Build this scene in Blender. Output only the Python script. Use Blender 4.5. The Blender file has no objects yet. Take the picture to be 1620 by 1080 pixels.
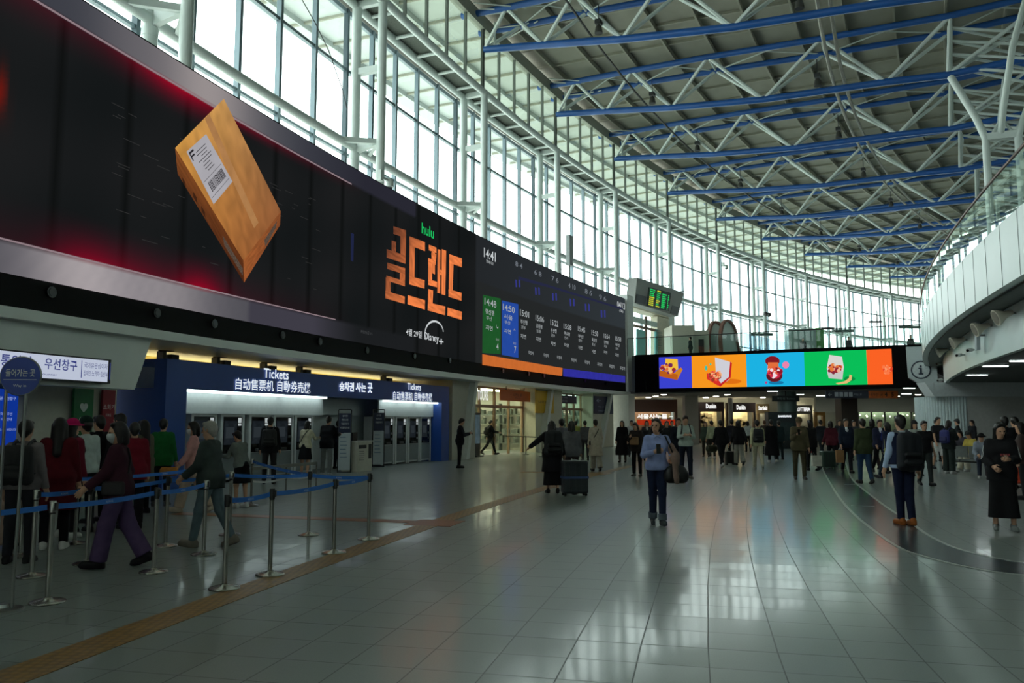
import bpy, math, random
import numpy as np
from mathutils import Vector, Matrix
SC = bpy.context.scene
COL = SC.collection
random.seed(7)
# ------------------------------------------------------------------ camera, sky, exposure
F_PIX, PITCH, EYE = 1260.0, math.atan(127/1260), 1.65
cam_data = bpy.data.cameras.new('camera')
cam_data.sensor_width = 36.0
cam_data.lens = 36.0*F_PIX/1620.0
cam_data.clip_start, cam_data.clip_end = 0.1, 600.0
cam = bpy.data.objects.new('camera', cam_data); COL.objects.link(cam)
cam.location = (0, 0, EYE); cam.rotation_euler = (math.pi/2+PITCH, 0, 0)
SC.camera = cam
EXPO = -0.62
VS = SC.view_settings
VS.view_transform = 'Standard'; VS.look = 'None'; VS.gamma = 1.0; VS.exposure = EXPO
VS.use_curve_mapping = False
SC.cycles.max_bounces = 7; SC.cycles.diffuse_bounces = 4; SC.cycles.glossy_bounces = 4
SC.cycles.transmission_bounces = 4; SC.cycles.transparent_max_bounces = 16
SC.cycles.sample_clamp_indirect = 6.0
world = bpy.data.worlds.new('overcast_sky'); SC.world = world; world.use_nodes = True
SKY_STRENGTH = 9.0
def _world():
    nt = world.node_tree; bg = nt.nodes['Background']
    tc = nt.nodes.new('ShaderNodeTexCoord'); sp = nt.nodes.new('ShaderNodeSeparateXYZ')
    rp = nt.nodes.new('ShaderNodeValToRGB')
    nt.links.new(tc.outputs['Generated'], sp.inputs[0]); nt.links.new(sp.outputs['Z'], rp.inputs[0])
    e = rp.color_ramp.elements
    e[0].position, e[0].color = 0.0, (0.84, 0.90, 0.88, 1)
    e[1].position, e[1].color = 0.6, (0.94, 1.0, 0.985, 1)
    nt.links.new(rp.outputs[0], bg.inputs['Color']); bg.inputs['Strength'].default_value = SKY_STRENGTH
_world()
# ------------------------------------------------------------------ where things are: the hall is an arc about one centre
CX, CY = 153.442, -29.818
def er(th): a = math.radians(th); return Vector((math.cos(a), math.sin(a), 0))
def et(th): a = math.radians(th); return Vector((math.sin(a), -math.cos(a), 0))
def PT(r, th, z=0.0): e = er(th); return Vector((CX+r*e.x, CY+r*e.y, z))
_c, _s = math.cos(PITCH), math.sin(PITCH)
def ray(u, v):
    xc, yc = (u-810)/F_PIX, (540-v)/F_PIX
    return Vector((xc, _c-yc*_s, _s+yc*_c))
def gnd(u, v, z=0.0):
    d = ray(u, v); t = (z-EYE)/d.z; return Vector((d.x*t, d.y*t, z))
def at_d(u, d, z=0.0):
    """the point at forward distance d in the direction of column u"""
    q = ray(u, 667); return Vector((q.x/q.y*d, d, z))
def hgt(v, d): return EYE+(667-v)/F_PIX*d
def cyl(u, v, r):
    """angle and height where the sight line meets the arc of radius r"""
    d = ray(u, v); a = d.x*d.x+d.y*d.y; b = -2*(d.x*CX+d.y*CY); c = CX*CX+CY*CY-r*r
    q = math.sqrt(max(0.0, b*b-4*a*c))
    if c > 0: t = (-b-q)/(2*a)
    else: t = (-b+q)/(2*a)
    P = d*t; return math.degrees(math.atan2(P.y-CY, P.x-CX)), P.z+EYE
def cylL(u, v, r=168.2):
    """left wall: r larger than the camera's own radius"""
    d = ray(u, v); a = d.x*d.x+d.y*d.y; b = -2*(d.x*CX+d.y*CY); c = CX*CX+CY*CY-r*r
    t = (-b-math.sqrt(b*b-4*a*c))/(2*a)
    if t < 0: t = (-b+math.sqrt(b*b-4*a*c))/(2*a)
    P = d*t; return math.degrees(math.atan2(P.y-CY, P.x-CX)), P.z+EYE
# ------------------------------------------------------------------ materials
def lin(c): return tuple(((x/255)/12.92 if x/255 <= .04045 else ((x/255+.055)/1.055)**2.4) for x in c)
_M = {}
def mat(rgb, rough=.5, metal=0.0, var=.12, scale=9.0, spec=.5, bump=0.0, name=None, stretch=None):
    """painted / cloth / metal surface: principled with a little procedural variation. rgb is 0..255 sRGB albedo"""
    key = ('m', tuple(rgb), rough, metal, var, scale, spec, bump, stretch)
    if key in _M: return _M[key]
    m = bpy.data.materials.new(name or 'surface'); m.use_nodes = True
    nt = m.node_tree; b = nt.nodes['Principled BSDF']; c = lin(rgb)
    b.inputs['Roughness'].default_value = rough; b.inputs['Metallic'].default_value = metal
    b.inputs['Specular IOR Level'].default_value = spec
    tc = nt.nodes.new('ShaderNodeTexCoord'); n = nt.nodes.new('ShaderNodeTexNoise')
    n.inputs['Scale'].default_value = scale; n.inputs['Detail'].default_value = 4
    if stretch:
        mp = nt.nodes.new('ShaderNodeMapping'); mp.inputs['Scale'].default_value = stretch
        nt.links.new(tc.outputs['Object'], mp.inputs[0]); nt.links.new(mp.outputs[0], n.inputs['Vector'])
    else: nt.links.new(tc.outputs['Object'], n.inputs['Vector'])
    r = nt.nodes.new('ShaderNodeValToRGB'); nt.links.new(n.outputs['Fac'], r.inputs[0])
    e = r.color_ramp.elements; e[0].position = .3; e[1].position = .7
    e[0].color = (*[x*(1-var) for x in c], 1); e[1].color = (*[min(1, x*(1+var)) for x in c], 1)
    nt.links.new(r.outputs[0], b.inputs['Base Color'])
    if bump:
        bp = nt.nodes.new('ShaderNodeBump'); bp.inputs['Strength'].default_value = bump
        nt.links.new(n.outputs['Fac'], bp.inputs['Height']); nt.links.new(bp.outputs[0], b.inputs['Normal'])
    _M[key] = m; return m
def glow(rgb, k=1.0, name='light', noise=0.0, nscale=3.0):
    """a surface that gives off light and shows as rgb at the scene's exposure (lamps and screens)"""
    key = ('g', tuple(rgb), k, noise, nscale)
    if key in _M: return _M[key]
    m = bpy.data.materials.new(name); m.use_nodes = True; nt = m.node_tree
    nt.nodes.remove(nt.nodes['Principled BSDF']); e = nt.nodes.new('ShaderNodeEmission')
    c = lin(rgb); e.inputs['Color'].default_value = (*c, 1)
    e.inputs['Strength'].default_value = k*2**(-EXPO)
    nt.links.new(e.outputs[0], nt.nodes['Material Output'].inputs[0])
    if noise:
        tc = nt.nodes.new('ShaderNodeTexCoord'); n = nt.nodes.new('ShaderNodeTexNoise')
        n.inputs['Scale'].default_value = nscale; n.inputs['Detail'].default_value = 5
        nt.links.new(tc.outputs['Object'], n.inputs['Vector'])
        r = nt.nodes.new('ShaderNodeValToRGB'); nt.links.new(n.outputs['Fac'], r.inputs[0])
        q = r.color_ramp.elements; q[0].position = .3; q[1].position = .7
        q[0].color = (*[x*(1-noise) for x in c], 1); q[1].color = (*[x*(1+noise) for x in c], 1)
        nt.links.new(r.outputs[0], e.inputs['Color'])
    _M[key] = m; return m
def glow_attr():
    """an LED picture: its colours are stored per vertex as the picture shown on the panel"""
    if 'ga' in _M: return _M['ga']
    m = bpy.data.materials.new('led_picture'); m.use_nodes = True; nt = m.node_tree
    nt.nodes.remove(nt.nodes['Principled BSDF']); e = nt.nodes.new('ShaderNodeEmission')
    a = nt.nodes.new('ShaderNodeAttribute'); a.attribute_name = 'picture'
    nt.links.new(a.outputs['Color'], e.inputs['Color']); e.inputs['Strength'].default_value = 2**(-EXPO)
    nt.links.new(e.outputs[0], nt.nodes['Material Output'].inputs[0])
    _M['ga'] = m; return m
def glass(tint=(228, 242, 238), refl=1.0, rough=0.02):
    key = ('gl', tint, refl, rough)
    if key in _M: return _M[key]
    m = bpy.data.materials.new('glass'); m.use_nodes = True; nt = m.node_tree
    nt.nodes.remove(nt.nodes['Principled BSDF'])
    t = nt.nodes.new('ShaderNodeBsdfTransparent'); t.inputs[0].default_value = (*lin(tint), 1)
    g = nt.nodes.new('ShaderNodeBsdfGlossy'); g.inputs['Roughness'].default_value = rough
    g.inputs['Color'].default_value = (.9, .96, .95, 1)
    f = nt.nodes.new('ShaderNodeFresnel'); f.inputs[0].default_value = 1.5
    n = nt.nodes.new('ShaderNodeTexNoise'); n.inputs['Scale'].default_value = 1.5
    mm = nt.nodes.new('ShaderNodeMath'); mm.operation = 'MULTIPLY_ADD'; mm.inputs[1].default_value = .1; mm.inputs[2].default_value = .95*refl
    nt.links.new(n.outputs['Fac'], mm.inputs[0])
    mu = nt.nodes.new('ShaderNodeMath'); mu.operation = 'MULTIPLY'; mu.use_clamp = True
    nt.links.new(f.outputs[0], mu.inputs[0]); nt.links.new(mm.outputs[0], mu.inputs[1])
    x = nt.nodes.new('ShaderNodeMixShader'); nt.links.new(mu.outputs[0], x.inputs[0])
    nt.links.new(t.outputs[0], x.inputs[1]); nt.links.new(g.outputs[0], x.inputs[2])
    nt.links.new(x.outputs[0], nt.nodes['Material Output'].inputs[0])
    _M[key] = m; return m
# ------------------------------------------------------------------ mesh building
def tag(o, label=None, cat=None, group=None, kind=None):
    if label: o['label'] = label
    if cat: o['category'] = cat
    if group: o['group'] = group
    if kind: o['kind'] = kind
    return o
ORG = {}
def thing(name, base, label, cat, group=None, kind=None, rot=0.0):
    o = bpy.data.objects.new(name, None); COL.objects.link(o)
    o.empty_display_size = .2
    o.location = base; o.rotation_euler = (0, 0, rot); ORG[o.name] = Vector(base)
    return tag(o, label, cat, group, kind)
class MB:
    def __init__(s): s.v = []; s.f = []; s.m = []; s.col = None
    def add(s, vs, fs, mi=0):
        n = len(s.v); s.v += [tuple(x) for x in vs]
        s.f += [tuple(i+n for i in f) for f in fs]; s.m += [mi]*len(fs); return s
    def obox(s, c, ax, ay, az, mi=0):
        """box about centre c with half-axis vectors"""
        c, ax, ay, az = map(Vector, (c, ax, ay, az)); vs = []
        for i in (-1, 1):
            for j in (-1, 1):
                for k in (-1, 1): vs.append(c+ax*i+ay*j+az*k)
        return s.add(vs, [(0, 1, 3, 2), (4, 6, 7, 5), (0, 4, 5, 1), (2, 3, 7, 6), (0, 2, 6, 4), (1, 5, 7, 3)], mi)
    def box(s, x0, x1, y0, y1, z0, z1, mi=0):
        return s.obox(((x0+x1)/2, (y0+y1)/2, (z0+z1)/2), ((x1-x0)/2, 0, 0), (0, (y1-y0)/2, 0), (0, 0, (z1-z0)/2), mi)
    def fbox(s, o, X, Y, x0, x1, y0, y1, z0, z1, mi=0):
        """box in the frame (o, X, Y, up)"""
        o, X, Y = Vector(o), Vector(X), Vector(Y)
        return s.obox(o+X*((x0+x1)/2)+Y*((y0+y1)/2)+Vector((0, 0, (z0+z1)/2)), X*((x1-x0)/2), Y*((y1-y0)/2), (0, 0, (z1-z0)/2), mi)
    def bar(s, p, q, w, h, mi=0, up=(0, 0, 1)):
        p, q = Vector(p), Vector(q); d = q-p; L = d.length
        if L < 1e-6: return s
        d.normalize(); x = d.cross(Vector(up))
        if x.length < 1e-4: x = d.cross(Vector((1, 0, 0)))
        x.normalize(); y = x.cross(d)
        return s.obox((p+q)/2, d*(L/2), x*(w/2), y*(h/2), mi)
    def path(s, pts, r, n=8, mi=0, cap=True, radii=None):
        pts = [Vector(p) for p in pts]; rings = []; prev = None
        for i, p in enumerate(pts):
            d = (pts[min(i+1, len(pts)-1)]-pts[max(i-1, 0)]).normalized()
            if prev is None:
                x = d.cross(Vector((0, 0, 1)))
                if x.length < 1e-3: x = Vector((1, 0, 0))
                x.normalize()
            else:
                x = prev-d*prev.dot(d); x.normalize()
            prev = x; y = d.cross(x); rr = radii[i] if radii else r
            rings.append([p+(x*math.cos(2*math.pi*k/n)+y*math.sin(2*math.pi*k/n))*rr for k in range(n)])
        vs = [q for g in rings for q in g]; fs = []
        for i in range(len(pts)-1):
            for k in range(n): fs.append((i*n+k, i*n+(k+1) % n, (i+1)*n+(k+1) % n, (i+1)*n+k))
        if cap: fs += [tuple(range(n))[::-1], tuple((len(pts)-1)*n+k for k in range(n))]
        return s.add(vs, fs, mi)
    def tube(s, p, q, r, n=10, mi=0): return s.path([p, q], r, n, mi)
    def arc(s, r, z, th0, th1, rad, step=.5, n=8, mi=0):
        k = max(1, int(abs(th1-th0)/step)); return s.path([PT(r, th0+(th1-th0)*i/k, z) for i in range(k+1)], rad, n, mi)
    def pbox(s, r0, r1, th0, th1, z0, z1, step=.5, mi=0):
        """slab that follows the arc"""
        k = max(1, int(math.ceil(abs(th1-th0)/step))); vs = []; fs = []
        for i in range(k+1):
            t = th0+(th1-th0)*i/k
            vs += [PT(r0, t, z0), PT(r1, t, z0), PT(r1, t, z1), PT(r0, t, z1)]
        for i in range(k):
            a, b = i*4, i*4+4
            for j in range(4): fs.append((a+j, a+(j+1) % 4, b+(j+1) % 4, b+j))
        fs += [(3, 2, 1, 0), (k*4, k*4+1, k*4+2, k*4+3)]
        return s.add(vs, fs, mi)
    def prism(s, poly, o, X, Y, D, mi=0):
        """polygon (2D) in the plane o + X,Y, pushed along vector D"""
        o, X, Y, D = map(Vector, (o, X, Y, D)); n = len(poly)
        a = [o+X*p[0]+Y*p[1] for p in poly]; vs = a+[p+D for p in a]
        fs = [tuple(range(n)), tuple(range(2*n-1, n-1, -1))]
        fs += [(i, n+i, n+(i+1) % n, (i+1) % n) for i in range(n)]
        return s.add(vs, fs, mi)
    def lathe(s, prof, o=(0, 0, 0), n=20, mi=0, sx=1.0, sy=1.0):
        o = Vector(o); vs = []; fs = []
        for r, z in prof: vs += [o+Vector((r*math.cos(2*math.pi*k/n)*sx, r*math.sin(2*math.pi*k/n)*sy, z)) for k in range(n)]
        for i in range(len(prof)-1):
            for k in range(n): fs.append((i*n+k, i*n+(k+1) % n, (i+1)*n+(k+1) % n, (i+1)*n+k))
        fs += [tuple(range(n))[::-1], tuple((len(prof)-1)*n+k for k in range(n))]
        return s.add(vs, fs, mi)
    def ball(s, c, rx, ry=None, rz=None, n=12, mi=0):
        ry = ry or rx; rz = rz or rx; c = Vector(c); vs = []; fs = []; h = n//2
        for i in range(1, h):
            a = math.pi*i/h
            vs += [c+Vector((rx*math.sin(a)*math.cos(2*math.pi*k/n), ry*math.sin(a)*math.sin(2*math.pi*k/n), rz*math.cos(a))) for k in range(n)]
        vs += [c+Vector((0, 0, rz)), c-Vector((0, 0, rz))]; t, b = len(vs)-2, len(vs)-1
        for i in range(h-2):
            for k in range(n): fs.append((i*n+k, (i+1)*n+k, (i+1)*n+(k+1) % n, i*n+(k+1) % n))
        for k in range(n): fs.append((t, k, (k+1) % n)); fs.append((b, (h-2)*n+(k+1) % n, (h-2)*n+k))
        return s.add(vs, fs, mi)
    def obj(s, name, mats, parent=None, smooth=False, base=None, colors=None):
        if not isinstance(mats, (list, tuple)): mats = [mats]
        org = ORG[parent.name] if parent is not None else Vector(base if base is not None else (0, 0, 0))
        me = bpy.data.meshes.new(name)
        me.from_pydata([(v[0]-org.x, v[1]-org.y, v[2]-org.z) for v in s.v], [], s.f)
        for m in mats: me.materials.append(m)
        if len(mats) > 1: me.polygons.foreach_set('material_index', s.m)
        if smooth: me.polygons.foreach_set('use_smooth', [True]*len(s.f))
        if colors is not None:
            a = me.color_attributes.new('picture', 'FLOAT_COLOR', 'POINT')
            a.data.foreach_set('color', np.array([(*c, 1.0) for c in colors], dtype=np.float32).ravel())
        me.update()
        if smooth:
            try: me.set_sharp_from_angle(angle=math.radians(40))
            except Exception: pass
        o = bpy.data.objects.new(name, me); COL.objects.link(o)
        if parent is not None: o.parent = parent
        else: o.location = org
        ORG[o.name] = org
        return o
def struct(o, label, cat): return tag(o, label, cat, None, 'structure')
_T = {}
def text_mesh(body, bold=0.0, res=3):
    """2D outline triangles of a piece of writing, height 1 per line, centred; as (verts, faces)"""
    key = (body, bold, res)
    if key in _T: return _T[key]
    c = bpy.data.curves.new('writing', 'FONT'); c.body = body; c.align_x = 'CENTER'; c.align_y = 'CENTER'
    c.resolution_u = res; c.offset = bold
    o = bpy.data.objects.new('writing', c); COL.objects.link(o)
    bpy.context.view_layer.update()
    me = bpy.data.meshes.new_from_object(o)
    vs = [(v.co.x, v.co.y) for v in me.vertices]; fs = [tuple(p.vertices) for p in me.polygons]
    bpy.data.objects.remove(o); bpy.data.curves.remove(c); bpy.data.meshes.remove(me)
    if vs:
        xs = [v[0] for v in vs]; ys = [v[1] for v in vs]
        cx, cy = (min(xs)+max(xs))/2, (min(ys)+max(ys))/2
        vs = [(x-cx, y-cy) for x, y in vs]; w, h = max(xs)-min(xs), max(ys)-min(ys)
    else: w = h = 1
    _T[key] = (vs, fs, w, h); return _T[key]
def write(mb, body, mapf, w=None, h=None, bold=0.0, mi=0, cx=0.0, cy=0.0, res=3):
    """put writing into mb; mapf turns (x, y) in metres on the sign into a world point; sized to width w and / or height h"""
    vs, fs, tw, th = text_mesh(body, bold, res)
    sx = w/tw if w else h/th; sy = h/th if h else sx
    mb.add([mapf(cx+x*sx, cy+y*sy) for x, y in vs], fs, mi); return mb
def flat_map(o, X, Y=(0, 0, 1)):
    o, X, Y = Vector(o), Vector(X), Vector(Y)
    return lambda x, y: o+X*x+Y*y
# ------------------------------------------------------------------ people: signed-distance bodies turned into one skin
def surface_nets(D, lo, h):
    S = D < 0
    nx, ny, nz = D.shape
    cs = np.zeros((nx-1, ny-1, nz-1), np.int8)
    for i in (0, 1):
        for j in (0, 1):
            for k in (0, 1): cs += S[i:nx-1+i, j:ny-1+j, k:nz-1+k]
    act = (cs > 0) & (cs < 8)
    I = np.argwhere(act)
    if not len(I): return np.zeros((0, 3)), np.zeros((0, 4), int)
    idx = -np.ones(act.shape, np.int64); idx[act] = np.arange(len(I))
    P = np.zeros((len(I), 3)); N = np.zeros(len(I))
    cor = np.array([(i, j, k) for i in (0, 1) for j in (0, 1) for k in (0, 1)])
    val = np.stack([D[I[:, 0]+c[0], I[:, 1]+c[1], I[:, 2]+c[2]] for c in cor], 1)
    for a in range(8):
        for b in range(a+1, 8):
            if np.abs(cor[a]-cor[b]).sum() != 1: continue
            va, vb = val[:, a], val[:, b]; m = (va < 0) != (vb < 0)
            t = np.where(m, va/np.where(m, va-vb, 1), 0)
            P += np.where(m[:, None], cor[a]+(cor[b]-cor[a])*t[:, None], 0); N += m
    V = (I+P/N[:, None])*h+lo
    Q = []
    for ax in range(3):
        s0 = [slice(None)]*3; s1 = [slice(None)]*3
        s0[ax] = slice(0, -1); s1[ax] = slice(1, None)
        A, B = S[tuple(s0)], S[tuple(s1)]
        E = np.argwhere(A != B)
        o1, o2 = [(1, 2), (2, 0), (0, 1)][ax]
        E = E[(E[:, o1] > 0) & (E[:, o2] > 0) & (E[:, o1] < D.shape[o1]-1) & (E[:, o2] < D.shape[o2]-1)]
        if not len(E): continue
        d1 = np.zeros(3, int); d1[o1] = 1; d2 = np.zeros(3, int); d2[o2] = 1
        c = [E-d1-d2, E-d2, E, E-d1]
        q = np.stack([idx[x[:, 0], x[:, 1], x[:, 2]] for x in c], 1)
        fl = ~A[E[:, 0], E[:, 1], E[:, 2]]
        q[fl] = q[fl][:, ::-1]
        Q.append(q)
    Q = np.concatenate(Q); return V, Q[(Q >= 0).all(1)]
class Sdf:
    def __init__(s): s.p = []
    def cap(s, a, b, r1, r2=None, k=.03, cut0=False, cut1=False, sq=None, sub=False):
        s.p.append((np.array(a, float), np.array(b, float), r1, r1 if r2 is None else r2, k, cut0, cut1, sq, sub)); return s
    def ball(s, a, r, k=.03, sq=None, sub=False): return s.cap(a, a, r, r, k, sq=sq, sub=sub)
    def mesh(s, h, planes=()):
        """planes: (point, normal) pairs that cut the result (keep the side the normal points away from)"""
        lo = np.min([np.minimum(p[0], p[1])-max(p[2], p[3])*1.6 for p in s.p], 0)-3*h
        hi = np.max([np.maximum(p[0], p[1])+max(p[2], p[3])*1.6 for p in s.p], 0)+3*h
        n = np.ceil((hi-lo)/h).astype(int)+1
        D = np.full(n, .5, np.float32)
        for a, b, r1, r2, k, c0, c1, sq, sub in s.p:
            m = max(r1, r2)*1.6+k+3*h
            i0 = np.maximum(((np.minimum(a, b)-m-lo)/h).astype(int), 0); i1 = np.minimum(((np.maximum(a, b)+m-lo)/h).astype(int)+2, n)
            g = [lo[q]+h*np.arange(i0[q], i1[q]) for q in range(3)]
            X, Y, Z = np.meshgrid(*g, indexing='ij', sparse=True)
            if sq is None: px, py, pz = X-a[0], Y-a[1], Z-a[2]
            else: px, py, pz = (X-a[0])/sq[0], (Y-a[1])/sq[1], (Z-a[2])/sq[2]
            ab = (b-a) if sq is None else (b-a)/np.array(sq)
            L2 = float(ab@ab)
            if L2 > 1e-9:
                t0 = (px*ab[0]+py*ab[1]+pz*ab[2])/L2; t = np.clip(t0, 0, 1)
                d = np.sqrt((px-t*ab[0])**2+(py-t*ab[1])**2+(pz-t*ab[2])**2)-(r1+(r2-r1)*t)
                L = math.sqrt(L2)
                if c0: d = np.maximum(d, -t0*L)
                if c1: d = np.maximum(d, (t0-1)*L)
            else: d = np.sqrt(px*px+py*py+pz*pz)-r1
            sl = tuple(slice(i0[q], i1[q]) for q in range(3)); o = D[sl]
            if sub: D[sl] = np.maximum(o, -d)
            else:
                hh = np.clip(.5+.5*(o-d)/k, 0, 1)
                D[sl] = o*(1-hh)+d*hh-k*hh*(1-hh)
        for p, nrm in planes:
            X, Y, Z = np.meshgrid(*[lo[q]+h*np.arange(n[q]) for q in range(3)], indexing='ij', sparse=True)
            D = np.maximum(D, (X-p[0])*nrm[0]+(Y-p[1])*nrm[1]+(Z-p[2])*nrm[2]).astype(np.float32)
        return surface_nets(D, lo, h)
def np_obj(name, V, Q, m, parent=None, smooth=True):
    me = bpy.data.meshes.new(name)
    me.vertices.add(len(V)); me.vertices.foreach_set('co', np.asarray(V, np.float32).ravel())
    me.loops.add(len(Q)*4); me.loops.foreach_set('vertex_index', Q.ravel().astype(np.int32))
    me.polygons.add(len(Q)); me.polygons.foreach_set('loop_start', np.arange(0, len(Q)*4, 4, dtype=np.int32))
    me.update(calc_edges=True); me.validate()
    me.polygons.foreach_set('use_smooth', [smooth]*len(me.polygons))
    me.materials.append(m)
    o = bpy.data.objects.new(name, me); COL.objects.link(o)
    if parent is not None: o.parent = parent
    return o
def rx(a): c, s = math.cos(a), math.sin(a); return np.array([[1, 0, 0], [0, c, -s], [0, s, c]])
def ry(a): c, s = math.cos(a), math.sin(a); return np.array([[c, 0, s], [0, 1, 0], [-s, 0, c]])
def rz(a): c, s = math.cos(a), math.sin(a); return np.array([[c, -s, 0], [s, c, 0], [0, 0, 1]])
D2R = math.pi/180
# pose: leg (swing forward, knee bend, out), arm (forward, out, elbow, inward turn of the forearm); lean, head yaw, head nod (down +)
POSES = {
 'stand': dict(L=(0, 2, 3), R=(0, 2, 3), AL=(4, 9, 12, 0), AR=(4, 9, 12, 0), lean=1, yaw=0, nod=4),
 'ease':  dict(L=(6, 10, 4), R=(-3, 0, 3), AL=(8, 10, 25, 10), AR=(0, 9, 12, 0), lean=1, yaw=-10, nod=4),
 'walk':  dict(L=(24, 8, -1.5), R=(-20, 22, -1.5), AL=(-18, 9, 14, 0), AR=(20, 9, 22, 5), lean=4, yaw=0, nod=4),
 'walk2': dict(L=(-16, 18, -1.5), R=(20, 6, -1.5), AL=(18, 9, 22, 5), AR=(-14, 9, 14, 0), lean=3, yaw=0, nod=6),
 'step':  dict(L=(10, 4, -1.5), R=(-9, 14, -1.5), AL=(-8, 10, 16, 0), AR=(10, 10, 20, 5), lean=2, yaw=0, nod=4),
 'phone': dict(L=(2, 4, 3), R=(-2, 2, 3), AL=(4, 9, 14, 0), AR=(26, 10, 100, 25), lean=4, yaw=0, nod=26),
 'both':  dict(L=(2, 4, 3), R=(-2, 2, 3), AL=(24, 10, 85, 25), AR=(24, 10, 85, 25), lean=3, yaw=0, nod=20),
 'kiosk': dict(L=(3, 6, 4), R=(-3, 2, 4), AL=(10, 10, 40, 15), AR=(48, 8, 50, 5), lean=6, yaw=0, nod=14),
 'main':  dict(L=(14, 5, -1.5), R=(-8, 14, -1.5), AL=(6, 12, 78, 32), AR=(-2, 28, 86, 10), lean=1, yaw=24, nod=0),
 'drag':  dict(L=(12, 5, -1.5), R=(-10, 16, -1.5), AL=(8, 12, 30, 0), AR=(-14, 14, 8, 0), lean=4, yaw=0, nod=6),
 'pull':  dict(L=(3, 4, 2), R=(-4, 8, 2), AL=(6, 26, 30, 0), AR=(8, 18, 22, 0), lean=5, yaw=0, nod=10),
 'sit':   dict(L=(88, 92, 8), R=(84, 74, 6), AL=(30, 10, 55, 20), AR=(28, 10, 60, 20), lean=12, yaw=0, nod=20),
 'bend':  dict(L=(6, 8, 3), R=(2, 6, 3), AL=(44, 8, 60, 10), AR=(40, 8, 70, 10), lean=14, yaw=0, nod=24),
}
SKIN = (196, 150, 122)
def person(u, v, H=1.68, head=0, pose='stand', top=('shirt', (60, 60, 64)), legs=('trousers', (30, 32, 38)), shoe=(30, 30, 32), hair=('short', (24, 20, 18)),
           label='', cat='person', group=None, h=None, skin=SKIN, mask=None, hat=None, loc=None, fat=1.0, sleeve=1.0, face=False, z0=0.0, under=None, tie=None, pz=None, vest=None, cuff=None, collar=None):
    """one person: body skin (the thing itself) with clothes and hair as children. head: facing, degrees anticlockwise from straight away from the camera"""
    P = dict(POSES[pose]);
    if pz: P.update(pz)
    base = Vector(loc) if loc is not None else gnd(u, v)
    dist = base.length
    if h is None: h = .0095 if dist < 14 else .013 if dist < 20 else .018 if dist < 32 else .026
    s = H/1.70
    A = lambda *x: np.array(x, float)*s
    # --- skeleton
    sit = pose == 'sit'
    hipz = (.46+.09)*1.0/s if sit else .90
    Rl = {}
    low = 9
    for sd, key in ((-1, 'L'), (1, 'R')):
        sw, kn, out = P[key]
        hp = A(.09*sd, 0, hipz)
        Rt = ry(-out*D2R*sd)@rx(sw*D2R); kneep = hp+Rt@A(0, 0, -.43)
        Rs = ry(-out*D2R*sd*.3)@rx((sw-kn)*D2R); ank = kneep+Rs@A(0, 0, -.405)
        ft = (sw-kn) if not sit else 0
        Rf = rx(max(-45, min(12, ft*.75))*D2R if not sit else 0.0)@rz(-6*sd*D2R)
        heel = ank+Rf@A(0, -.045, -.062); toe = ank+Rf@A(0, .16, -.062)
        Rl[sd] = dict(hip=hp, knee=kneep, ank=ank, heel=heel, toe=toe, Rf=Rf); low = min(low, heel[2], toe[2])
    dz = .03*s-low
    if sit: dz = 0; 
    for q in Rl.values():
        for kx in ('hip', 'knee', 'ank', 'heel', 'toe'): q[kx] = q[kx]+np.array([0, 0, dz])
    if sit:
        for q in Rl.values():
            d_ = .03*s-q['heel'][2]
            for kx in ('ank', 'heel', 'toe'): q[kx] = q[kx]+np.array([0, 0, d_])
    pel = A(0, 0, hipz)+np.array([0, 0, dz])
    Rt = rx(-P['lean']*D2R)
    T = lambda x, y, z: pel+Rt@A(x, y, z-.90)          # torso points, in heights of a standing 1.70 m body
    neck, chin = T(0, -.01, 1.43), None
    Rh = rz(P['yaw']*D2R)@rx(-(P['nod']+P['lean']*.3)*D2R)
    hb = T(0, -.005, 1.475)                          # skull pivot
    Hd = lambda x, y, z: hb+Rh@A(x, y, z)
    AR = {}
    for sd, key in ((-1, 'AL'), (1, 'AR')):
        fw, out, el, tw = P[key]
        sh = T(.158*sd, -.005, 1.375)
        R1 = Rt@ry(-out*D2R*sd)@rx(fw*D2R); elb = sh+R1@A(0, 0, -.285)
        R2 = Rt@ry(-out*D2R*sd)@rz(tw*D2R*sd)@rx((fw+el)*D2R) if True else R1
        wr = elb+R2@A(0, 0, -.245)
        AR[sd] = dict(sh=sh, elb=elb, wr=wr, R=R2)
    # --- body skin
    B = Sdf(); f = fat
    B.cap(T(-.075, 0, .92), T(.075, 0, .92), .095*s*f, k=.05)
    B.cap(T(-.05, 0, 1.06), T(.05, 0, 1.06), .088*s*f, k=.06)
    B.cap(T(-.085, .01, 1.25), T(.085, .01, 1.25), .095*s*f, k=.07)
    B.cap(T(-.125, -.005, 1.37), T(.125, -.005, 1.37), .052*s, k=.06)
    B.cap(T(0, -.01, 1.38), Hd(0, .0, .02), .054*s, .05*s, k=.03)
    B.ball(Hd(0, .005, .13), .088*s, k=.03, sq=(.86, 1.06, 1.14))
    B.cap(Hd(0, .035, .05), Hd(0, .05, .028), .058*s, .042*s, k=.035)
    if face or h < .014:
        B.cap(Hd(0, .098, .115), Hd(0, .117, .085), .010*s, .014*s, k=.014)
        B.cap(Hd(-.03, .085, .135), Hd(.03, .085, .135), .012*s, k=.014)
        B.cap(Hd(-.018, .093, .048), Hd(.018, .093, .048), .009*s, k=.012)
        for q in (-1, 1):
            B.cap(Hd(.076*q, .0, .125), Hd(.078*q, -.005, .095), .014*s, .011*s, k=.01)
            B.ball(Hd(.032*q, .094, .112), .012*s, k=.008, sub=True)
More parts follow.
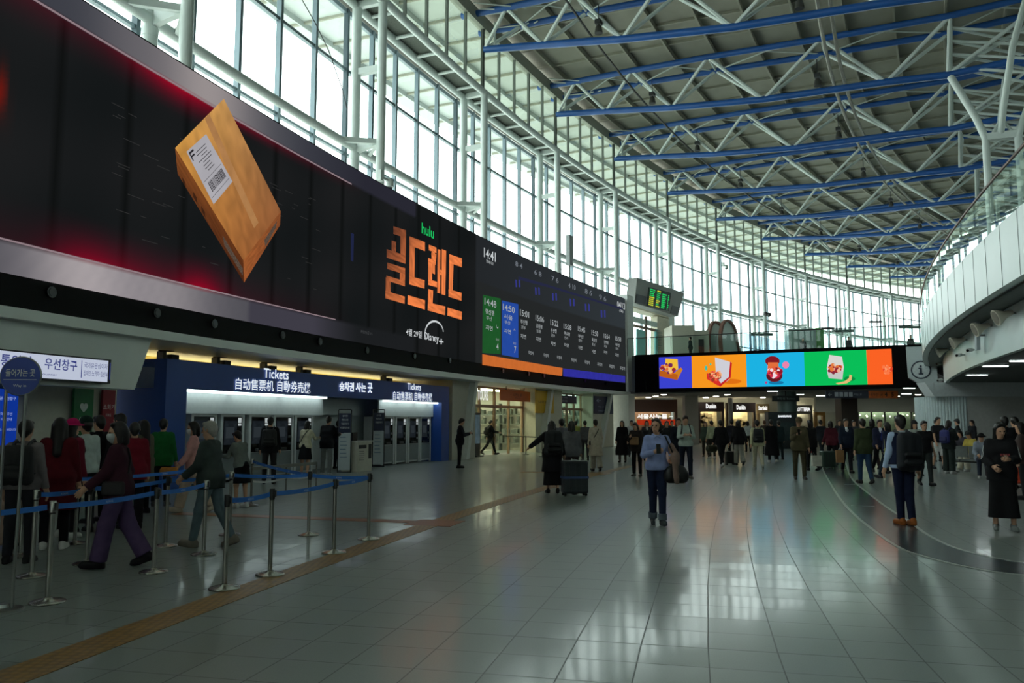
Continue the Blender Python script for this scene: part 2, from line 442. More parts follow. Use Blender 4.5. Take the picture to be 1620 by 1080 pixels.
    for sd in (-1, 1):
        q = Rl[sd]; a = AR[sd]
        B.cap(q['hip'], q['knee'], .082*s*f, .054*s, k=.04); B.cap(q['knee'], q['ank'], .054*s, .036*s, k=.03)
        B.cap(q['heel']+np.array([0, 0, .008]), q['toe']+np.array([0, 0, .004]), .036*s, .028*s, k=.03)
        B.cap(a['sh'], a['elb'], .048*s*f, .038*s, k=.04); B.cap(a['elb'], a['wr'], .038*s, .027*s, k=.02)
        Rw = a['R']; W = lambda x, y, z: a['wr']+Rw@A(x*sd, y, z)
        grip = P[('AL', 'AR')[sd > 0]][2] > 60
        B.cap(W(0, 0, -.01), W(0, .004, -.075), .030*s, .034*s, k=.015, sq=(.62, 1, 1) if False else None)
        if h < .02:
            fl = (.072, .082, .076, .060); bend = 62 if grip else 24
            for i in range(4):
                y0 = .033-.022*i; p0 = W(0, y0, -.088); Rb = Rw@ry(sd*bend*.45*D2R); p1 = p0+Rb@A(0, 0, -fl[i]*.55)
                Rc = Rw@ry(sd*bend*1.3*D2R); p2 = p1+Rc@A(0, 0, -fl[i]*.5)
                B.cap(p0, p1, .0098*s, .0092*s, k=.006); B.cap(p1, p2, .0092*s, .0082*s, k=.004)
            t0 = W(.002, .032, -.03); t1 = t0+Rw@A(-.008*sd, .030, -.030); t2 = t1+Rw@A(-.016*sd, .006, -.030)
            B.cap(t0, t1, .0125*s, .0105*s, k=.008); B.cap(t1, t2, .0105*s, .0085*s, k=.004)
        else:
            B.cap(W(0, 0, -.08), W(-.02, .004, -.15), .030*s, .018*s, k=.02)
            B.cap(W(0, .03, -.03), W(-.01, .05, -.08), .013*s, .010*s, k=.01)
    body = np_obj('person', *B.mesh(h), mat(skin, .55, var=.06))
    parts = []
    def cloth(nm, S, c, planes=(), rough=.85, hh=None, sc=12):
        V, Q = S.mesh(hh or h, planes)
        if len(V): o = np_obj(nm, V, Q, mat(c, rough, var=.12, scale=sc, spec=.2, bump=.35), body); parts.append(o); return o
    # --- legs wear
    lk, lc = legs[0], legs[1]
    S = Sdf(); e = .014*s
    if lk in ('trousers', 'wide', 'slim', 'shorts'):
        S.cap(T(-.075, 0, .93), T(.075, 0, .93), .095*s*f+e, k=.05)
        for sd in (-1, 1):
            q = Rl[sd]; w1, w2 = {'trousers': (.062, .056), 'wide': (.088, .098), 'slim': (.056, .044), 'shorts': (.075, .07)}[lk]
            S.cap(q['hip'], q['knee'], .084*s*f+e, w1*s+.006, k=.045)
            if lk == 'shorts': pass
            else:
                en = q['knee']+(q['ank']-q['knee'])*1.03
                S.cap(q['knee'], en, w1*s+.006, w2*s, k=.03, cut1=True)
        cloth('trousers', S, lc, [(T(0, 0, 1.0), Rt@np.array([0, 0, 1.]))])
        if cuff:
            for sd in (-1, 1):
                S = Sdf(); q = Rl[sd]; d_ = q['ank']-q['knee']
                S.cap(q['knee']+d_*.80, q['knee']+d_*1.06, .074*s, .072*s, k=.01, cut0=True, cut1=True)
                cloth('trouser_cuff', S, cuff)
    elif lk in ('skirt', 'longskirt'):
        e2 = .55 if lk == 'skirt' else .20
        S.cap(T(-.07, 0, .96), T(.07, 0, .96), .098*s*f+e, k=.05)
        kn = (Rl[-1]['knee']+Rl[1]['knee'])/2
        S.cap(T(-.05, 0, .9), np.array([-.09*s, kn[1]*.5, e2*s]), .122*s, .14*s, k=.06); S.cap(T(.05, 0, .9), np.array([.09*s, kn[1]*.5, e2*s]), .122*s, .14*s, k=.06)
        cloth('skirt', S, lc, [(T(0, 0, 1.02), np.array([0, 0, 1.])), (np.array([0, 0, e2*s]), np.array([0, 0, -1.]))])
    # --- shoes
    zmin = min(min(q['heel'][2], q['toe'][2]) for q in Rl.values())-.03*s
    for sd in (-1, 1):
        S = Sdf(); q = Rl[sd]; Rf = q['Rf']
        S.cap(q['heel']+Rf@A(0, .0, .012), q['toe']+Rf@A(0, -.01, .004), .045*s, .037*s, k=.02); S.cap(q['ank']+Rf@A(0, -.01, .0), q['heel']+Rf@A(0, .02, .03), .048*s, .045*s, k=.02, cut0=True)
        S.cap(q['heel']+Rf@A(0, -.01, -.018), q['toe']+Rf@A(0, .005, -.016), .040*s, .036*s, k=.008)
        cloth('shoe', S, shoe, [(np.array([0, 0, zmin]), np.array([0, 0, -1.]))], rough=.5)
    # --- top wear
    tk, tc = top[0], top[1]
    def torso(S, e, z_low, flare=0.0):
        S.cap(T(-.085, .008, 1.25), T(.085, .008, 1.25), .097*s*f+e, k=.07); S.cap(T(-.05, 0, 1.07), T(.05, 0, 1.07), .095*s*f+e*1.4, k=.07)
        S.cap(T(-.125, -.005, 1.368), T(.125, -.005, 1.368), .052*s+e*.7, k=.06)
        S.cap(T(0, -.012, 1.39), T(0, .0, 1.445), .058*s+e*.3, .056*s+e*.3, k=.03, cut1=True)
        S.cap(T(-.08, 0, .93), T(.08, 0, .93), .112*s*f+e*1.3+flare*.3, k=.05)
        if z_low < .84:
            kn = (Rl[-1]['knee']+Rl[1]['knee'])/2
            zz = z_low*s
            y_ = kn[1]*(.9-z_low)/.43*.5
            for q in (-1, 1):
                hp, kp = Rl[q]['hip'], Rl[q]['knee']; tt = min(1.0, (hp[2]-zz)/max(.05, hp[2]-kp[2])); en = hp+(kp-hp)*tt
                S.cap(T(.06*q, 0, .92), en+np.array([0, 0, -.02]), .10*s*f+e*1.3, .100*s+e+flare, k=.06)
                if zz < kp[2]-.05: S.cap(en, np.array([en[0], en[1]*.7+Rl[q]['ank'][1]*.3, zz-.05]), .100*s+e+flare, .105*s+e+flare*1.4, k=.06)
            if z_low < .7: S.cap(T(0, 0, .9), np.array([0, y_, zz]), .12*s+e, .13*s+e+flare, k=.08)
    def arms(S, e, upto=1.0):
        for sd in (-1, 1):
            a = AR[sd]
            if upto > .6:
                S.cap(a['sh'], a['elb'], .052*s*f+e*.7, .043*s+e*.8, k=.035); S.cap(a['elb'], a['elb']+(a['wr']-a['elb'])*upto, .043*s+e*.8, .034*s+e*.7, k=.02, cut1=True)
            else: S.cap(a['sh'], a['sh']+(a['elb']-a['sh'])*upto*1.6, .052*s*f+e*.7, .05*s+e*.9, k=.035, cut1=True)
    zl, e_, up, nm, fl = {'shirt': (.86, .014, 1.0, 'shirt', .0), 'tee': (.85, .014, .45, 'shirt', .0), 'jacket': (.80, .026, 1.02, 'jacket', .0),
                          'coat': (.52, .028, 1.02, 'coat', .03), 'longcoat': (.30, .03, 1.02, 'coat', .045), 'hoodie': (.82, .03, 1.02, 'hooded_top', .0), 'vest': (.85, .014, 1.0, 'shirt', 0)}[tk]
    S = Sdf(); torso(S, e_, zl, fl); arms(S, e_, up*sleeve)
    if tk == 'hoodie': S.cap(T(-.05, -.08, 1.42), T(.05, -.08, 1.42), .045*s, k=.03)
    if tk in ('jacket', 'coat', 'longcoat'): S.cap(T(-.06, -.015, 1.43), T(.06, -.015, 1.43), .024*s, k=.02); 
    low_cut = [(T(0, 0, zl) if zl >= .84 else np.array([0, 0, zl*s+(0 if not sit else 0)]), (Rt@np.array([0, 0, -1.]) if zl >= .84 else np.array([0, 0, -1.])))]
    if sit: low_cut = [(pel+np.array([0, 0, -.07*s]), np.array([0, 0, -1.]))]
    cloth(nm, S, tc, low_cut)
    if collar:
        S = Sdf(); R_ = [T(.066*math.cos(a)*s/s, -.008+.062*math.sin(a), 1.432+(-.012 if math.sin(a) > .5 else .012)) for a in np.linspace(0, 2*math.pi, 13)]
        for p, q in zip(R_, R_[1:]): S.cap(p, q, .015*s, k=.008)
        for q in (-1, 1): S.cap(T(.02*q, .055, 1.425), T(.055*q, .075, 1.385), .016*s, .009*s, k=.008)
        cloth('collar', S, collar)
    if vest:
        S = Sdf(); torso(S, e_+.014, .90)
        cloth('waistcoat', S, vest, [(T(0, 0, .92), Rt@np.array([0, 0, -1.])), (T(0, 0, 1.43), Rt@np.array([0, 0, 1.]))])
    if under:   # the shirt front seen in an open jacket
        S = Sdf(); S.cap(T(0, .095*f, 1.36), T(0, .085*f, 1.08), .05*s, .035*s, k=.02, sq=(1, .62, 1)); S.cap(T(0, .03, 1.42), T(0, .06, 1.36), .05*s, k=.02)
        cloth('shirt_front', S, under)
    if tie:
        S = Sdf(); S.cap(T(0, .13*f, 1.38), T(0, .128*f, 1.08), .013*s, .022*s, k=.01); cloth('necktie', S, tie)
    # --- hair, hats, masks
    hk, hc = hair
    if hk != 'none':
        S = Sdf(); e = .012*s
        S.ball(Hd(0, -.012, .142), .094*s, k=.02, sq=(.90, 1.06, 1.12))
        S.cap(Hd(-.04, .058, .205), Hd(.04, .058, .205), .026*s, k=.02)
        if hk in ('short', 'thin'): S.cap(Hd(0, -.05, .09), Hd(0, -.055, .05), .062*s, .045*s, k=.03)
        if hk == 'bob':
            for q in (-1, 1): S.cap(Hd(.068*q, -.01, .13), Hd(.076*q, -.01, .0), .034*s, .03*s, k=.03)
            S.cap(Hd(0, -.06, .1), Hd(0, -.065, -.01), .066*s, .055*s, k=.03)
        if hk == 'long':
            for q in (-1, 1): S.cap(Hd(.068*q, -.015, .13), T(.075*q, -.02, 1.32), .034*s, .036*s, k=.03)
            S.cap(Hd(0, -.06, .1), T(0, -.095, 1.24), .068*s, .06*s, k=.04)
        if hk == 'bun':
            S.cap(Hd(0, -.05, .09), Hd(0, -.055, .04), .062*s, .04*s, k=.03); S.ball(Hd(0, -.125, .16), .04*s, k=.015)
        if hk == 'tail':
            S.cap(Hd(0, -.05, .09), Hd(0, -.055, .05), .062*s, .045*s, k=.03); S.cap(Hd(0, -.11, .15), T(0, -.14, 1.30), .034*s, .022*s, k=.03)
        if hk == 'wavy':
            for i in range(9):
                a = i*.75-3.0; S.ball(Hd(.085*math.sin(a), -.03-.06*math.cos(a), .03+.03*(i % 3)), .04*s, k=.03)
            S.cap(Hd(0, -.06, .1), T(0, -.08, 1.38), .07*s, .06*s, k=.04)
        nf = Rh@np.array([0, 1., -.62]); nf /= np.linalg.norm(nf)
        pl = [(Hd(0, .075, .155), nf)] if hk in ('short', 'thin', 'bun', 'tail') else []
        V, Q = S.mesh(h, pl)
        if hk in ('bob', 'long', 'wavy') and len(V):
            S.cap(Hd(0, .075, .085), Hd(0, .13, .06), .064*s, k=.01, sub=True); S.cap(Hd(0, .085, .14), Hd(0, .16, .13), .052*s, k=.01, sub=True); V, Q = S.mesh(h)
        if len(V): np_obj('hair', V, Q, mat(hc, .45, var=.3, scale=60, spec=.4, stretch=(6, 6, 1)), body)
    if hat:
        S = Sdf(); S.ball(Hd(0, -.005, .165), .10*s, k=.02, sq=(.95, 1.1, 1.0))
        nrm = Rh@np.array([0, 0, -1.])
        if hat[0] == 'cap': S.cap(Hd(-.04, .10, .158), Hd(.04, .10, .158), .045*s, k=.012, sq=(1, 1.3, .3)) 
        if hat[0] == 'brim': S.ball(Hd(0, 0, .155), .16*s, k=.012, sq=(1, 1.05, .12))
        cloth('hat', S, hat[1], [(Hd(0, 0, .145), nrm)])
    if mask:
        S = Sdf(); S.cap(Hd(-.025, .075, .075), Hd(.025, .075, .075), .052*s, k=.02); S.cap(Hd(0, .07, .05), Hd(0, .06, .02), .05*s, .04*s, k=.03)
        cloth('face_mask', S, mask, [(Hd(0, 0, .105), Rh@np.array([0, 0, 1.])), (Hd(0, .035, 0), Rh@np.array([0, -1., 0]))])
    if face and hk is not None:
        for q in (-1, 1):
            mb = MB(); mb.ball(Hd(.031*q, .0905, .113), .011*s, n=10); mb.obj('eye', mat((40, 30, 26), .2), None, True).parent = body
    body.location = base+Vector((0, 0, z0)); a = head*D2R; body.rotation_euler = (0, 0, a)
    tag(body, label, cat, group)
    Rw = rz(a); W = lambda p: Vector(Rw@np.asarray(p, float))+body.location
    J = dict(hl=W(AR[-1]['wr']+AR[-1]['R']@A(0, 0, -.08)), hr=W(AR[1]['wr']+AR[1]['R']@A(0, 0, -.08)), back=W(T(0, -.12*f, 1.2)), T=lambda x, y, z: W(T(x, y, z)), Hd=lambda x, y, z: W(Hd(x, y, z)),
             fwd=Vector(Rw@np.array([0, 1., 0])), rgt=Vector(Rw@np.array([1., 0, 0])), base=body.location.copy(), body=body, s=s, el=W(AR[-1]['elb']), erg=W(AR[1]['elb']), shl=W(AR[-1]['sh']), shr=W(AR[1]['sh']))
    return J
# ------------------------------------------------------------------ things people carry
def backpack(J, rgb, label, w=.30, hgt_=.44, dep=.15, zc=1.16, trim=(60, 60, 64)):
    f, r = J['fwd'], J['rgt']; s = J['s']; c = J['T'](0, -.135-dep*.5, zc)
    t = thing('backpack', c-Vector((0, 0, hgt_/2)), label, 'backpack')
    S = Sdf(); w2, h2, d2 = w/2-.05, hgt_/2-.06, dep/2
    q = lambda x, y, z: np.array(c+r*x+f*y+Vector((0, 0, z)))
    for x in (-w2, w2): S.cap(q(x, 0, -h2), q(x*.85, 0, h2), .06*(dep/.15)**.5+.012, k=.05)
    S.cap(q(0, 0, -h2), q(0, 0, h2), d2+.0, k=.05); S.cap(q(-w2, -.02, -h2*.9), q(w2, -.02, -h2*.9), .055, k=.04)
    V, Q = S.mesh(.014); o = np_obj('main_pouch', V-np.array(ORG[t.name]), Q, mat(rgb, .7, var=.15, scale=30), t); ORG[o.name] = ORG[t.name]
    S = Sdf(); S.cap(q(-w2*.8, -d2-.015, -h2*.75), q(w2*.8, -d2-.015, -h2*.75), .05, k=.03); S.cap(q(-w2*.8, -d2-.01, -h2*.2), q(w2*.8, -d2-.01, -h2*.2), .04, k=.04)
    V, Q = S.mesh(.014); np_obj('front_pocket', V-np.array(ORG[t.name]), Q, mat(tuple(int(x*.8) for x in rgb), .7, scale=30), t)
    for sd in (-1, 1):
        pts = [c+r*(.07*sd)+f*(dep*.3)+Vector((0, 0, hgt_*.40)), J['T'](.09*sd, -.10, 1.425), J['T'](.10*sd, .0, 1.465), J['T'](.105*sd, .10, 1.39), J['T'](.13*sd, .13, 1.25), J['T'](.17*sd, .03, 1.10), c+r*(.10*sd)+f*(dep*.3)+Vector((0, 0, -hgt_*.38))]
        MB().path(pts, .018, 6).obj('shoulder_strap', mat(trim, .8), t, True)
    mb = MB(); top = c+Vector((0, 0, hgt_/2+.0)); mb.path([top+r*-.04+f*.03, top+r*-.03+f*.03+Vector((0, 0, .04)), top+r*.03+f*.03+Vector((0, 0, .04)), top+r*.04+f*.03], .009, 6); mb.obj('grab_handle', mat(trim, .8), t, True)
    return t
def suitcase(P, head, rgb, label, w=.46, H=.68, d=.26, handle=.30, strap=None, group=None, trim=(50, 50, 54)):
    t = thing('suitcase', P, label, 'suitcase', group); P = Vector(P); a = head*D2R
    X = Vector((math.cos(a), math.sin(a), 0)); Y = Vector((-math.sin(a), math.cos(a), 0)); q = lambda x, y, z: np.array(P+X*x+Y*y+Vector((0, 0, z)))
    S = Sdf(); rr = .045; w2, d2 = w/2-rr, d/2-rr
    n = 3
    for x in np.linspace(-w2, w2, 9):
        for y in (-d2, d2): S.cap(q(x, y, .06+rr), q(x, y, H-rr), rr, k=.02)
    for y in np.linspace(-d2, d2, 5):
        for x in (-w2, w2): S.cap(q(x, y, .06+rr), q(x, y, H-rr), rr, k=.02)
    for x in np.linspace(-w2, w2, 9):
        for z in (.06+rr, H-rr): S.cap(q(x, -d2, z), q(x, d2, z), rr, k=.02)
    S.cap(q(0, 0, .15), q(0, 0, H-.1), min(w, d)*.42, k=.02)
    V, Q = S.mesh(.016); np_obj('shell', V-np.array(P), Q, mat(rgb, .35, var=.1), t)
    mb = MB()
    for x in (-1, 1):
        for y in (-1, 1): mb.obj; m2 = MB().path([Vector(q(x*(w2), y*(d2)-.012, .032)), Vector(q(x*w2, y*d2+.012, .032))], .032, 12); m2.obj('wheel', mat((25, 25, 26), .5), t)
    if handle:
        mb = MB().path([Vector(q(-.09, d2+.01, H-.02)), Vector(q(-.09, d2+.01, H+handle)), Vector(q(.09, d2+.01, H+handle)), Vector(q(.09, d2+.01, H-.02))], .011, 8); mb.obj('pull_handle', mat((150, 152, 154), .3, .8), t)
    mb = MB()
    for k in (-1, 0, 1): mb.obox(P+X*(k*w*.24)+Y*(-d/2+.004)+Vector((0, 0, H*.52)), X*.008, Y*.008, Vector((0, 0, H*.36)))
    mb.obj('rib', mat(trim, .4), t)
    if strap:
        mb = MB(); mb.obox(P+Vector((0, 0, H*.53)), X*(w/2+.012), Y*(d/2+.012), Vector((0, 0, .025))); mb.obj('luggage_strap', mat(strap, .6), t)
    return t
def handbag(c, head, rgb, label, w=.30, h=.24, d=.12, top=None, name='handbag', cat='bag', soft=True):
    c = Vector(c); t = thing(name, c-Vector((0, 0, h/2)), label, cat); a = head*D2R; X = Vector((math.cos(a), math.sin(a), 0)); Y = Vector((-math.sin(a), math.cos(a), 0))
    q = lambda x, y, z: np.array(c+X*x+Y*y+Vector((0, 0, z))); S = Sdf(); rr = d*.42
    for z in np.linspace(-h/2+rr, h/2-rr, 4): S.cap(q(-w/2+rr, 0, z), q(w/2-rr, 0, z), rr*(1.05-.2*(z+h/2)/h), k=.03)
    V, Q = S.mesh(.012); np_obj('bag_body', V-np.array(ORG[t.name]), Q, mat(rgb, .6, var=.15, scale=25), t)
    if top is not None:
        top = Vector(top); m = MB()
        m.path([c+X*(-w*.35)+Vector((0, 0, h*.42)), top+X*-.02, top+X*.02, c+X*(w*.35)+Vector((0, 0, h*.42))], .009, 6); m.obj('carry_strap', mat(tuple(int(x*.8) for x in rgb), .6), t, True)
    return t
def sling(J, rgb, sd=1):  # strap points across the chest from the opposite shoulder to the hip
    T = J['T']
    return [T(-.10*sd, .02, 1.45), T(-.08*sd, .115, 1.36), T(0, .145, 1.25), T(.09*sd, .135, 1.10), T(.17*sd, .05, .98)], [T(-.10*sd, .02, 1.45), T(-.08*sd, -.095, 1.38), T(0, -.135, 1.25), T(.09*sd, -.125, 1.10), T(.17*sd, -.03, .98)]
def crossbag(J, rgb, label, sd=1, w=.24, h=.17, d=.08):
    c = J['T'](.22*sd, .02, .93); t = handbag(c, math.degrees(math.atan2(J['fwd'].y, J['fwd'].x)), rgb, label, w, h, d, name='crossbody_bag')
    a, b = sling(J, rgb, sd); MB().path(a, .012, 6).path(b, .012, 6).obj('shoulder_strap', mat(tuple(int(x*.7) for x in rgb), .7), t, True)
    return t
def paper_bag(c, head, rgb, label, w=.26, h=.32, d=.10, top=None):
    c = Vector(c); t = thing('shopping_bag', c-Vector((0, 0, h/2)), label, 'bag'); a = head*D2R; X = Vector((math.cos(a), math.sin(a), 0)); Y = Vector((-math.sin(a), math.cos(a), 0))
    m = MB(); tw = 1.1
    lo = [c+X*(x*w/2)+Y*(y*d/2)-Vector((0, 0, h/2)) for x, y in ((-1, -1), (1, -1), (1, 1), (-1, 1))]; hi = [c+X*(x*w/2*tw)+Y*(y*d/2*.7)+Vector((0, 0, h/2)) for x, y in ((-1, -1), (1, -1), (1, 1), (-1, 1))]
    m.add(lo+hi, [(3, 2, 1, 0), (0, 1, 5, 4), (1, 2, 6, 5), (2, 3, 7, 6), (3, 0, 4, 7)]); m.obj('bag_body', mat(rgb, .7), t)
    top = Vector(top) if top is not None else c+Vector((0, 0, h/2+.14))
    MB().path([c+X*(-w*.22)+Vector((0, 0, h/2-.01)), top+X*-.03, top+X*.03, c+X*(w*.22)+Vector((0, 0, h/2-.01))], .005, 6).obj('handle', mat((200, 196, 186), .8), t, True)
    return t
def phone(J, label, hand='hr'):
    c = J[hand]+J['fwd']*.02+Vector((0, 0, .03)); t = thing('mobile_phone', c, label, 'phone')
    m = MB(); m.obox(c, J['rgt']*.036, J['fwd']*.004+Vector((0, 0, .003)), Vector((0, 0, .072))-J['fwd']*.02); m.obj('phone_case', mat((20, 20, 22), .2), t)
    return t
# ------------------------------------------------------------------ the setting
WHITE = mat((230, 234, 230), .45, var=.05, scale=.8)
STEEL = mat((196, 206, 202), .35, var=.05, scale=1.5)
ALU = mat((120, 136, 140), .4, var=.06, scale=2)
CREAM = mat((200, 196, 180), .6, var=.05, scale=1)
BLUE = mat((30, 82, 150), .4, var=.10, scale=1.2)
BLACK = mat((20, 21, 22), .4, var=.2, scale=3)
DARK = mat((44, 46, 48), .5, var=.12, scale=2)
FRAME_TH = [175.6, 172.9, 169.6, 166.2, 162.78, 159.13, 155.8, 152.5, 149.2, 145.65, 142.0, 138.35, 134.7, 131.05, 127.2, 123.8, 120.3, 116.8]
TH_END, TH_START = 114.0, 178.0
def floor_mat():
    m = bpy.data.materials.new('terrazzo_tiles'); m.use_nodes = True; nt = m.node_tree; b = nt.nodes['Principled BSDF']; L = nt.links.new
    def N(t, **k):
        n = nt.nodes.new(t)
        for a, v in k.items(): setattr(n, a, v)
        return n
    def mth(op, a, b_=None, c=None):
        n = N('ShaderNodeMath', operation=op)
        for i, x in enumerate((a, b_, c)):
            if x is None: continue
            if isinstance(x, (int, float)): n.inputs[i].default_value = x
            else: L(x, n.inputs[i])
        return n.outputs[0]
    g = N('ShaderNodeNewGeometry'); s = N('ShaderNodeSeparateXYZ'); L(g.outputs['Position'], s.inputs[0])
    dx = mth('SUBTRACT', s.outputs['X'], CX); dy = mth('SUBTRACT', s.outputs['Y'], CY)
    th = mth('ARCTAN2', dy, dx)
    SEC = 2.4/160.0                                   # the tiles are laid in straight fields of five, each turned a little along the arc
    k = mth('DIVIDE', th, SEC); kf = mth('FLOOR', k); fr = mth('FRACT', k)
    tc = mth('MULTIPLY', mth('ADD', kf, .5), SEC)
    rr = mth('ADD', mth('MULTIPLY', dx, mth('COSINE', tc)), mth('MULTIPLY', dy, mth('SINE', tc)))
    def joint(x, w):                                  # 1 near whole numbers
        f = mth('FRACT', x); d = mth('MINIMUM', f, mth('SUBTRACT', 1.0, f)); return mth('SUBTRACT', 1.0, mth('SMOOTHSTEP', d, w*.5, w) if False else mth('MINIMUM', mth('DIVIDE', d, w), 1.0))
    jr = joint(mth('DIVIDE', rr, .485), .014); jt = joint(mth('MULTIPLY', fr, 5.0), .014); jf = joint(k, .0042)
    j = mth('MAXIMUM', mth('MAXIMUM', jr, mth('MULTIPLY', jt, .9)), jf)
    idn = N('ShaderNodeCombineXYZ'); L(mth('FLOOR', mth('DIVIDE', rr, .485)), idn.inputs[0]); L(mth('FLOOR', mth('MULTIPLY', k, 5.0)), idn.inputs[1])
    wn = N('ShaderNodeTexWhiteNoise'); L(idn.outputs[0], wn.inputs['Vector'])
    sp = N('ShaderNodeTexNoise'); sp.inputs['Scale'].default_value = 90; sp.inputs['Detail'].default_value = 6; L(g.outputs['Position'], sp.inputs['Vector'])
    bl = N('ShaderNodeTexNoise'); bl.inputs['Scale'].default_value = .35; L(g.outputs['Position'], bl.inputs['Vector'])
    val = mth('ADD', mth('ADD', mth('MULTIPLY', wn.outputs['Value'], .07), mth('MULTIPLY', sp.outputs['Fac'], .30)), mth('MULTIPLY', bl.outputs['Fac'], .14))
    val = mth('ADD', val, .72)
    col = N('ShaderNodeMixRGB', blend_type='MULTIPLY'); col.inputs[0].default_value = 1; col.inputs[1].default_value = (*lin((140, 148, 144)), 1); L(val, col.inputs[2])
    mx = N('ShaderNodeMixRGB'); L(j, mx.inputs[0]); L(col.outputs[0], mx.inputs[1]); mx.inputs[2].default_value = (*lin((44, 48, 47)), 1)
    L(mx.outputs[0], b.inputs['Base Color'])
    ro = mth('ADD', mth('MULTIPLY', bl.outputs['Fac'], .06), mth('ADD', mth('MULTIPLY', j, .3), mth('ADD', .33, mth('MULTIPLY', wn.outputs['Value'], .05)))); L(ro, b.inputs['Roughness'])
    cr = mth('ADD', mth('MULTIPLY', j, .3), mth('ADD', .085, mth('MULTIPLY', wn.outputs['Value'], .05))); L(cr, b.inputs['Coat Roughness'])
    bp = N('ShaderNodeBump'); bp.inputs['Strength'].default_value = .25; bp.inputs['Distance'].default_value = .002; L(mth('SUBTRACT', 1.0, j), bp.inputs['Height']); L(bp.outputs[0], b.inputs['Normal'])
    b.inputs['IOR'].default_value = 1.42; b.inputs['Coat Weight'].default_value = .42; b.inputs['Coat IOR'].default_value = 1.4
    nv = N('ShaderNodeVectorMath', operation='SUBTRACT'); L(wn.outputs['Color'], nv.inputs[0]); nv.inputs[1].default_value = (.5, .5, .5)   # each slab lies a hair out of level
    ns = N('ShaderNodeVectorMath', operation='SCALE'); L(nv.outputs[0], ns.inputs[0]); ns.inputs['Scale'].default_value = .010
    na = N('ShaderNodeVectorMath', operation='ADD'); L(bp.outputs[0], na.inputs[0]); L(ns.outputs[0], na.inputs[1])
    nn_ = N('ShaderNodeVectorMath', operation='NORMALIZE'); L(na.outputs[0], nn_.inputs[0]); nt.links.new(nn_.outputs[0], b.inputs['Normal']); nt.links.new(nn_.outputs[0], b.inputs['Coat Normal'])
    return m
m = MB(); m.pbox(128, 182, TH_END-3, TH_START+2, -.25, 0, 1.0); struct(m.obj('floor', floor_mat()), 'polished grey terrazzo floor of the station hall', 'floor')
# dark curved band with pale border lines, let into the floor
def band():
    dk = mat((52, 60, 66), .27, var=.15, scale=6); pl = mat((170, 176, 170), .3, var=.06)
    Lp = [(2100, 935), (1800, 926), (1620, 909.5), (1560, 902), (1500, 890), (1460, 879), (1419, 864), (1371, 830), (1350, 812), (1330, 790), (1314, 765), (1303, 745), (1300, 732), (1303, 722), (1312, 716)]
    Rp = [(2100, 905), (1800, 898), (1620, 889), (1590, 885), (1545, 876), (1500, 862), (1465, 844), (1440, 826), (1400, 800), (1370, 777), (1352, 762), (1344, 750), (1339, 735), (1335, 724), (1324, 716)]
    A = [gnd(u, v, .003) for u, v in Lp]; B = [gnd(u, v, .003) for u, v in Rp]
    def smooth(P):
        out = []
        for i in range(len(P)-1):
            p0, p1, p2, p3 = P[max(0, i-1)], P[i], P[i+1], P[min(len(P)-1, i+2)]
            for k in range(4):
                t = k/4; out.append(.5*((2*p1)+(p2-p0)*t+(2*p0-5*p1+4*p2-p3)*t*t+(3*p1-p0-3*p2+p3)*t**3))
        return out+[P[-1]]
    A, B = smooth(A), smooth(B); n = len(A)
    t = thing('trim_1', gnd(1400, 830), 'dark curved strip with two pale border lines in the floor', 'floor strip', kind='structure')
    m = MB(); m.add(A+B, [(i, i+1, n+i+1, n+i) for i in range(n-1)]); m.obj('strip', dk, t)
    for P in (A, B):
        m = MB()
        for a, b in zip(P, P[1:]): m.bar(a+Vector((0, 0, .002)), b+(b-a)*.02+Vector((0, 0, .002)), .05, .004)
        m.obj('border_line', pl, t)
    for u, v, w in ((1347, 766, .34), (1365, 800, .42), (1335, 742, .3), (1325, 730, .3)):
        p = gnd(u, v, .006); th = math.degrees(math.atan2(p.y-CY, p.x-CX)); e = er(th)
        q = MB(); q.bar(p-e*w*.5, p+e*w*.5, .03, .003); q.obj('marker_stripe', mat((150, 158, 156), .3), t)
band()
def tactile_mat():
    m = bpy.data.materials.new('tactile_paving'); m.use_nodes = True; nt = m.node_tree; b = nt.nodes['Principled BSDF']; L = nt.links.new
    tc = nt.nodes.new('ShaderNodeNewGeometry'); vo = nt.nodes.new('ShaderNodeTexVoronoi'); vo.inputs['Scale'].default_value = 14; vo.inputs['Randomness'].default_value = 0.25
    L(tc.outputs['Position'], vo.inputs['Vector']); r = nt.nodes.new('ShaderNodeValToRGB'); L(vo.outputs['Distance'], r.inputs[0])
    e = r.color_ramp.elements; e[0].position = .2; e[0].color = (*lin((168, 126, 60)), 1); e[1].position = .6; e[1].color = (*lin((128, 96, 50)), 1)
    L(r.outputs[0], b.inputs['Base Color']); b.inputs['Roughness'].default_value = .35
    bp = nt.nodes.new('ShaderNodeBump'); bp.inputs['Strength'].default_value = .5; bp.inputs['Distance'].default_value = .004; bp.invert = True; L(vo.outputs['Distance'], bp.inputs['Height']); L(bp.outputs[0], b.inputs['Normal'])
    return m
TACT = tactile_mat()
m = MB(); m.pbox(160.42, 160.78, 158.0, 167.6, 0, .004, .25); struct(m.obj('trim_2', TACT), 'yellow tactile paving line running along the hall floor', 'tactile paving')
m = MB(); m.pbox(160.78, 165.6, 164.36, 164.475, 0, .004); m.pbox(160.2, 161.0, 164.30, 164.56, 0, .0045); struct(m.obj('trim_3', mat((150, 88, 44), .35, var=.15, scale=12)), 'orange brown tactile line branching off to the ticket windows', 'tactile paving')
m = MB(); m.pbox(160.25, 161.0, 159.55, 159.95, 0, .0045); m.pbox(161.0, 163.2, 159.7, 159.8, 0, .004); struct(m.obj('trim_4', TACT), 'short yellow tactile patch near the entrances', 'tactile paving')

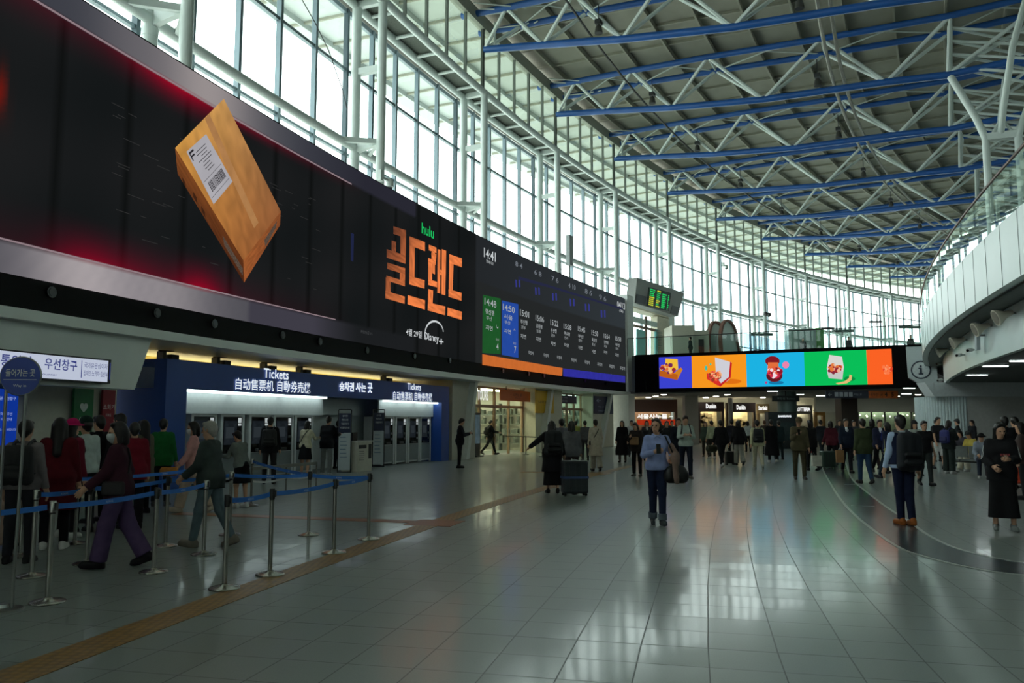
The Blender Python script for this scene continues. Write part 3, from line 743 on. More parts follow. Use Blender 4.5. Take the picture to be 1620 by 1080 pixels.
# ---- roof
def interp(x, xs, ys): return float(np.interp(x, xs, ys))
def z_up(r): return interp(-r, [-182, -170.4, -168.1, -164.5, -160, -154, -148, -144, -132], [22.7, 22.45, 22.37, 22.3, 22.15, 21.85, 21.65, 21.8, 22.3])
def z_lo(r): return interp(-r, [-169.8, -166.5, -162.4, -157.2, -151, -148.2, -145.7, -140, -132], [20.95, 20.54, 20.0, 19.5, 19.25, 19.05, 19.15, 19.4, 19.7])
def roof():
    DK = mat((138, 138, 126), .75, var=.12, scale=.6, stretch=(1, 1, 1))
    rs = [181, 176, 171, 168, 164.5, 160, 156, 152, 148, 144, 138, 131]; ths = np.arange(TH_END-2, TH_START+1.6, 1.0)
    vs = []; fs = []
    for t in ths:
        for r in rs: vs.append(PT(r, t, z_up(r)+.62))
        for r in rs: vs.append(PT(r, t, z_up(r)+.9))
    n = len(rs)
    for i in range(len(ths)-1):
        a, b = i*2*n, (i+1)*2*n
        for j in range(n-1):
            fs.append((a+j, a+j+1, b+j+1, b+j)); fs.append((a+n+j, b+n+j, b+n+j+1, a+n+j+1))
        fs.append((a, b, b+n, a+n)); fs.append((a+n-1, a+2*n-1, b+2*n-1, b+n-1))
    m = MB(); out = [f for f in fs if min(math.hypot(vs[i].x-CX, vs[i].y-CY) for i in f) > 170.5]; m.add(vs, [f for f in fs if f not in set(out)]); m.add(vs, out, 1); struct(m.obj('ceiling', [DK, mat((180, 187, 184), .6, var=.05, scale=.5)]), 'grey panelled underside of the curved station roof', 'ceiling')  # overhang part paler: bright haze of the window glass put into its colour
    PU = mat((142, 142, 128), .6, var=.08, scale=1)
    for i, r in enumerate([179.5, 176.5, 173.5, 168.9, 166.6, 164.3, 162.0, 159.7, 157.4, 155.1, 152.8, 150.5, 148.2, 145.5, 142, 138]):
        m = MB(); k = int((TH_START-TH_END)/1.0); z = z_up(r)+.46
        pts = [PT(r, TH_END+(TH_START-TH_END)*q/k, z) for q in range(k+1)]
        for a, b in zip(pts, pts[1:]): m.bar(a, b, .10, .32)
        o = m.obj('roof_purlin', PU if r < 172 else mat((176, 182, 180), .6, var=.05)); tag(o, 'grey roof purlin running along the hall, one of those just under the roof panels', 'roof beam', 'purlins under the roof panels')  # purlins outside the wall paler too, glass haze put into their colour
    q = 0
    for a, b in zip(FRAME_TH, FRAME_TH[1:]):
        for f_ in (0, .25, .5, .75):
            th = a+(b-a)*f_
            if th > 168: continue
            m = MB(); rr = [180.5, 171, 164.5, 160, 154, 148, 144, 132]
            for r0, r1 in zip(rr, rr[1:]): m.bar(PT(r0, th, z_up(r0)+.56), PT(r1, th, z_up(r1)+.56), .12, .16)
            tag(m.obj('roof_rib', PU), 'thin grey rib crossing the roof panels from wall to balcony', 'roof beam', 'ribs across the roof panels')
roof()
ORD = ['first', 'second', 'third', 'fourth', 'fifth', 'sixth', 'seventh', 'eighth', 'ninth', 'tenth', 'eleventh', 'twelfth', 'thirteenth', 'fourteenth', 'fifteenth', 'sixteenth']
def truss(th, label):
    near = th > 140; nn = 10 if near else 6
    t = thing('roof_truss', PT(160, th, 19.5), label, 'roof truss', 'blue roof trusses')
    d = 1.0
    def U(r, sd): return PT(r, th, z_up(r))+et(th)*(d*sd)
    B = lambda r: PT(r, th, z_lo(r))
    rb = [169.8, 166.5, 162.4, 157.2, 151, 148.2, 145.7, 140, 133]; ru = [170.6, 168.1, 164.5, 160, 154, 148, 143.5, 137, 132]
    m = MB(); m.path([B(r) for r in [169.8, 168, 166.5, 164.5, 162.4, 160, 157.2, 154, 151, 148.2, 145.7, 140, 133]], .185, nn); m.obj('lower_chord', BLUE, t, True)
    for sd in (-1, 1):
        m = MB(); m.path([U(r, sd) for r in ru], .17, nn); m.obj('upper_chord', BLUE, t, True)
    W = MB()
    for i, r in enumerate(ru[1:-2], 1):
        for sd in (-1, 1):
            if i-1 < len(rb): W.tube(B(rb[i-1]), U(r, sd), .10, 7)
            if i < len(rb) and r > 147: W.tube(U(r, sd), B(rb[i]), .10, 7)
        W.tube(U(r, -1), U(r, 1), .07, 6)
    W.obj('web_struts', STEEL, t, True)
    W = MB()
    for i in range(1, len(ru)-2):
        a, b = ru[i], ru[i+1]; mid = (a+b)/2
        W.path([U(a, -1), (U(mid, -1)+U(mid, 1))/2+Vector((0, 0, .25)), U(b, 1)], .04, 5); W.path([U(a, 1), (U(mid, -1)+U(mid, 1))/2+Vector((0, 0, .25)), U(b, -1)], .04, 5)
    W.obj('tie_rods', STEEL, t, True)
    W = MB()      # fan of small struts where the truss meets the window wall
    if near:
        for sd in (-1, 1):
            for k in range(3): W.tube(PT(169.4, th+sd*(.25+.22*k), 22.4), PT(168.1-.5*k, th+sd*.25, z_up(168)-.1), .035, 5)
        W.tube(PT(169.2, th, 20.9), PT(169.2, th, 22.3), .06, 6); W.obj('end_struts', STEEL, t, True)
    return t
k = 0
for th in FRAME_TH:
    if th > 160: continue
    k += 1; truss(th, 'blue steel roof truss with white web struts, %s along the hall from the camera' % ORD[k-1])
def tree_column(th, label):
    t = thing('column', PT(146.2, th, 6.2), label, 'column', None, 'structure')
    m = MB(); m.path([PT(146.75, th, 6.2), PT(146.75, th, 15.5), PT(147.1, th, 16.6), PT(148.1, th, 18.95)], .17, 10); m.obj('shaft', STEEL, t, True)
    m = MB(); m.path([PT(145.4, th, 6.2), PT(145.4, th, 15.4), PT(144.9, th, 16.8), PT(143.9, th, 19.2)], .17, 10); m.obj('shaft', STEEL, t, True)
    m = MB(); m.bar(PT(146.75, th, 15.55), PT(145.4, th, 15.5), .3, .34); m.obj('cross_tie', STEEL, t)
    for dt in (-2.6, 2.6):
        m = MB(); m.path([PT(146.1, th, 15.6), PT(146.0, th+dt*.12, 16.6), PT(145.6, th+dt*.3, 19.1), PT(144.8, th+dt, 21.8)], .15, 9); m.obj('branch', STEEL, t, True)
    for r in (146.5, 145.6): m = MB(); m.tube(PT(r, th, 15.6), PT(146.05, th, 16.4), .07, 7); m.obj('brace', STEEL, t, True)
def edge_frame(th, label):
    t = thing('roof_brace', PT(146.8, th, 18), label, 'roof brace', 'white braces at the balcony end of the trusses')
    m = MB(); m.tube(PT(148.0, th, 21.6), PT(148.12, th, 19.1), .13, 8); m.obj('strut', STEEL, t, True)
    for z0, z1 in ((21.5, 20.2), (20.8, 19.6), (20.1, 18.9), (19.4, 18.2)):
        for dt in (-.5, .1):
            m = MB(); m.tube(PT(148.05, th, z0), PT(144.2, th+dt, z1), .075, 7); m.obj('diagonal', STEEL, t, True)
tree_column(152.5, 'white branching twin column rising from the right balcony')
k = 0
for th in FRAME_TH:
    if th > 160 or th < 126: continue
    k += 1; edge_frame(th, 'white diagonal braces where the %s roof truss passes over the balcony' % ORD[k-1])
# ---- window wall on the left
PANE = glass((236, 246, 244), .55, .01)
MULL = mat((112, 130, 138), .35, var=.05, scale=2, metal=.2)
def window_bay(n, ta, tb):
    t = thing('window_%d' % n, PT(171.5, (ta+tb)/2, 6.2), 'tall glazed bay of the curved window wall, number %d along it' % n, 'window', kind='structure')
    low = 6.15 if tb < 149.3 else 9.0
    m = MB(); nb = 5
    for i in range(nb+1):
        th = ta+(tb-ta)*i/nb
        m.fbox(PT(171.5, th, 0), et(th), er(th), -.07, .07, -.12, .08, low, 18.55)
    for z, hh in ((18.45, .1), (15.95, .06), (12.45, .05), (low+.06, .06), (9.4, .05)):
        m.pbox(171.44, 171.6, ta, tb, z-hh, z+hh, .8)
    m.obj('window_frame', MULL, t)
    m = MB(); m.add([PT(171.56, ta+(tb-ta)*i/nb, z) for i in range(nb+1) for z in (low, 18.5)], [(2*i, 2*i+2, 2*i+3, 2*i+1) for i in range(nb)]); m.obj('glass_pane', PANE, t)
    m = MB()
    for i in range(nb+1):
        th = ta+(tb-ta)*i/nb; w = .05 if 0 < i < nb else .09
        m.fbox(PT(169.9, th, 0), et(th), er(th), -w, w, -.07, .07, 18.7, 22.1)
    m.pbox(169.86, 169.98, ta, tb, 18.7, 18.85, .8); m.obj('clerestory_frame', mat((104, 112, 106), .4, var=.06), t)
    m = MB(); m.add([PT(169.95, ta+(tb-ta)*i/nb, z) for i in range(nb+1) for z in (18.75, 22.1)], [(2*i, 2*i+2, 2*i+3, 2*i+1) for i in range(nb)]); m.obj('clerestory_pane', glass((214, 226, 216), .8, .03), t)
    # ledge between the two glazing lines: tubes, rungs and grating
    m = MB(); m.arc(169.8, 18.62, ta, tb, .18, .6, 10); m.obj('inner_rail', STEEL, t, True)
    m = MB(); m.arc(171.05, 18.6, ta, tb, .18, .6, 10); m.obj('outer_rail', STEEL, t, True)
    m = MB()
    for i in range(nb): th = ta+(tb-ta)*(i+.5)/nb; m.tube(PT(169.8, th, 18.6), PT(171.05, th, 18.6), .08, 7)
    m.obj('rungs', STEEL, t, True)
    m = MB(); m.pbox(169.8, 171.6, ta, tb, 18.72, 18.8, .8); m.obj('soffit_grating', mat((84, 90, 82), .8, var=.3, scale=30), t)
    m = MB(); m.pbox(169.75, 170.1, ta, tb, 22.05, 22.75, .8); m.obj('eave_beam', mat((150, 154, 144), .6, var=.06), t)
    m = MB(); m.arc(171.0, 12.6, ta, tb, .17, .6, 10); m.obj('middle_rail', STEEL, t, True)
n = 0
for a, b in zip([TH_START]+FRAME_TH, FRAME_TH+[TH_END]):
    n += 1; window_bay(n, a, b)
def twin_column(th, k):
    low = 3.5 if th > 149.5 else .0
    low = 9.2 if th > 150 else 6.1 if th < 149 else 6.1
    t = thing('column', PT(170.4, th, low), 'white steel twin column of the window wall, number %d along it' % k, 'column', 'twin columns of the window wall', 'structure')
    m = MB(); m.tube(PT(169.8, th, low), PT(169.8, th, 18.62), .18, 14); m.obj('inner_shaft', STEEL, t, True)
    m = MB(); m.tube(PT(171.0, th, low), PT(171.0, th, 18.62), .2, 14); m.obj('outer_shaft', STEEL, t, True)
    for z in (18.6, 15.75):
        m = MB(); m.bar(PT(169.8, th, z), PT(171.0, th, z), .22, .26); m.obj('cross_tie', STEEL, t)
    m = MB(); e, q = er(th), et(th)      # haunched bracket at the middle rail
    m.prism([(0, .0), (1.2, .1), (1.2, -.42), (.75, -.3), (0, -.14)], PT(169.8, th, 12.75)-q*.09, e, (0, 0, 1), q*.18)
    for sd in (-1, 1): m.bar(PT(169.9, th, 12.72), PT(171.0, th+sd*.34, 12.62), .16, .2)
    m.obj('bracket', STEEL, t)
    m = MB(); m.tube(PT(171.0, th, 12.1), PT(171.0, th, 12.35), .22, 14); m.obj('collar', STEEL, t, True)
k = 0
for th in FRAME_TH:
    k += 1; twin_column(th, k)
m = MB(); m.pbox(182, 330, TH_END-12, TH_START+6, -.3, -.02, 2.0); m.pbox(172.4, 182, TH_END-3, TH_START+2, -.0, .02, 1.0); struct(m.obj('ground', mat((214, 214, 206), .8, var=.06, scale=.3)), 'pale ground added outside the window wall to bounce light', 'ground')  # unseen ground, added so that daylight bounces up to soffit and roof
# ---- closing walls (behind the camera, far end, right-hand side)
m = MB(); m.pbox(128, 176, TH_START+.6, TH_START+.9, 0, 23.5); struct(m.obj('wall_rear', WHITE), 'plain end wall of the hall behind the camera', 'wall')
m = MB(); m.pbox(128, 176, TH_END-.9, TH_END-.6, 0, 23.5); struct(m.obj('wall_far', WHITE), 'far end wall of the hall', 'wall')
m = MB(); m.pbox(131, 131.3, TH_END-.6, TH_START+.6, 0, 23.3, 1.0); struct(m.obj('wall_right', WHITE), 'right side wall behind the balcony', 'wall')
# ---- lower wall on the left, under the screen
m = MB(); m.pbox(168.0, 172.2, 149.55, TH_START, 3.46, 3.66, .6); struct(m.obj('trim_5', WHITE), 'white ledge running under the video wall', 'ledge')
a0, a1 = cylL(240, 530, 168.25)[0], cylL(213, 617, 168.25)[0]
m = MB(); m.pbox(168.25, 168.6, a1, TH_START, 2.34, 3.46, .6)
m.prism([(0, 2.34), (0, 3.46), ((a1-a0)*math.pi/180*168.25, 3.46)], PT(168.25, a1), et(a1), (0, 0, 1), er(a1)*.35)
struct(m.obj('wall_left', WHITE), 'white wall panel over the ticket windows with a slanted end', 'wall')
m = MB(); m.pbox(170.9, 171.2, 163.4, TH_START, 0, 3.46, .8); struct(m.obj('wall_left', mat((112, 96, 78), .7, var=.1, scale=1.5)), 'brown back wall of the ticket window recess', 'wall')
m = MB(); m.pbox(171.5, 171.8, 157.0, 163.4, 0, 3.46, .8); struct(m.obj('wall_left', mat((206, 190, 120), .6, var=.06)), 'pale yellow wall behind the ticket machine booth', 'wall')
m = MB(); m.pbox(168.9, 171.5, cylL(752, 650, 168.9)[0], 157.5, 0, 3.46, .4); struct(m.obj('wall_left', mat((186, 180, 166), .6, var=.05)), 'beige wall panel between booth and first entrance', 'wall')
m = MB(); m.pbox(171.2, 171.4, 145.6, 149.4, 0, 6.0, .8); struct(m.obj('wall_left', CREAM), 'cream wall beside the far shop', 'wall')
def fin(ut, ub, w, label):
    ta, _ = cylL(ut, 625, 168.6); tb, _ = cylL(ub, 690, 168.6)
    A, Bv = PT(168.6, ta, 3.46), PT(168.6, tb, 0); q = et(ta); e = er(ta)
    m = MB(); vs = [Bv, Bv+q*w, A+q*w, A]; vs = vs+[p+e*.32 for p in vs]
    m.add(vs, [(0, 1, 2, 3), (7, 6, 5, 4), (0, 4, 5, 1), (1, 5, 6, 2), (2, 6, 7, 3), (3, 7, 4, 0)])
    struct(m.obj('column', mat((214, 216, 210), .5, var=.05)), label, 'pillar')
fin(752, 738, .30, 'white slanted fin left of the first glass entrance')
fin(873, 859, .34, 'white slanted fin between the two glass entrances')
fin(967, 951, .34, 'white slanted fin right of the second entrance')
m = MB(); m.fbox(PT(168.1, 149.95, 0), et(149.9), er(149.9), 0, 1.15, 0, 1.2, 0, 10.4); struct(m.obj('column', mat((222, 226, 222), .5, var=.05)), 'pale grey pier at the far end of the video wall', 'pillar')
# ---- upper floor slab beyond the bridge, and its underside
m = MB(); m.pbox(149.2, 172.3, TH_END-.5, 149.5, 5.4, 6.05, .8); struct(m.obj('floor', mat((150, 156, 152), .4, var=.06)), 'upper level floor beyond the bridge', 'floor')
m = MB(); m.pbox(140, 172.3, TH_END-.5, 149.9, 3.55, 3.7, .8); struct(m.obj('ceiling', mat((120, 122, 118), .7, var=.06)), 'grey ceiling under the upper level by the shops', 'ceiling')
# ---- right-hand balcony
BP = mat((196, 208, 206), .35, var=.04, scale=.7)
def balcony():
    t = thing('balcony', PT(150, 155, 3.55), 'white curved balcony front with glass balustrade on the right', 'balcony', kind='structure')
    T0, T1 = 128.0, 176.0
    m = MB(); m.pbox(149.7, 150.0, T0, T1, 4.75, 6.2, .3); m.obj('front_panel', BP, t, True)
    for th in np.arange(141, 166, .55):
        q = MB(); q.pbox(149.99, 150.006, th, th+.008, 4.76, 6.19); q.obj('panel_joint', mat((120, 130, 128), .6), t)
    m = MB(); m.pbox(149.0, 149.75, T0, T1, 4.70, 4.76, .4); m.obj('lip_soffit', mat((90, 96, 94), .7), t)
    m = MB(); m.pbox(148.95, 149.1, T0, T1, 3.5, 4.72, .3); m.obj('lower_fascia', BP, t, True)
    m = MB(); m.add([PT(149.95, T0+(T1-T0)*i/96, z) for i in range(97) for z in (6.2, 7.36)], [(2*i, 2*i+2, 2*i+3, 2*i+1) for i in range(96)]); m.obj('glass_balustrade', glass((214, 232, 228), 1.0, .015), t)
    m = MB(); m.arc(149.95, 7.42, T0, T1, .035, .4, 8); m.obj('handrail', mat((104, 82, 72), .4), t, True)
    m = MB()
    for th in np.arange(T0, T1, .5): m.fbox(PT(149.9, th, 0), et(th), er(th), -.02, .02, -.06, .02, 6.15, 6.4)
    m.obj('glass_clamps', ALU, t)
    m = MB(); m.pbox(131, 149.7, T0-14, T1+2, 6.0, 6.2, .8); m.obj('deck', mat((130, 134, 130), .6), t)
balcony()
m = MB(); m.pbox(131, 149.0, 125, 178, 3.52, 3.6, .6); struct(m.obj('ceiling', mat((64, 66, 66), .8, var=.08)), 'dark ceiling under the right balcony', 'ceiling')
def underwall():
    y0 = 38.4; xa = at_d(1530, y0).x; R = 1.5
    m = MB(); m.box(xa-R*.9-.35, 46, y0-.35, y0+.5, 2.86, 3.52)
    m.add([(xa-R*.9-.35, y0-.35, 2.86), (xa-R*.9-.75, y0-.35, 3.52), (xa-R*.9-.75, y0+.5, 3.52), (xa-R*.9-.35, y0+.5, 2.86), (xa-R*.9-.3, y0-.35, 3.52), (xa-R*.9-.3, y0+.5, 3.52)], [(0, 1, 4), (0, 3, 2, 1), (3, 5, 2), (1, 2, 5, 4)])
    struct(m.obj('trim_6', mat((214, 220, 222), .6, var=.05)), 'grey bulkhead above the wall under the balcony', 'bulkhead')
    m = MB(); m.box(xa, 46, y0, y0+.3, 0, 2.86); struct(m.obj('wall_right', mat((196, 196, 192), .5, var=.06)), 'flat grey wall under the right balcony', 'wall')
    m = MB(); n = 22; vs = []
    for k in range(n+1):
        a = math.pi*(1.5-.62*k/n); vs += [(xa+R*math.cos(a), y0+R+R*math.sin(a), 0), (xa+R*math.cos(a), y0+R+R*math.sin(a), 2.86)]
        if k < n: q = math.pi*(1.5-.62*(k+.5)/n); m.tube((xa+R*math.cos(q), y0+R+R*math.sin(q)-.01, 0), (xa+R*math.cos(q), y0+R+R*math.sin(q)-.01, 2.86), .075, 8)
    m.add(vs, [(2*k, 2*k+2, 2*k+3, 2*k+1) for k in range(n)])
    struct(m.obj('column', mat((200, 214, 216), .35, var=.06), None, True), 'rounded ribbed grey corner of the wall under the balcony', 'column')
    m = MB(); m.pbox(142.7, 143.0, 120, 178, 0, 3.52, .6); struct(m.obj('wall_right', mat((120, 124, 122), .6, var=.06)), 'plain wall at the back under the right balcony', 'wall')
underwall()
# ---- far wall of the ground level with the shops: a straight wall across the hall
WY = 63.0
m = MB(); m.box(13.2, 40, WY+2.2, WY+2.5, 0, 3.55); m.box(5, 40, WY+9, WY+9.3, 0, 3.55); struct(m.obj('wall_back', mat((176, 182, 174), .6, var=.05)), 'pale wall closing the ground level behind the shops', 'wall')
m = MB(); m.box(23.2, 38, WY-2.0, WY-1.6, 2.5, 3.55); m.box(23.2, 38, WY-2.06, WY-2.0, 2.86, 2.92); m.box(23.2, 38, WY-2.25, WY-1.5, 2.38, 2.5); struct(m.obj('wall_back', mat((196, 204, 194), .5, var=.04)), 'long white beam over the shop glazing at far right', 'wall')
# ------------------------------------------------------------------ the giant LED wall
RS = 168.2
def arcmap(r, th0, z0):
    """(x along the wall to the right, y up) from the point (r, th0, z0) on the arc"""
    k = 180/math.pi/r
    return lambda x, y: PT(r, th0-x*k, z0+y)
def uvmap(u, v, r):
    th, z = cylL(u, v, r); return arcmap(r, th, z)
def quad_uv(mb, pts, r, mi=0):
    """polygon whose corners lie on the wall of radius r"""
    q = [PT(r, *cylL(u, v, r)) for u, v in pts]; mb.add(q, [tuple(range(len(q)))], mi)
def pix_u(P):
    y, z = P.y*_c+(P.z-EYE)*_s, 0
    return 810+F_PIX*P.x/y if y > .5 else -400
def grad_quad(name, quads, r, t, par, var=.1, n=10, seed=1, dip=0.0):
    """parts of the LED picture with colours blended between their corners; quads: (four uv corners, four colours)"""
    vs, fs, cs = [], [], []; rnd = random.Random(seed)
    for P, K in quads:
        b0 = len(vs)
        for i in range(n+1):
            for j in range(n+1):
                a, b = i/n, j/n; w = ((1-a)*(1-b), a*(1-b), a*b, (1-a)*b)
                vs.append(PT(r, *cylL(sum(q*p[0] for q, p in zip(w, P)), sum(q*p[1] for q, p in zip(w, P)), r)))
                q = 1+rnd.uniform(-var, var); cs.append(lin([max(0, min(255, q*sum(x*k[e] for x, k in zip(w, K)))) for e in range(3)]))
        fs += [(b0+i*(n+1)+j, b0+(i+1)*(n+1)+j, b0+(i+1)*(n+1)+j+1, b0+i*(n+1)+j+1) for i in range(n) for j in range(n)]
    m = MB(); m.add(vs, fs); return m.obj(name, glow_attr(), par, colors=cs)
ZRED = cylL(5, 150, RS)[1]
def video_wall():
    T0, T1 = 176.0, 150.0; ZB, ZL, ZT = 3.66, 4.27, 10.06
    t = thing('video_wall', PT(RS, 160, ZB), 'giant curved LED video wall above the ticket machines with advert and timetable', 'video wall')
    m = MB(); m.pbox(RS+.03, RS+.6, T0, T1, ZB, ZT+.05, .4); m.obj('casing', mat((14, 15, 16), .7, var=.2, scale=3, spec=.2), t)
    # picture
    nu, nz = 420, 46; vs = []; cols = []
    lerp = lambda a, b, x: [a[i]+(b[i]-a[i])*min(1, max(0, x)) for i in range(3)]
    for i in range(nu+1):
        th = T0+(T1-T0)*i/nu
        for j in range(nz+1):
            z = ZL+(ZT-ZL)*j/nz; c = [24, 28, 28]
            if th > 157.2:   # advert
                ad = th > 159.15
                n1 = math.sin(th*3.1+z*1.3)*math.sin(th*1.7-z*.9)
                c = [24+4*n1, 26+3*n1, 27+3*n1]
                if math.sin((th-157)*2*math.pi/.62) > .965: c = [15, 17, 17]
                zt, zb = 9.47, 4.86
                if ad:
                    pu = pix_u(PT(RS, th, z)); bump = lambda x, x0, w: math.exp(-((x-x0)/w)**2)
                    if z < zt:
                        g = max(0, 1-(zt-z)/(.75 if pu < 345 else .35)); c = lerp(c, (150, 8, 34), g**1.7*min(1, .25+.75*bump(pu, 285, 75)+(.25 if pu > 370 else 0))*min(1, max(0, (575-pu)/160)))
                    if z > zb:
                        g = max(0, 1-(z-zb)/.95); c = lerp(c, (146, 6, 34), g**1.8*min(1, .14+.62*bump(pu, 140, 60)+.8*bump(pu, 318, 36)+.3*bump(pu, 230, 60))*min(1, max(0, (560-pu)/150)))
                    if z >= zt: c = lerp((60, 62, 70), (150, 142, 142), bump(pu, 330, 85)+.3*bump(pu, 200, 60)); c = lerp((40, 40, 50), c, (580-pu)/120)
                    if z <= zb:
                        c = lerp((118, 114, 120), (168, 160, 162), bump(pu, 120, 90)+.8*bump(pu, 285, 60)+.06*math.sin(z*60+pu*.3)); c = lerp((66, 66, 72), c, bump(pu, 170, 190)); c = lerp((62, 60, 70) if pu > 395 else c, c, min(1, abs(pu-395)/50) if pu < 395 else 0)
                        c = lerp((28, 30, 32), c, (565-pu)/70)
                    c = lerp(c, (120, 22, 14), bump(pu, 3, 7)*bump(z, ZRED, .45)*.9)
            else:
                c = lerp((36, 39, 42), (48, 54, 58), (157-th)/7.0)
                if z < 8.0: c = lerp(c, (36, 38, 38), .8)
            vs.append(PT(RS, th, z)); cols.append(lin([max(0, x) for x in c]))
    n = nz+1; m = MB(); m.add(vs, [(i*n+j, (i+1)*n+j, (i+1)*n+j+1, i*n+j+1) for i in range(nu) for j in range(nz)])
    m.obj('led_panel', glow_attr(), t, colors=cols)
    R1, R2, R3 = RS-.012, RS-.02, RS-.028; RP1, RP2, RP3 = RS-.018, RS-.025, RS-.032
    # thin bright rims of the framed advert
    m = MB(); m.pbox(R1, R1+.008, 166.2, cylL(556, 288, RS)[0], 9.46, 9.50, .3); m.pbox(R1, R1+.008, 167, cylL(530, 515, RS)[0], 4.85, 4.88, .3); m.obj('advert_rim', glow((150, 130, 136), .9), t)
    # the parcel
    def face(pts, rgb, r, nm, noise=.12, sc=1.1):
        m = MB(); quad_uv(m, pts, r); return m.obj(nm, glow(rgb, 1, 'led_picture', noise, sc), t)
    A, B_, C_, D_, E_, F_, G_ = (354, 156), (277, 234), (400, 438), (444, 340), (386, 447), (280, 262), (441, 356)
    box = grad_quad('parcel_picture', [(((277, 234), (385, 412), (386, 447), (281, 275)), ((128, 74, 36), (92, 48, 24), (70, 36, 20), (104, 58, 30))), (((385, 412), (444, 334), (443, 356), (386, 447)), ((150, 86, 44), (132, 76, 42), (120, 66, 36), (156, 86, 46))),
        (((354, 156), (277, 234), (385, 412), (444, 334)), ((192, 144, 84), (198, 142, 66), (152, 94, 50), (136, 86, 52)))], RP1, t, t, .09, 14)
    m = MB(); quad_uv(m, [(331, 180), (324, 188), (402, 361), (409, 352)], RP2); m.obj('tape_strip', glow((170, 122, 76), 1, 'led_picture', .1, 3), box)
    m = MB(); quad_uv(m, [(326, 212), (295, 240), (338, 323), (368, 287)], RP2); m.obj('address_label', glow((168, 166, 172), 1, 'led_picture', .06, 2), box)
    m = MB()
    lx = lambda a, b: tuple((1-a)*((1-b)*p0+b*p3)+a*((1-b)*p1+b*p2) for p0, p1, p2, p3 in zip((326, 212), (295, 240), (338, 323), (368, 287)))   # a across to the left, b down the label
    def lq(a0, a1, b0, b1): quad_uv(m, [lx(a0, b0), lx(a1, b0), lx(a1, b1), lx(a0, b1)], RP3)
    rnd = random.Random(3)
    lq(.90, .94, .04, .20); lq(.72, .90, .04, .075); lq(.76, .90, .11, .14)
    for k in range(8):
        b = .12+.055*k
        lq(.15+.2*rnd.random(), .55+.25*rnd.random(), b, b+.012)
    lq(.05, .95, .60, .607); lq(.05, .95, .90, .907); x = .12
    while x < .80: w = rnd.choice((.012, .02, .03)); lq(x, x+w, .66, .84); x += w+rnd.choice((.012, .02))
    m.obj('label_print', glow((40, 38, 42), 1), box)
    m = MB(); quad_uv(m, [(418, 380), (438, 349), (437, 359), (420, 390)], RP2); quad_uv(m, [(352, 372), (384, 424), (384, 436), (355, 388)], RP2); m.obj('side_label', glow((84, 70, 60), 1, 'led_picture', .5, 40), box)
    m = MB(); quad_uv(m, [(288, 280), (293, 288), (294, 297), (289, 288)], RP2); quad_uv(m, [(305, 302), (311, 312), (312, 322), (306, 312)], RP2); quad_uv(m, [(318, 325), (324, 335), (325, 344), (319, 334)], RP2); m.obj('side_print', glow((60, 34, 20), 1), box)
    # faint chalky scratches on the dark backdrop
    m = MB(); rnd = random.Random(5)
    for k in range(60):
        th = rnd.uniform(161.4, 164.2); z = rnd.uniform(5.5, 8.4); w = rnd.uniform(.1, .5)
        m.pbox(R1, R1+.006, th, th-w*.34, z, z+.012, 1)
    m.obj('backdrop_marks', glow((48, 48, 48), 1), t)
    # title: blocky hangul drawn stroke by stroke
    m = MB(); Z3 = lambda x, y: (540+x/5.4, 330+y/5.4)
    strokes = []
    def st(*pts):
        pp = [Z3(*p) for p in pts]
        def k(p): a = min(1, max(0, (p[0]-618)/60)); b = min(1, max(0, (p[1]-365)/110)); w = min(1, .12+.75*a+.55*b); return (70+160*w, 40+84*w, 32+36*w)
        strokes.append((pp, [k(p) for p in pp]))
    st((445, 150), (552, 185), (552, 250), (445, 215)); st((505, 225), (552, 240), (548, 470), (505, 455)); st((430, 270), (468, 282), (468, 372), (430, 360)); st((388, 345), (548, 400), (548, 470), (388, 418))
    st((392, 460), (545, 508), (545, 560), (392, 515)); st((500, 545), (545, 560), (543, 640), (500, 625)); st((385, 570), (543, 620), (543, 662), (385, 612)); st((380, 585), (420, 598), (420, 730), (378, 740)); st((376, 700), (542, 750), (540, 812), (376, 765))
    st((582, 235), (714, 285), (714, 362), (582, 312)); st((582, 300), (628, 318), (624, 590), (580, 575)); st((580, 572), (712, 612), (710, 682), (580, 645)); st((568, 738), (715, 782), (713, 862), (566, 815))
    st((748, 308), (812, 332), (812, 380), (748, 355)); st((770, 372), (812, 385), (808, 452), (770, 440)); st((742, 420), (808, 442), (806, 480), (742, 462)); st((742, 460), (776, 470), (776, 650), (742, 640)); st((742, 600), (818, 625), (818, 672), (742, 650))
    st((778, 330), (800, 345), (800, 560), (778, 552)); st((822, 345), (846, 352), (844, 725), (820, 718)); st((858, 345), (896, 360), (888, 740), (856, 730)); st((840, 520), (862, 526), (862, 570), (840, 564))
    st((742, 685), (784, 698), (780, 812), (740, 800)); st((740, 800), (888, 835), (886, 910), (738, 868))
    st((922, 388), (1030, 425), (1030, 500), (922, 462)); st((922, 460), (958, 472), (952, 700), (918, 690)); st((916, 688), (1028, 718), (1026, 786), (916, 752)); st((908, 845), (1030, 880), (1028, 950), (906, 912))
    grad_quad('title_lettering', strokes, R1, t, t, .14, 4, 2)
    def wr(nm, body, u, v, hpx, rgb, bold=.0, wpx=None, mb=None, r=R1):
        f = uvmap(u, v, r); th, z = cylL(u, v, r); z2 = cylL(u, v+hpx, r)[1]; hh = abs(z-z2)
        ww = None
        if wpx: tb = cylL(u+wpx, v, r)[0]; ww = abs(th-tb)*math.pi/180*r
        q = mb or MB(); write(q, body, f, w=ww, h=hh, bold=bold)
        if mb is None: q.obj(nm, glow(rgb, 1), t)
    wr('hulu_lettering', 'hulu', 677, 365, 17, (28, 190, 96), .02, 19)
    wr('date_lettering', '4월 29일', 655, 527, 11, (200, 204, 206), .01, 24)
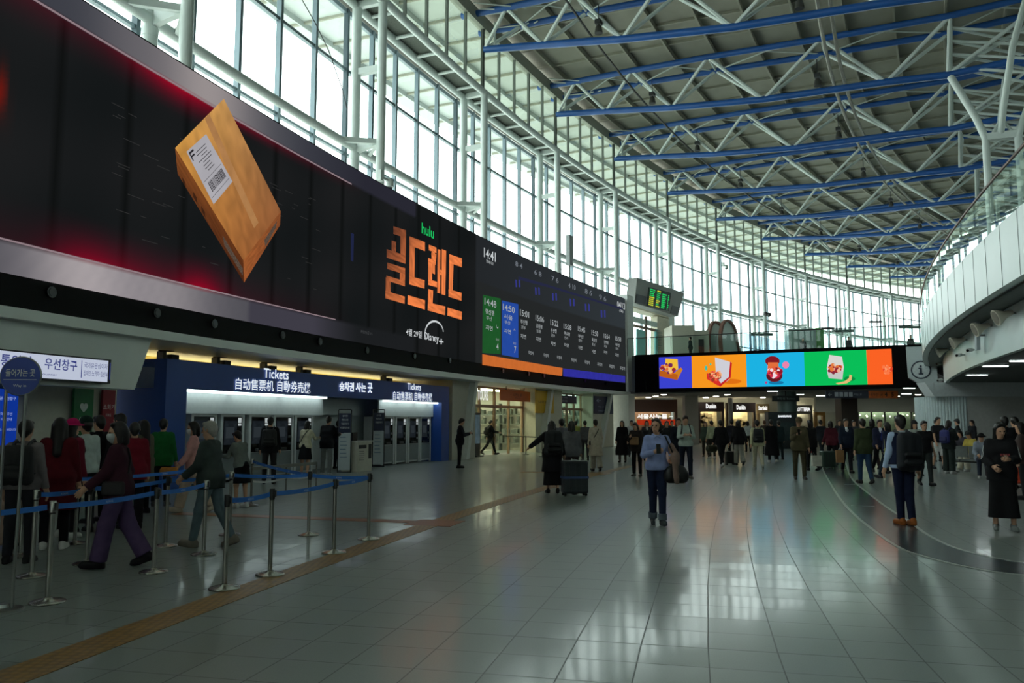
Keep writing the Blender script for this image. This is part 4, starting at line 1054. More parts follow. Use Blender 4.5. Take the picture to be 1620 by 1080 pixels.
    m = MB(); wr('', 'Disney', 683, 535, 15, None, .01, 22, m); wr('', '+', 698, 540, 9, None, .02, 7, m)
    pts = []
    for k in range(19):
        a = math.radians(205-k*11); u_, v_ = 687+14.5*math.cos(a), 527-19*math.sin(a); pts.append((u_, v_))
    for k, (a, b) in enumerate(zip(pts, pts[1:])): m.bar(PT(R1, *cylL(*a, R1)), PT(R1, *cylL(*b, R1)), .004, .03+.05*math.sin(math.pi*k/18))
    m.obj('studio_lettering', glow((205, 210, 212), 1), t)
    wr('small_print', '관람등급 15', 580, 526, 5, (70, 72, 74), 0, 18)
    m = MB(); quad_uv(m, [(555, 368), (560, 370), (559, 414), (555, 412)], R1); m.obj('blue_streak', glow((30, 36, 66), 1), t)
    # timetable
    m = MB(); quad_uv(m, [(764, 466), (792, 472), (792, 560), (763, 558)], R1); g = m.obj('timetable_row', glow((30, 84, 40), 1, 'led_picture', .05), t)
    m = MB(); quad_uv(m, [(794, 475), (820, 481), (820, 566), (794, 561)], R1); b = m.obj('timetable_row', glow((36, 72, 156), 1, 'led_picture', .05), t)
    m = MB(); quad_uv(m, [(763, 560), (890, 582), (889, 594.5), (763, 577)], R1); m.obj('orange_strip', glow((198, 104, 46), 1, 'led_picture', .05), t)
    m = MB(); quad_uv(m, [(891, 582.5), (989, 594.5), (989, 605), (891, 595)], R1); m.obj('blue_strip', glow((46, 46, 150), 1, 'led_picture', .08), t)
    m = MB()
    quad_uv(m, [(820, 437), (860, 448), (985, 487), (985, 490), (870, 455), (820, 442)], R1); m.obj('faint_route_line', glow((38, 41, 66), 1), t)
    m = MB(); wr('', '14:41', 775, 403, 15, None, .015, 18, m); wr('', '현재시각', 775, 415, 5, None, 0, 11, m); wr('', '04/13', 982.5, 483, 10, None, .012, 12, m); wr('', '(월)', 983, 492, 5, None, 0, 6, m)
    m.obj('clock_lettering', glow((196, 202, 204), 1), t)
    rows = [(776, 479, '14:48', 11, 18, '행신행', '부산'), (805, 488, '14:50', 10, 18, '서울', '부산'), (830, 496, '15:01', 10, 14, '부산행', '경부'), (854, 504, '15:06', 9, 13, '강릉행', '동해'), (877, 511, '15:22', 9, 12, '부산행', '경부'),
            (898, 517, '15:28', 8, 12, '여수행', '전라'), (920, 521, '15:45', 8, 11, '부산', '경부'), (941, 527, '15:50', 8, 10, '목포행', '호남'), (960, 532, '15:54', 7, 9, '광주행', '호남'), (978, 536, '15:58', 7, 9, '부산', '경부')]
    m = MB(); r_ = R2
    for u, v, tm, hp, wp, a, bb in rows:
        wr('', tm, u, v, hp, None, .012, wp, m, r_); wr('', a, u-1, v+hp*1.35, hp*.75, None, .01, wp*.75, m, r_); wr('', bb, u-2, v+hp*2.2, hp*.6, None, 0, wp*.5, m, r_)
        wr('', '지연', u-2, v+hp*3.6, hp*.7, None, .01, wp*.6, m, r_)
    for u, v, tx, hp in ((787, 548, '4', 11), (815, 553, '7', 11)): wr('', tx, u, v, hp, None, .012, None, m, r_)
    for u, v, tx, hp in ((787, 537, '타는곳', 4), (814, 543, '타는곳', 4), (787, 517, '↳', 6), (814, 523, '↑', 7)): wr('', tx, u, v, hp, None, 0, None, m, r_)
    for k, u in enumerate((840, 864, 885, 908, 929, 949, 968, 985)): wr('', '무정차', u, 558+.168*(u-840), 5.5, None, 0, 8, m, r_)
    m.obj('timetable_lettering', glow((160, 166, 168), 1), t)
    m = MB()
    for u, v, tx in ((821, 419, '8 4'), (851, 432, '6 8'), (878, 442, '7 6'), (905, 453, '4 10'), (931, 462, '8 6'), (953.5, 471, '9 6')):
        wr('', tx, u, v, 8, None, .01, 11, m, R1)
    m.obj('platform_lettering', glow((110, 116, 124), 1), t)
    m = MB()
    for u, v in ((819, 448), (850, 460), (877, 469), (905, 478), (929, 486), (954, 496)):
        for q in (-2.6, 2.6): quad_uv(m, [(u+q-1.2, v-6), (u+q+1.2, v-5), (u+q+1.6, v+6), (u+q-.6, v+6)], R1)
    m.obj('seat_symbols', glow((52, 56, 132), 1), t)
    m = MB()
    for k, u in enumerate((916, 934, 951, 967)): wr('', '▲', u, 587+.12*(u-916), 3.5, None, 0, 4.5, m, R2)
    m.obj('strip_lettering', glow((180, 184, 210), 1), t)
    # little spot lamps in the black skirt
    for u, v in ((80, 462), (247, 495), (338, 512), (446, 530), (505, 540), (580, 554), (655, 563), (711, 570), (795, 586), (836, 591), (860, 594), (925, 602), (958, 606)):
        th, z = cylL(u, v, RS); p = PT(RS-.0, th, z)
        o = MB(); o.path([p+er(th)*.06, p-er(th)*.04], .11, 12); o.path([p-er(th)*.03, p-er(th)*.05], .075, 12)
        o.obj('spot_lamp', mat((30, 32, 34), .25, var=.1), t)
video_wall()
# ------------------------------------------------------------------ ticket booth
NAVY = mat((32, 72, 152), .4, var=.05, scale=1)
BOOTHW = mat((200, 206, 206), .45, var=.04)
LED = glow((235, 255, 250), 4.0, 'strip_light')
BR = 168.9
def booth():
    t = thing('ticket_booth', PT(BR, 160.4, 0), 'long navy blue booth housing the ticket machines under lit Tickets lettering', 'ticket booth')
    A, B = 163.2, 157.6
    m = MB(); m.pbox(BR, BR+.35, A, B, 2.46, 3.16, .3); m.pbox(BR+.35, BR+1.75, A, B, 3.06, 3.16, .3); m.obj('fascia', NAVY, t)
    m = MB(); m.pbox(BR, BR+1.75, A, A-.20, 0, 2.46, .3); m.pbox(BR+.02, BR+.5, A-.20, A-.26, 0, 2.46); m.obj('pylon', NAVY, t)
    m = MB(); m.pbox(BR, BR+1.75, B+.24, B, 0, 2.46, .3); m.obj('pylon', NAVY, t)
    m = MB(); m.pbox(BR+1.6, BR+1.75, A-.2, B+.2, 0, 3.06, .3); m.obj('back_panel', BOOTHW, t)
    m = MB(); m.pbox(BR+.40, BR+.45, A-.2, 160.6, 1.86, 2.46, .3); m.pbox(BR+.40, BR+.45, 159.35, B+.22, 1.86, 2.46, .3); m.pbox(BR+1.2, BR+1.25, 160.6, 159.35, 1.9, 2.46, .3); m.obj('header_panel', BOOTHW, t)
    for a, b in ((A-.24, 162.25), (162.2, 161.45), (161.4, 160.65), (159.32, 158.9), (158.86, 158.45), (158.4, 158.05), (158.0, B+.25)):
        m = MB(); m.pbox(BR+.16, BR+.30, a, b, 2.40, 2.46, .3); m.obj('strip_light', LED, t)
    # lettering: raised white letters
    W = glow((222, 232, 240), 1.15, 'lit_letter'); R = BR-.03
    def sign(body, u0, v0, u1, v1, bold):
        ta, za = cylL(u0, v0, R); tb, zb = cylL(u1, v1, R); m = MB()
        zc0 = cylL((u0+u1)/2, (v0+v1)/2, R)[1]; hpx = abs(v1-v0)
        hh = cylL((u0+u1)/2, (v0+v1)/2-hpx/2, R)[1]-cylL((u0+u1)/2, (v0+v1)/2+hpx/2, R)[1]
        th = (ta+tb)/2; write(m, body, arcmap(R, th, zc0), w=abs(ta-tb)*math.pi/180*R, h=hh, bold=bold)
        n = len(m.v); m.obj('lettering', W, t)
    sign('Tickets', 417.5, 591.5-7.5, 456.5, 591.5+7.5, .012); sign('自动售票机', 373, 599.5, 433, 617.5, .008); sign('自動券売機', 439, 603, 491, 621, .008)
    sign('승차권', 537, 604, 560, 619, .035); sign('사는', 563, 605, 579, 620, .035); sign('곳', 582, 605.5, 589, 621.5, .035)
    sign('Tickets', 645, 606.5, 666, 617, .012); sign('自动售票机', 622, 619.5, 653, 633, .008); sign('自動券売機', 656, 621, 684, 634, .008)
    # clutter on the roof: small cameras and boxes
    return t
booth()
def ticket_machine(th, w, label, kind):
    """one vending machine: white casing, dark touch screen, grey lower door"""
    t = thing('ticket_machine', PT(BR+.45, th, 0), label, 'ticket machine'); X, Y = et(th), er(th); o = PT(BR+.45, th, 0)
    fr = mat((196, 200, 200), .4, var=.04); H = 1.85
    m = MB(); m.fbox(o, X, Y, -w/2, w/2, .06, .8, .06, H); m.fbox(o, X, Y, -w/2, -w/2+.10, 0, .06, .02, H); m.fbox(o, X, Y, w/2-.07, w/2, 0, .06, .02, H); m.fbox(o, X, Y, -w/2+.10, w/2-.07, 0, .06, H-.06, H); m.obj('casing', fr, t)
    m = MB(); m.fbox(o, X, Y, -w/2+.10, w/2-.07, .03, .06, .78, H-.06); m.obj('front_glass', mat((16, 18, 20), .12, var=.05), t)
    s = MB(); s.fbox(o, X, Y, -w/2+.18, w/2-.30, .018, .03, 1.02, 1.68); sc = s.obj('screen', glow((24, 29, 33), 1, 'screen', .35, 6), t)
    m = MB(); m.fbox(o, X, Y, -w/2+.24, w/2-.42, .012, .018, 1.2, 1.5); m.obj('screen_menu', glow((40, 46, 50), 1), sc)
    m = MB(); m.fbox(o, X, Y, -w/2+.10, w/2-.07, .015, .06, .12, .76); m.obj('lower_door', mat((120, 128, 130), .4, var=.05), t)
    m = MB(); m.fbox(o, X, Y, w/2-.24, w/2-.12, .015, .03, 1.62, 1.67); m.fbox(o, X, Y, w/2-.24, w/2-.21, .015, .03, 1.67, 1.76); m.fbox(o, X, Y, w/2-.19, w/2-.17, .015, .03, 1.67, 1.76); m.fbox(o, X, Y, w/2-.15, w/2-.12, .015, .03, 1.67, 1.76); m.fbox(o, X, Y, w/2-.24, w/2-.12, .015, .03, 1.54, 1.60); m.obj('lit_pictogram', glow((170, 178, 178), 1.0), t)
    m = MB(); m.fbox(o, X, Y, w/2-.25, w/2-.11, .0, .03, 1.16, 1.24); m.obj('card_slot', mat((70, 76, 80), .3), t)
    m = MB(); m.fbox(o, X, Y, w/2-.25, w/2-.11, .0, .03, .95, 1.03); m.obj('coin_slot', mat((70, 76, 80), .3), t)
    m = MB(); m.fbox(o, X, Y, -.16, .14, -.03, .03, .80, .88); m.obj('ticket_tray', mat((60, 64, 66), .3), t)
    return t
for th, nm in zip((162.52, 162.12, 161.70, 161.30, 160.93), ('leftmost ticket machine of the long bank, behind the grey-jacketed man', 'second ticket machine from the blue pylon at left', 'middle ticket machine of the left bank', 'fourth ticket machine from the left blue pylon', 'ticket machine nearest the middle desk on its left')):
    ticket_machine(th, 1.02, nm, 0)
for th, nm in zip((159.07, 158.72, 158.37, 158.03), ('first ticket machine right of the middle desk', 'second ticket machine right of the middle desk', 'third ticket machine right of the middle desk', 'ticket machine beside the right blue pylon')):
    ticket_machine(th, .94, nm, 1)
# equipment on the booth roof and lit wall behind
for u, lab in ((262, 'small black box and bracket on the booth roof, nearest the left end'), (347, 'black roof bracket above the first Tickets letters, second from the left end'), (422, 'dark bracket on the booth roof right above the word Tickets'), (478, 'slim dark bracket on the booth roof, third from the left end'), (610, 'dark bracket on the booth roof over the right bank')):
    th, _ = cylL(u, 560, BR+.9); o = PT(BR+.9, th, 3.16); t = thing('roof_bracket', o, lab, 'bracket'); X, Y = et(th), er(th)
    m = MB(); m.fbox(o, X, Y, -.2, -.08, -.1, .1, 0, .26); m.obj('post', mat((96, 96, 90), .5), t)
    m = MB(); m.fbox(o, X, Y, .05, .32, -.15, .15, 0, .2); m.obj('black_box', BLACK, t)
    m = MB(); m.bar(o+X*-.25+Vector((0, 0, .27)), o+X*.3+Vector((0, 0, .30)), .03, .03); m.obj('arm', BLACK, t)
m = MB()
tl = thing('wall_light', PT(171.35, 160.5, 3.1), 'warm strip light on the yellow wall behind the booth', 'light')
m.pbox(171.05, 171.13, 163.0, 157.7, 2.93, 2.99, .6); m.obj('tube', glow((255, 232, 170), 9.0, 'warm_tube'), tl)
m = MB(); m.pbox(171.0, 171.5, 163.0, 157.7, 2.86, 2.92, .6); m.obj('fitting', WHITE, tl)
# banner stands and desk in the middle of the booth
def banner(u, v, w, h, label, kind):
    p = gnd(u, v); th = math.degrees(math.atan2(p.y-CY, p.x-CX)); X = Vector((.97, .22, 0)).normalized(); Y = Vector((-.22, .97, 0)).normalized(); t = thing('banner_stand', p, label, 'banner stand')
    m = MB()
    for s_ in (-1, 1): m.bar(p+X*(s_*w/2), p+X*(s_*w/2)+Vector((0, 0, h)), .03, .03)
    m.bar(p+X*(-w/2)+Vector((0, 0, h)), p+X*(w/2)+Vector((0, 0, h)), .03, .03); m.fbox(p, X, Y, -w/2-.02, w/2+.02, -.1, .1, 0, .02); m.obj('frame', BLACK, t)
    m = MB(); m.fbox(p, X, Y, -w/2+.02, w/2-.02, -.01, .01, .08, h*.62); a = m.obj('white_panel', mat((190, 198, 202), .5, var=.03), t)
    m = MB(); m.fbox(p, X, Y, -w/2+.02, w/2-.02, -.012, .012, h*.63, h-.12); b = m.obj('navy_panel', mat((26, 34, 66), .5, var=.05), t)
    f = flat_map(p+Y*-.02, X); m = MB()
    for k, s_ in enumerate(('승차권', '여행안내 승차권', '자동발매기', '이용안내')[:3+kind]): write(m, s_, f, w=w*(.4+.1*k), h=.07, bold=.01, cx=0, cy=h*.90-k*.13)
    m.obj('lettering', mat((210, 214, 220), .5), b)
    m = MB()
    for k in range(6): m.add([f(-w*.34, h*.55-.13*k), f(w*(.1+.05*(k % 3)), h*.55-.13*k), f(w*(.1+.05*(k % 3)), h*.55-.13*k+.03), f(-w*.34, h*.55-.13*k+.03)], [(0, 1, 2, 3)])
    m.obj('print_lines', mat((120, 140, 160), .5), a)
banner(544, 747, .42, 2.05, 'tall banner stand with navy head left of the white desk', 1)
banner(598, 738, .42, 2.1, 'tall banner stand with navy head right of the white desk', 0)
def desk():
    p = gnd(570, 746); th = math.degrees(math.atan2(p.y-CY, p.x-CX)); X, Y = et(th), er(th); t = thing('reception_desk', p, 'white help desk with dark notices between two banner stands', 'desk')
    m = MB(); m.fbox(p, X, Y, -.22, .75, 0, .6, 0, .98); m.obj('body', mat((200, 196, 182), .5, var=.04), t)
    m = MB(); m.fbox(p, X, Y, -.25, .78, -.03, .63, .98, 1.02); m.obj('worktop', mat((206, 204, 196), .4), t)
    m = MB(); m.fbox(p, X, Y, -.12, .36, -.012, 0, .76, .88); m.fbox(p, X, Y, .52, .70, -.012, 0, .42, .9); m.obj('notice', mat((34, 36, 40), .5), t)
    m = MB()
    for k in range(5): m.fbox(p, X, Y, -.10, .2+.02*(k % 3), -.008, 0, .66-.07*k, .68-.07*k)
    m.obj('print_lines', mat((120, 120, 116), .5), t)
    m = MB(); m.fbox(p, X, Y, -.2, .1, .2, .25, 1.02, 1.3); m.obj('monitor', BLACK, t)
desk()
def poster(name, r, th, z0, z1, w, rgb, label, lines, ink=(225, 228, 232), lit=False, cat='sign'):
    o = PT(r, th, 0); X, Y = et(th), er(th); t = thing(name, PT(r, th, z0), label, cat)
    m = MB(); m.fbox(o, X, Y, -w/2, w/2, -.03, .03, z0, z1); p = m.obj('panel', glow(rgb, 1, 'lit_sign') if lit else mat(rgb, .5, var=.04), t)
    f = flat_map(o+Y*-.034, X); m = MB()
    for s_, hh, y, b in lines: write(m, s_, f, h=hh, cy=y, bold=b)
    if lines: m.obj('lettering', glow(ink, 1) if lit else mat(ink, .5), t)
    return t
# poster on the booth's left flank
def flank():
    th = 163.17; o = PT(BR, th, 0); Y = et(th)*-1; X = er(th)*-1; t = thing('info_poster', o+X*-.9+Y*.03, 'navy and white notice on the left flank of the ticket booth', 'sign')
    m = MB(); m.fbox(o, X, Y, -1.05, -.12, .0, .03, 1.72, 2.16); a = m.obj('navy_panel', mat((22, 30, 66), .5, var=.05), t)
    f = flat_map(o+Y*.034, X); m = MB(); write(m, '승차권 자동', f, h=.11, cx=-.58, cy=2.02, bold=.015); write(m, '발매안내', f, h=.12, cx=-.58, cy=1.84, bold=.02); m.obj('lettering', mat((190, 196, 210), .5), a)
    m = MB(); m.fbox(o, X, Y, -1.05, -.12, .0, .03, .5, 1.68); b = m.obj('white_panel', mat((196, 200, 198), .5, var=.03), t)
    m = MB()
    for k in range(9): m.add([f(-.98, 1.5-.11*k), f(-.3-.1*(k % 3), 1.5-.11*k), f(-.3-.1*(k % 3), 1.53-.11*k), f(-.98, 1.53-.11*k)], [(0, 1, 2, 3)])
    m.obj('print_lines', mat((110, 116, 122), .5), b)
flank()
# ------------------------------------------------------------------ ticket windows at far left
def lightbox():
    r = 168.05; a, z1 = 166.1, 2.88; b = cylL(175, 590, 168.05)[0]; z0 = 2.45
    t = thing('lightbox_sign', PT(r, 165, z0), 'white lit sign with blue hangul over the ticket windows', 'sign')
    m = MB(); m.pbox(r, r+.2, a, b, z0-.03, z1+.03, .3); m.obj('housing', BLACK, t)
    m = MB(); m.pbox(r-.012, r, a-.02, b+.03, z0, z1, .3); m.obj('lit_panel', glow((184, 192, 210), 1.0, 'lit_sign'), t)
    f = arcmap(r-.02, 164.9, 0); m = MB()
    k = r*math.pi/180
    write(m, '교통약자', arcmap(r-.02, b+.80, 2.72), w=.88, h=.21, bold=.012); write(m, '우선창구', arcmap(r-.02, b+.43, 2.72), w=.76, h=.21, bold=.012)
    write(m, 'Priority Ticket Counter', arcmap(r-.02, b+.66, 2.52), w=1.2, h=.055); write(m, '국가유공상이자', arcmap(r-.02, b+.14, 2.755), w=.60, h=.11); write(m, '장애인·노약자·임산부', arcmap(r-.02, b+.14, 2.6), w=.62, h=.11)
    for s_ in (-1, 1): m.pbox(r-.024, r-.02, b+.14+s_*.122, b+.14+s_*.127, 2.50, 2.84)
    m.obj('lettering', glow((44, 52, 120), 1), t)
lightbox()
def ticket_windows():
    t = thing('ticket_counter', PT(169.6, 166, 0), 'long ticket counter with glazed windows behind the queue', 'counter')
    m = MB(); m.pbox(169.3, 169.9, 164.55, 174, 0, 1.02, .4); m.obj('counter_front', mat((120, 104, 84), .5, var=.1), t)
    m = MB(); m.pbox(169.2, 170.0, 164.5, 174, 1.02, 1.07, .4); m.obj('worktop', mat((150, 152, 146), .3), t)
    m = MB()
    for th in np.arange(164.6, 174, .75): m.fbox(PT(169.6, th, 0), et(th), er(th), -.05, .05, -.06, .06, 1.07, 2.6)
    m.obj('window_post', mat((84, 70, 58), .5), t)
    m = MB(); m.add([PT(169.6, 164.6+.6*i, z) for i in range(16) for z in (1.25, 2.6)], [(2*i, 2*i+2, 2*i+3, 2*i+1) for i in range(15)]); m.obj('window_pane', glass((170, 190, 180), 1), t)
ticket_windows()
poster('info_screen', 169.4, 164.52, 1.2, 2.28, .62, (14, 48, 140), 'bright blue information screen beside the ticket windows', [('승차권 우선창구', .07, 2.1, .01), ('교통약자 우선', .06, 1.8, 0), ('창구 이용안내', .06, 1.7, 0), ('이용하여 주시기 바랍니다', .05, 1.5, 0)], (150, 170, 220), True, 'screen')
m = MB(); m.pbox(169.5, 170.9, 164.4, 163.5, 0, 3.46, .4); struct(m.obj('wall_left', mat((196, 192, 176), .6, var=.04)), 'pale wall between ticket windows and blue booth', 'wall')
poster('defibrillator_panel', 169.4, 163.86, .3, 2.36, .52, (20, 110, 56), 'green wall panel with heart sign beside the red one', [('♥', .2, 1.95, .02), ('AED', .1, 1.7, .01)], (214, 224, 214))
poster('extinguisher_panel', 169.4, 163.62, .3, 2.36, .36, (140, 22, 40), 'dark red fire extinguisher panel beside the green one', [('소화기', .12, 1.98, .015), ('FIRE', .06, 1.8, 0)], (214, 190, 190))
def round_sign():
    p = gnd(4, 966); t = thing('queue_sign', p, 'round navy sign with white hangul and Way in on two steel poles', 'sign')
    ST = mat((150, 152, 150), .28, .85, var=.06); X = Vector((1, .12, 0)).normalized(); Y = Vector((-.12, 1, 0)).normalized()
    m = MB(); m.lathe([(.165, 0), (.165, .012), (.155, .022), (.05, .03), (.04, .06)], p, 32); m.obj('base', ST, t, True)
    c = p+Vector((.035, 0, 2.06))
    for s_ in (-1, 1):
        m = MB(); m.path([p+X*(s_*.075)+Vector((0, 0, .02)), p+X*(s_*.085)+Vector((0, 0, 1.98))], .014, 10); m.obj('pole', ST, t, True)
    m = MB(); m.path([c-Y*.012, c+Y*.012], .168, 48); m.obj('disc', mat((36, 66, 160), .4, var=.05), t)
    m = MB(); n = 48; pts = [c+X*(.17*math.cos(2*math.pi*k/n))+Vector((0, 0, .17*math.sin(2*math.pi*k/n))) for k in range(n+1)]; m.path(pts, .010, 8, cap=False); m.obj('rim', ST, t, True)
    f = flat_map(c-Y*.016, X); m = MB(); write(m, '들어가는 곳', f, w=.25, h=.07, bold=.02, cy=.03); write(m, 'Way in', f, w=.11, h=.034, cy=-.09); m.add([f(-.14, -.035), f(.14, -.035), f(.14, -.030), f(-.14, -.030)], [(0, 1, 2, 3)]); m.obj('lettering', mat((216, 218, 222), .5), t)
round_sign()
# ------------------------------------------------------------------ stanchions and belts
ST_ = mat((168, 166, 160), .26, .9, var=.06, scale=4)
BELT = mat((54, 122, 214), .7, var=.06, scale=20); BELTT = mat((190, 216, 240), .7)
def stanchion(p, label, blk):
    t = thing('stanchion', p, label, 'stanchion', 'belt posts of the queue')
    m = MB(); m.lathe([(.15, 0), (.155, .006), (.15, .016), (.13, .024), (.05, .034), (.035, .05)], p, 36); m.obj('base', ST_, t, True)
    m = MB(); m.lathe([(.024, .03), (.024, .80)], p, 16); m.obj('post', ST_, t, True)
    m = MB(); m.lathe([(.027, .80), (.027, .815)], p, 16); m.obj('collar', BLACK, t)
    m = MB(); m.lathe([(.031, .815), (.031, .915), (.026, .922)], p, 16)
    m.obj('belt_head', BLACK if blk else ST_, t, True)
    m = MB(); m.obox(p+Vector((.034, 0, .87)), (.008, 0, 0), (0, .02, 0), (0, 0, .035)); m.obj('belt_clip', BLACK, t)
def belt(a, b, label, z=.865):
    a, b = Vector(a), Vector(b); d = (b-a); L = d.length; d.normalize()
    t = thing('belt', (a+b)/2+Vector((0, 0, z-.025)), label, 'queue belt')
    m = MB(); n = 8; pts = [a.lerp(b, i/n)+Vector((0, 0, z-.02*math.sin(math.pi*i/n))) for i in range(n+1)]
    pts[0] += d*.048; pts[-1] -= d*.048
    for p, q in zip(pts, pts[1:]): m.bar(p, q, .003, .05)
    m.obj('webbing', BELT, t)
    Y = Vector((d.y, -d.x, 0))
    if Y.y > 0: Y = -Y
    X = d if d.cross(Vector((0, 0, 1))).dot(Y) > 0 else -d
    k = max(1, int(L/.9)); m = MB()
    for i in range(k):
        fr = (i+.5)/k; c = a.lerp(b, fr)+Vector((0, 0, z-.02*math.sin(math.pi*fr)))+Y*.003
        write(m, 'KORAIL', flat_map(c, X), h=.022, bold=.01)
    m.obj('printing', BELTT, t)
SP = [((75, 953), 0, 'front left belt post next to the round sign'), ((243, 905), 1, 'belt post right of the walking woman in purple trousers'), ((322, 877), 0, 'belt post in front of the grey-haired man'), ((355, 931), 1, 'belt post nearest the camera at the start of the right-hand lane'), ((427, 909), 1, 'belt post beside the yellow paving, second of the right-hand lane'),
      ((528, 874), 1, 'belt post of the right-hand lane, third from its start'), ((583, 853), 1, 'last belt post of the right-hand lane'), ((488, 846), 1, 'belt post standing behind the right-hand lane'), ((50, 912), 0, 'belt post of the second row behind the round sign'), ((137, 892), 1, 'belt post behind the walking woman in purple trousers'),
      ((262, 864), 1, 'belt post of the second row left of the grey-haired man'), ((363, 846), 0, 'belt post right of the grey-haired man in the second row'), ((32, 880), 0, 'belt post of the third row at the picture edge'), ((118, 860), 0, 'belt post of the third row by the red jacket'), ((397, 800), 0, 'belt post far back near the ticket machines')]
PP = []
for (u, v), b, lab in SP: p = gnd(u, v); PP.append(p); stanchion(p, lab, b)
off = gnd(-160, 990)
for a, b, lab in ((off, PP[0], 'blue queue belt leaving the picture at the left edge'), (PP[0], PP[1], 'blue queue belt in front of the walking woman'), (PP[1], PP[2], 'blue queue belt in front of the grey-haired man'), (PP[3], PP[4], 'blue queue belt nearest the camera in the right-hand lane'), (PP[4], PP[5], 'long blue belt rising to the third post of the right-hand lane'), (PP[5], PP[6], 'last blue belt of the right-hand lane'),
                  (PP[7], PP[6], 'blue belt closing the right-hand lane at the back'), (PP[11], PP[7], 'blue belt behind the right-hand lane'), (PP[8], PP[9], 'blue belt of the second row behind the walking woman'), (PP[9], PP[10], 'blue belt behind the walking woman, right part'), (PP[10], PP[11], 'blue belt behind the grey-haired man'), (PP[12], PP[13], 'pale blue belt of the third row'), (PP[13], PP[10]+Vector((-.6, 2.2, 0)), 'third row belt running back toward the green jacket'), (PP[14], PP[7], 'belt from the far post towards the lane end')):
    belt(a, b, lab)
# ------------------------------------------------------------------ entrances on the left
FRM = mat((150, 120, 92), .4, var=.08)
GREY = mat((140, 146, 142), .5, var=.05)
def entrance(n, ta, tb, zt, doors, label, lightcol, k):
    t = thing('door_%d' % n, PT(169.7, (ta+tb)/2, 0), label, 'entrance', kind='structure')
    m = MB()
    for th in list(np.linspace(ta, tb, doors+1)): m.fbox(PT(169.7, th, 0), et(th), er(th), -.05, .05, -.06, .06, 0, zt)
    m.pbox(169.65, 169.75, ta, tb, 2.35, 2.5, .4); m.pbox(169.65, 169.75, ta, tb, zt-.1, zt, .4); m.obj('door_frame', FRM, t)
    m = MB(); q = np.linspace(ta, tb, doors+1)
    m.add([PT(169.7, x, z) for x in q for z in (.05, zt-.1)], [(2*i, 2*i+2, 2*i+3, 2*i+1) for i in range(doors)]); m.obj('door_pane', glass((220, 232, 220), .7), t)
    m = MB()
    for x in q[1:-1]: m.fbox(PT(169.62, x+.05, 0), et(x), er(x), -.015, .015, -.03, .0, .9, 1.3)
    m.obj('door_handle', mat((170, 170, 165), .3, .8), t)
    # lobby behind the glass
    m = MB(); m.pbox(175.8, 176.0, ta+.4, tb-.4, 0, zt, .4); m.pbox(169.9, 176.0, ta+.3, ta+.26, 0, zt); m.pbox(169.9, 176.0, tb-.26, tb-.3, 0, zt); m.obj('lobby_wall', mat((208, 206, 194), .6, var=.12, scale=1.2), t)
    m = MB(); m.pbox(169.9, 176.0, ta+.3, tb-.3, zt, zt+.1, .4); m.obj('lobby_ceiling', WHITE, t)
    m = MB(); q = ta+(tb-ta)*.26; m.pbox(170.6, 171.3, q+.12, q-.12, 0, zt, .2); m.obj('lobby_column', mat((110, 112, 104), .5), t)
    m = MB(); m.pbox(170.8, 171.5, ta-.15, tb+.15, zt-.06, zt-.02, .4); m.pbox(173.2, 173.9, ta-.15, tb+.15, zt-.06, zt-.02, .4); m.obj('lobby_light', glow(lightcol, k, 'lobby_light'), t)
    m = MB(); o = PT(169.9, tb-.2, 0); X, Y = et(tb), er(tb); rnd = random.Random(n)     # shelves and goods along the far side of the lobby
    for z in np.arange(.4, 2.6, .55): m.fbox(o, X, Y, -.35, .02, .5, 5.6, z, z+.05)
    for i in range(70): y = rnd.uniform(.5, 5.4); z = .45+.55*rnd.randrange(4); m.fbox(o, X, Y, -.33, -.05, y, y+rnd.uniform(.08, .3), z, z+rnd.uniform(.15, .42))
    for y in (.5, 2.2, 3.9, 5.5): m.fbox(o, X, Y, -.36, .0, y-.03, y+.03, 0, 2.7)
    m.obj('lobby_shelves', mat((84, 92, 84), .6, var=.5, scale=3), t)
entrance(1, 156.6, cylL(846, 640, 169.7)[0], 3.4, 5, 'first glass entrance with brown frames beyond the booth', (255, 248, 218), 11.0)
entrance(2, 152.9, 150.7, 3.4, 6, 'second glass entrance further along the wall', (222, 255, 238), 9.0)
m = MB(); m.pbox(168.92, 169.85, cylL(847, 640, 168.92)[0], 153.0, 0, 3.46, .3); struct(m.obj('wall_left', mat((206, 200, 178), .6, var=.04)), 'cream wall panel under the yellow banner', 'wall')
m = MB(); m.pbox(168.92, 169.85, cylL(938, 640, 168.92)[0], 150.2, 0, 3.46, .3); struct(m.obj('wall_left', mat((206, 202, 184), .6, var=.04)), 'cream wall panel under the navy arrow sign', 'wall')
def hang(name, u0, v0, u1, v1, r, rgb, label, lines, ink, th_=.06, lit=False, rods=True, z_top=3.46, cat='sign'):
    ta, z1 = cylL(u0, v0, r); tb, _ = cylL(u1, v0, r); z0 = cylL(u0, v1, r)[1]; z1b = cylL(u1, v1, r)
    t = thing(name, PT(r, (ta+tb)/2, z0), label, cat)
    m = MB(); m.pbox(r, r+th_, ta, tb, z0, z1, .3); p = m.obj('panel', glow(rgb, 1, 'lit_sign') if lit else mat(rgb, .5, var=.04), t)
    m = MB(); w = abs(ta-tb)*math.pi/180*r; H = z1-z0; f = arcmap(r-.012, (ta+tb)/2, (z0+z1)/2)
    for s_, fw, fh, cx, cy, b in lines: write(m, s_, f, w=fw*w, h=fh*H, cx=cx*w, cy=cy*H, bold=b)
    if lines: m.obj('lettering', glow(ink, 1) if lit else mat(ink, .5), t)
    if rods:
        for x in (.2, .8): th = ta+(tb-ta)*x; m = MB(); m.tube(PT(r+.03, th, z1-.02), PT(r+.03, th, z_top), .018, 6); m.obj('hanger_rod', BLACK, t)
    return t
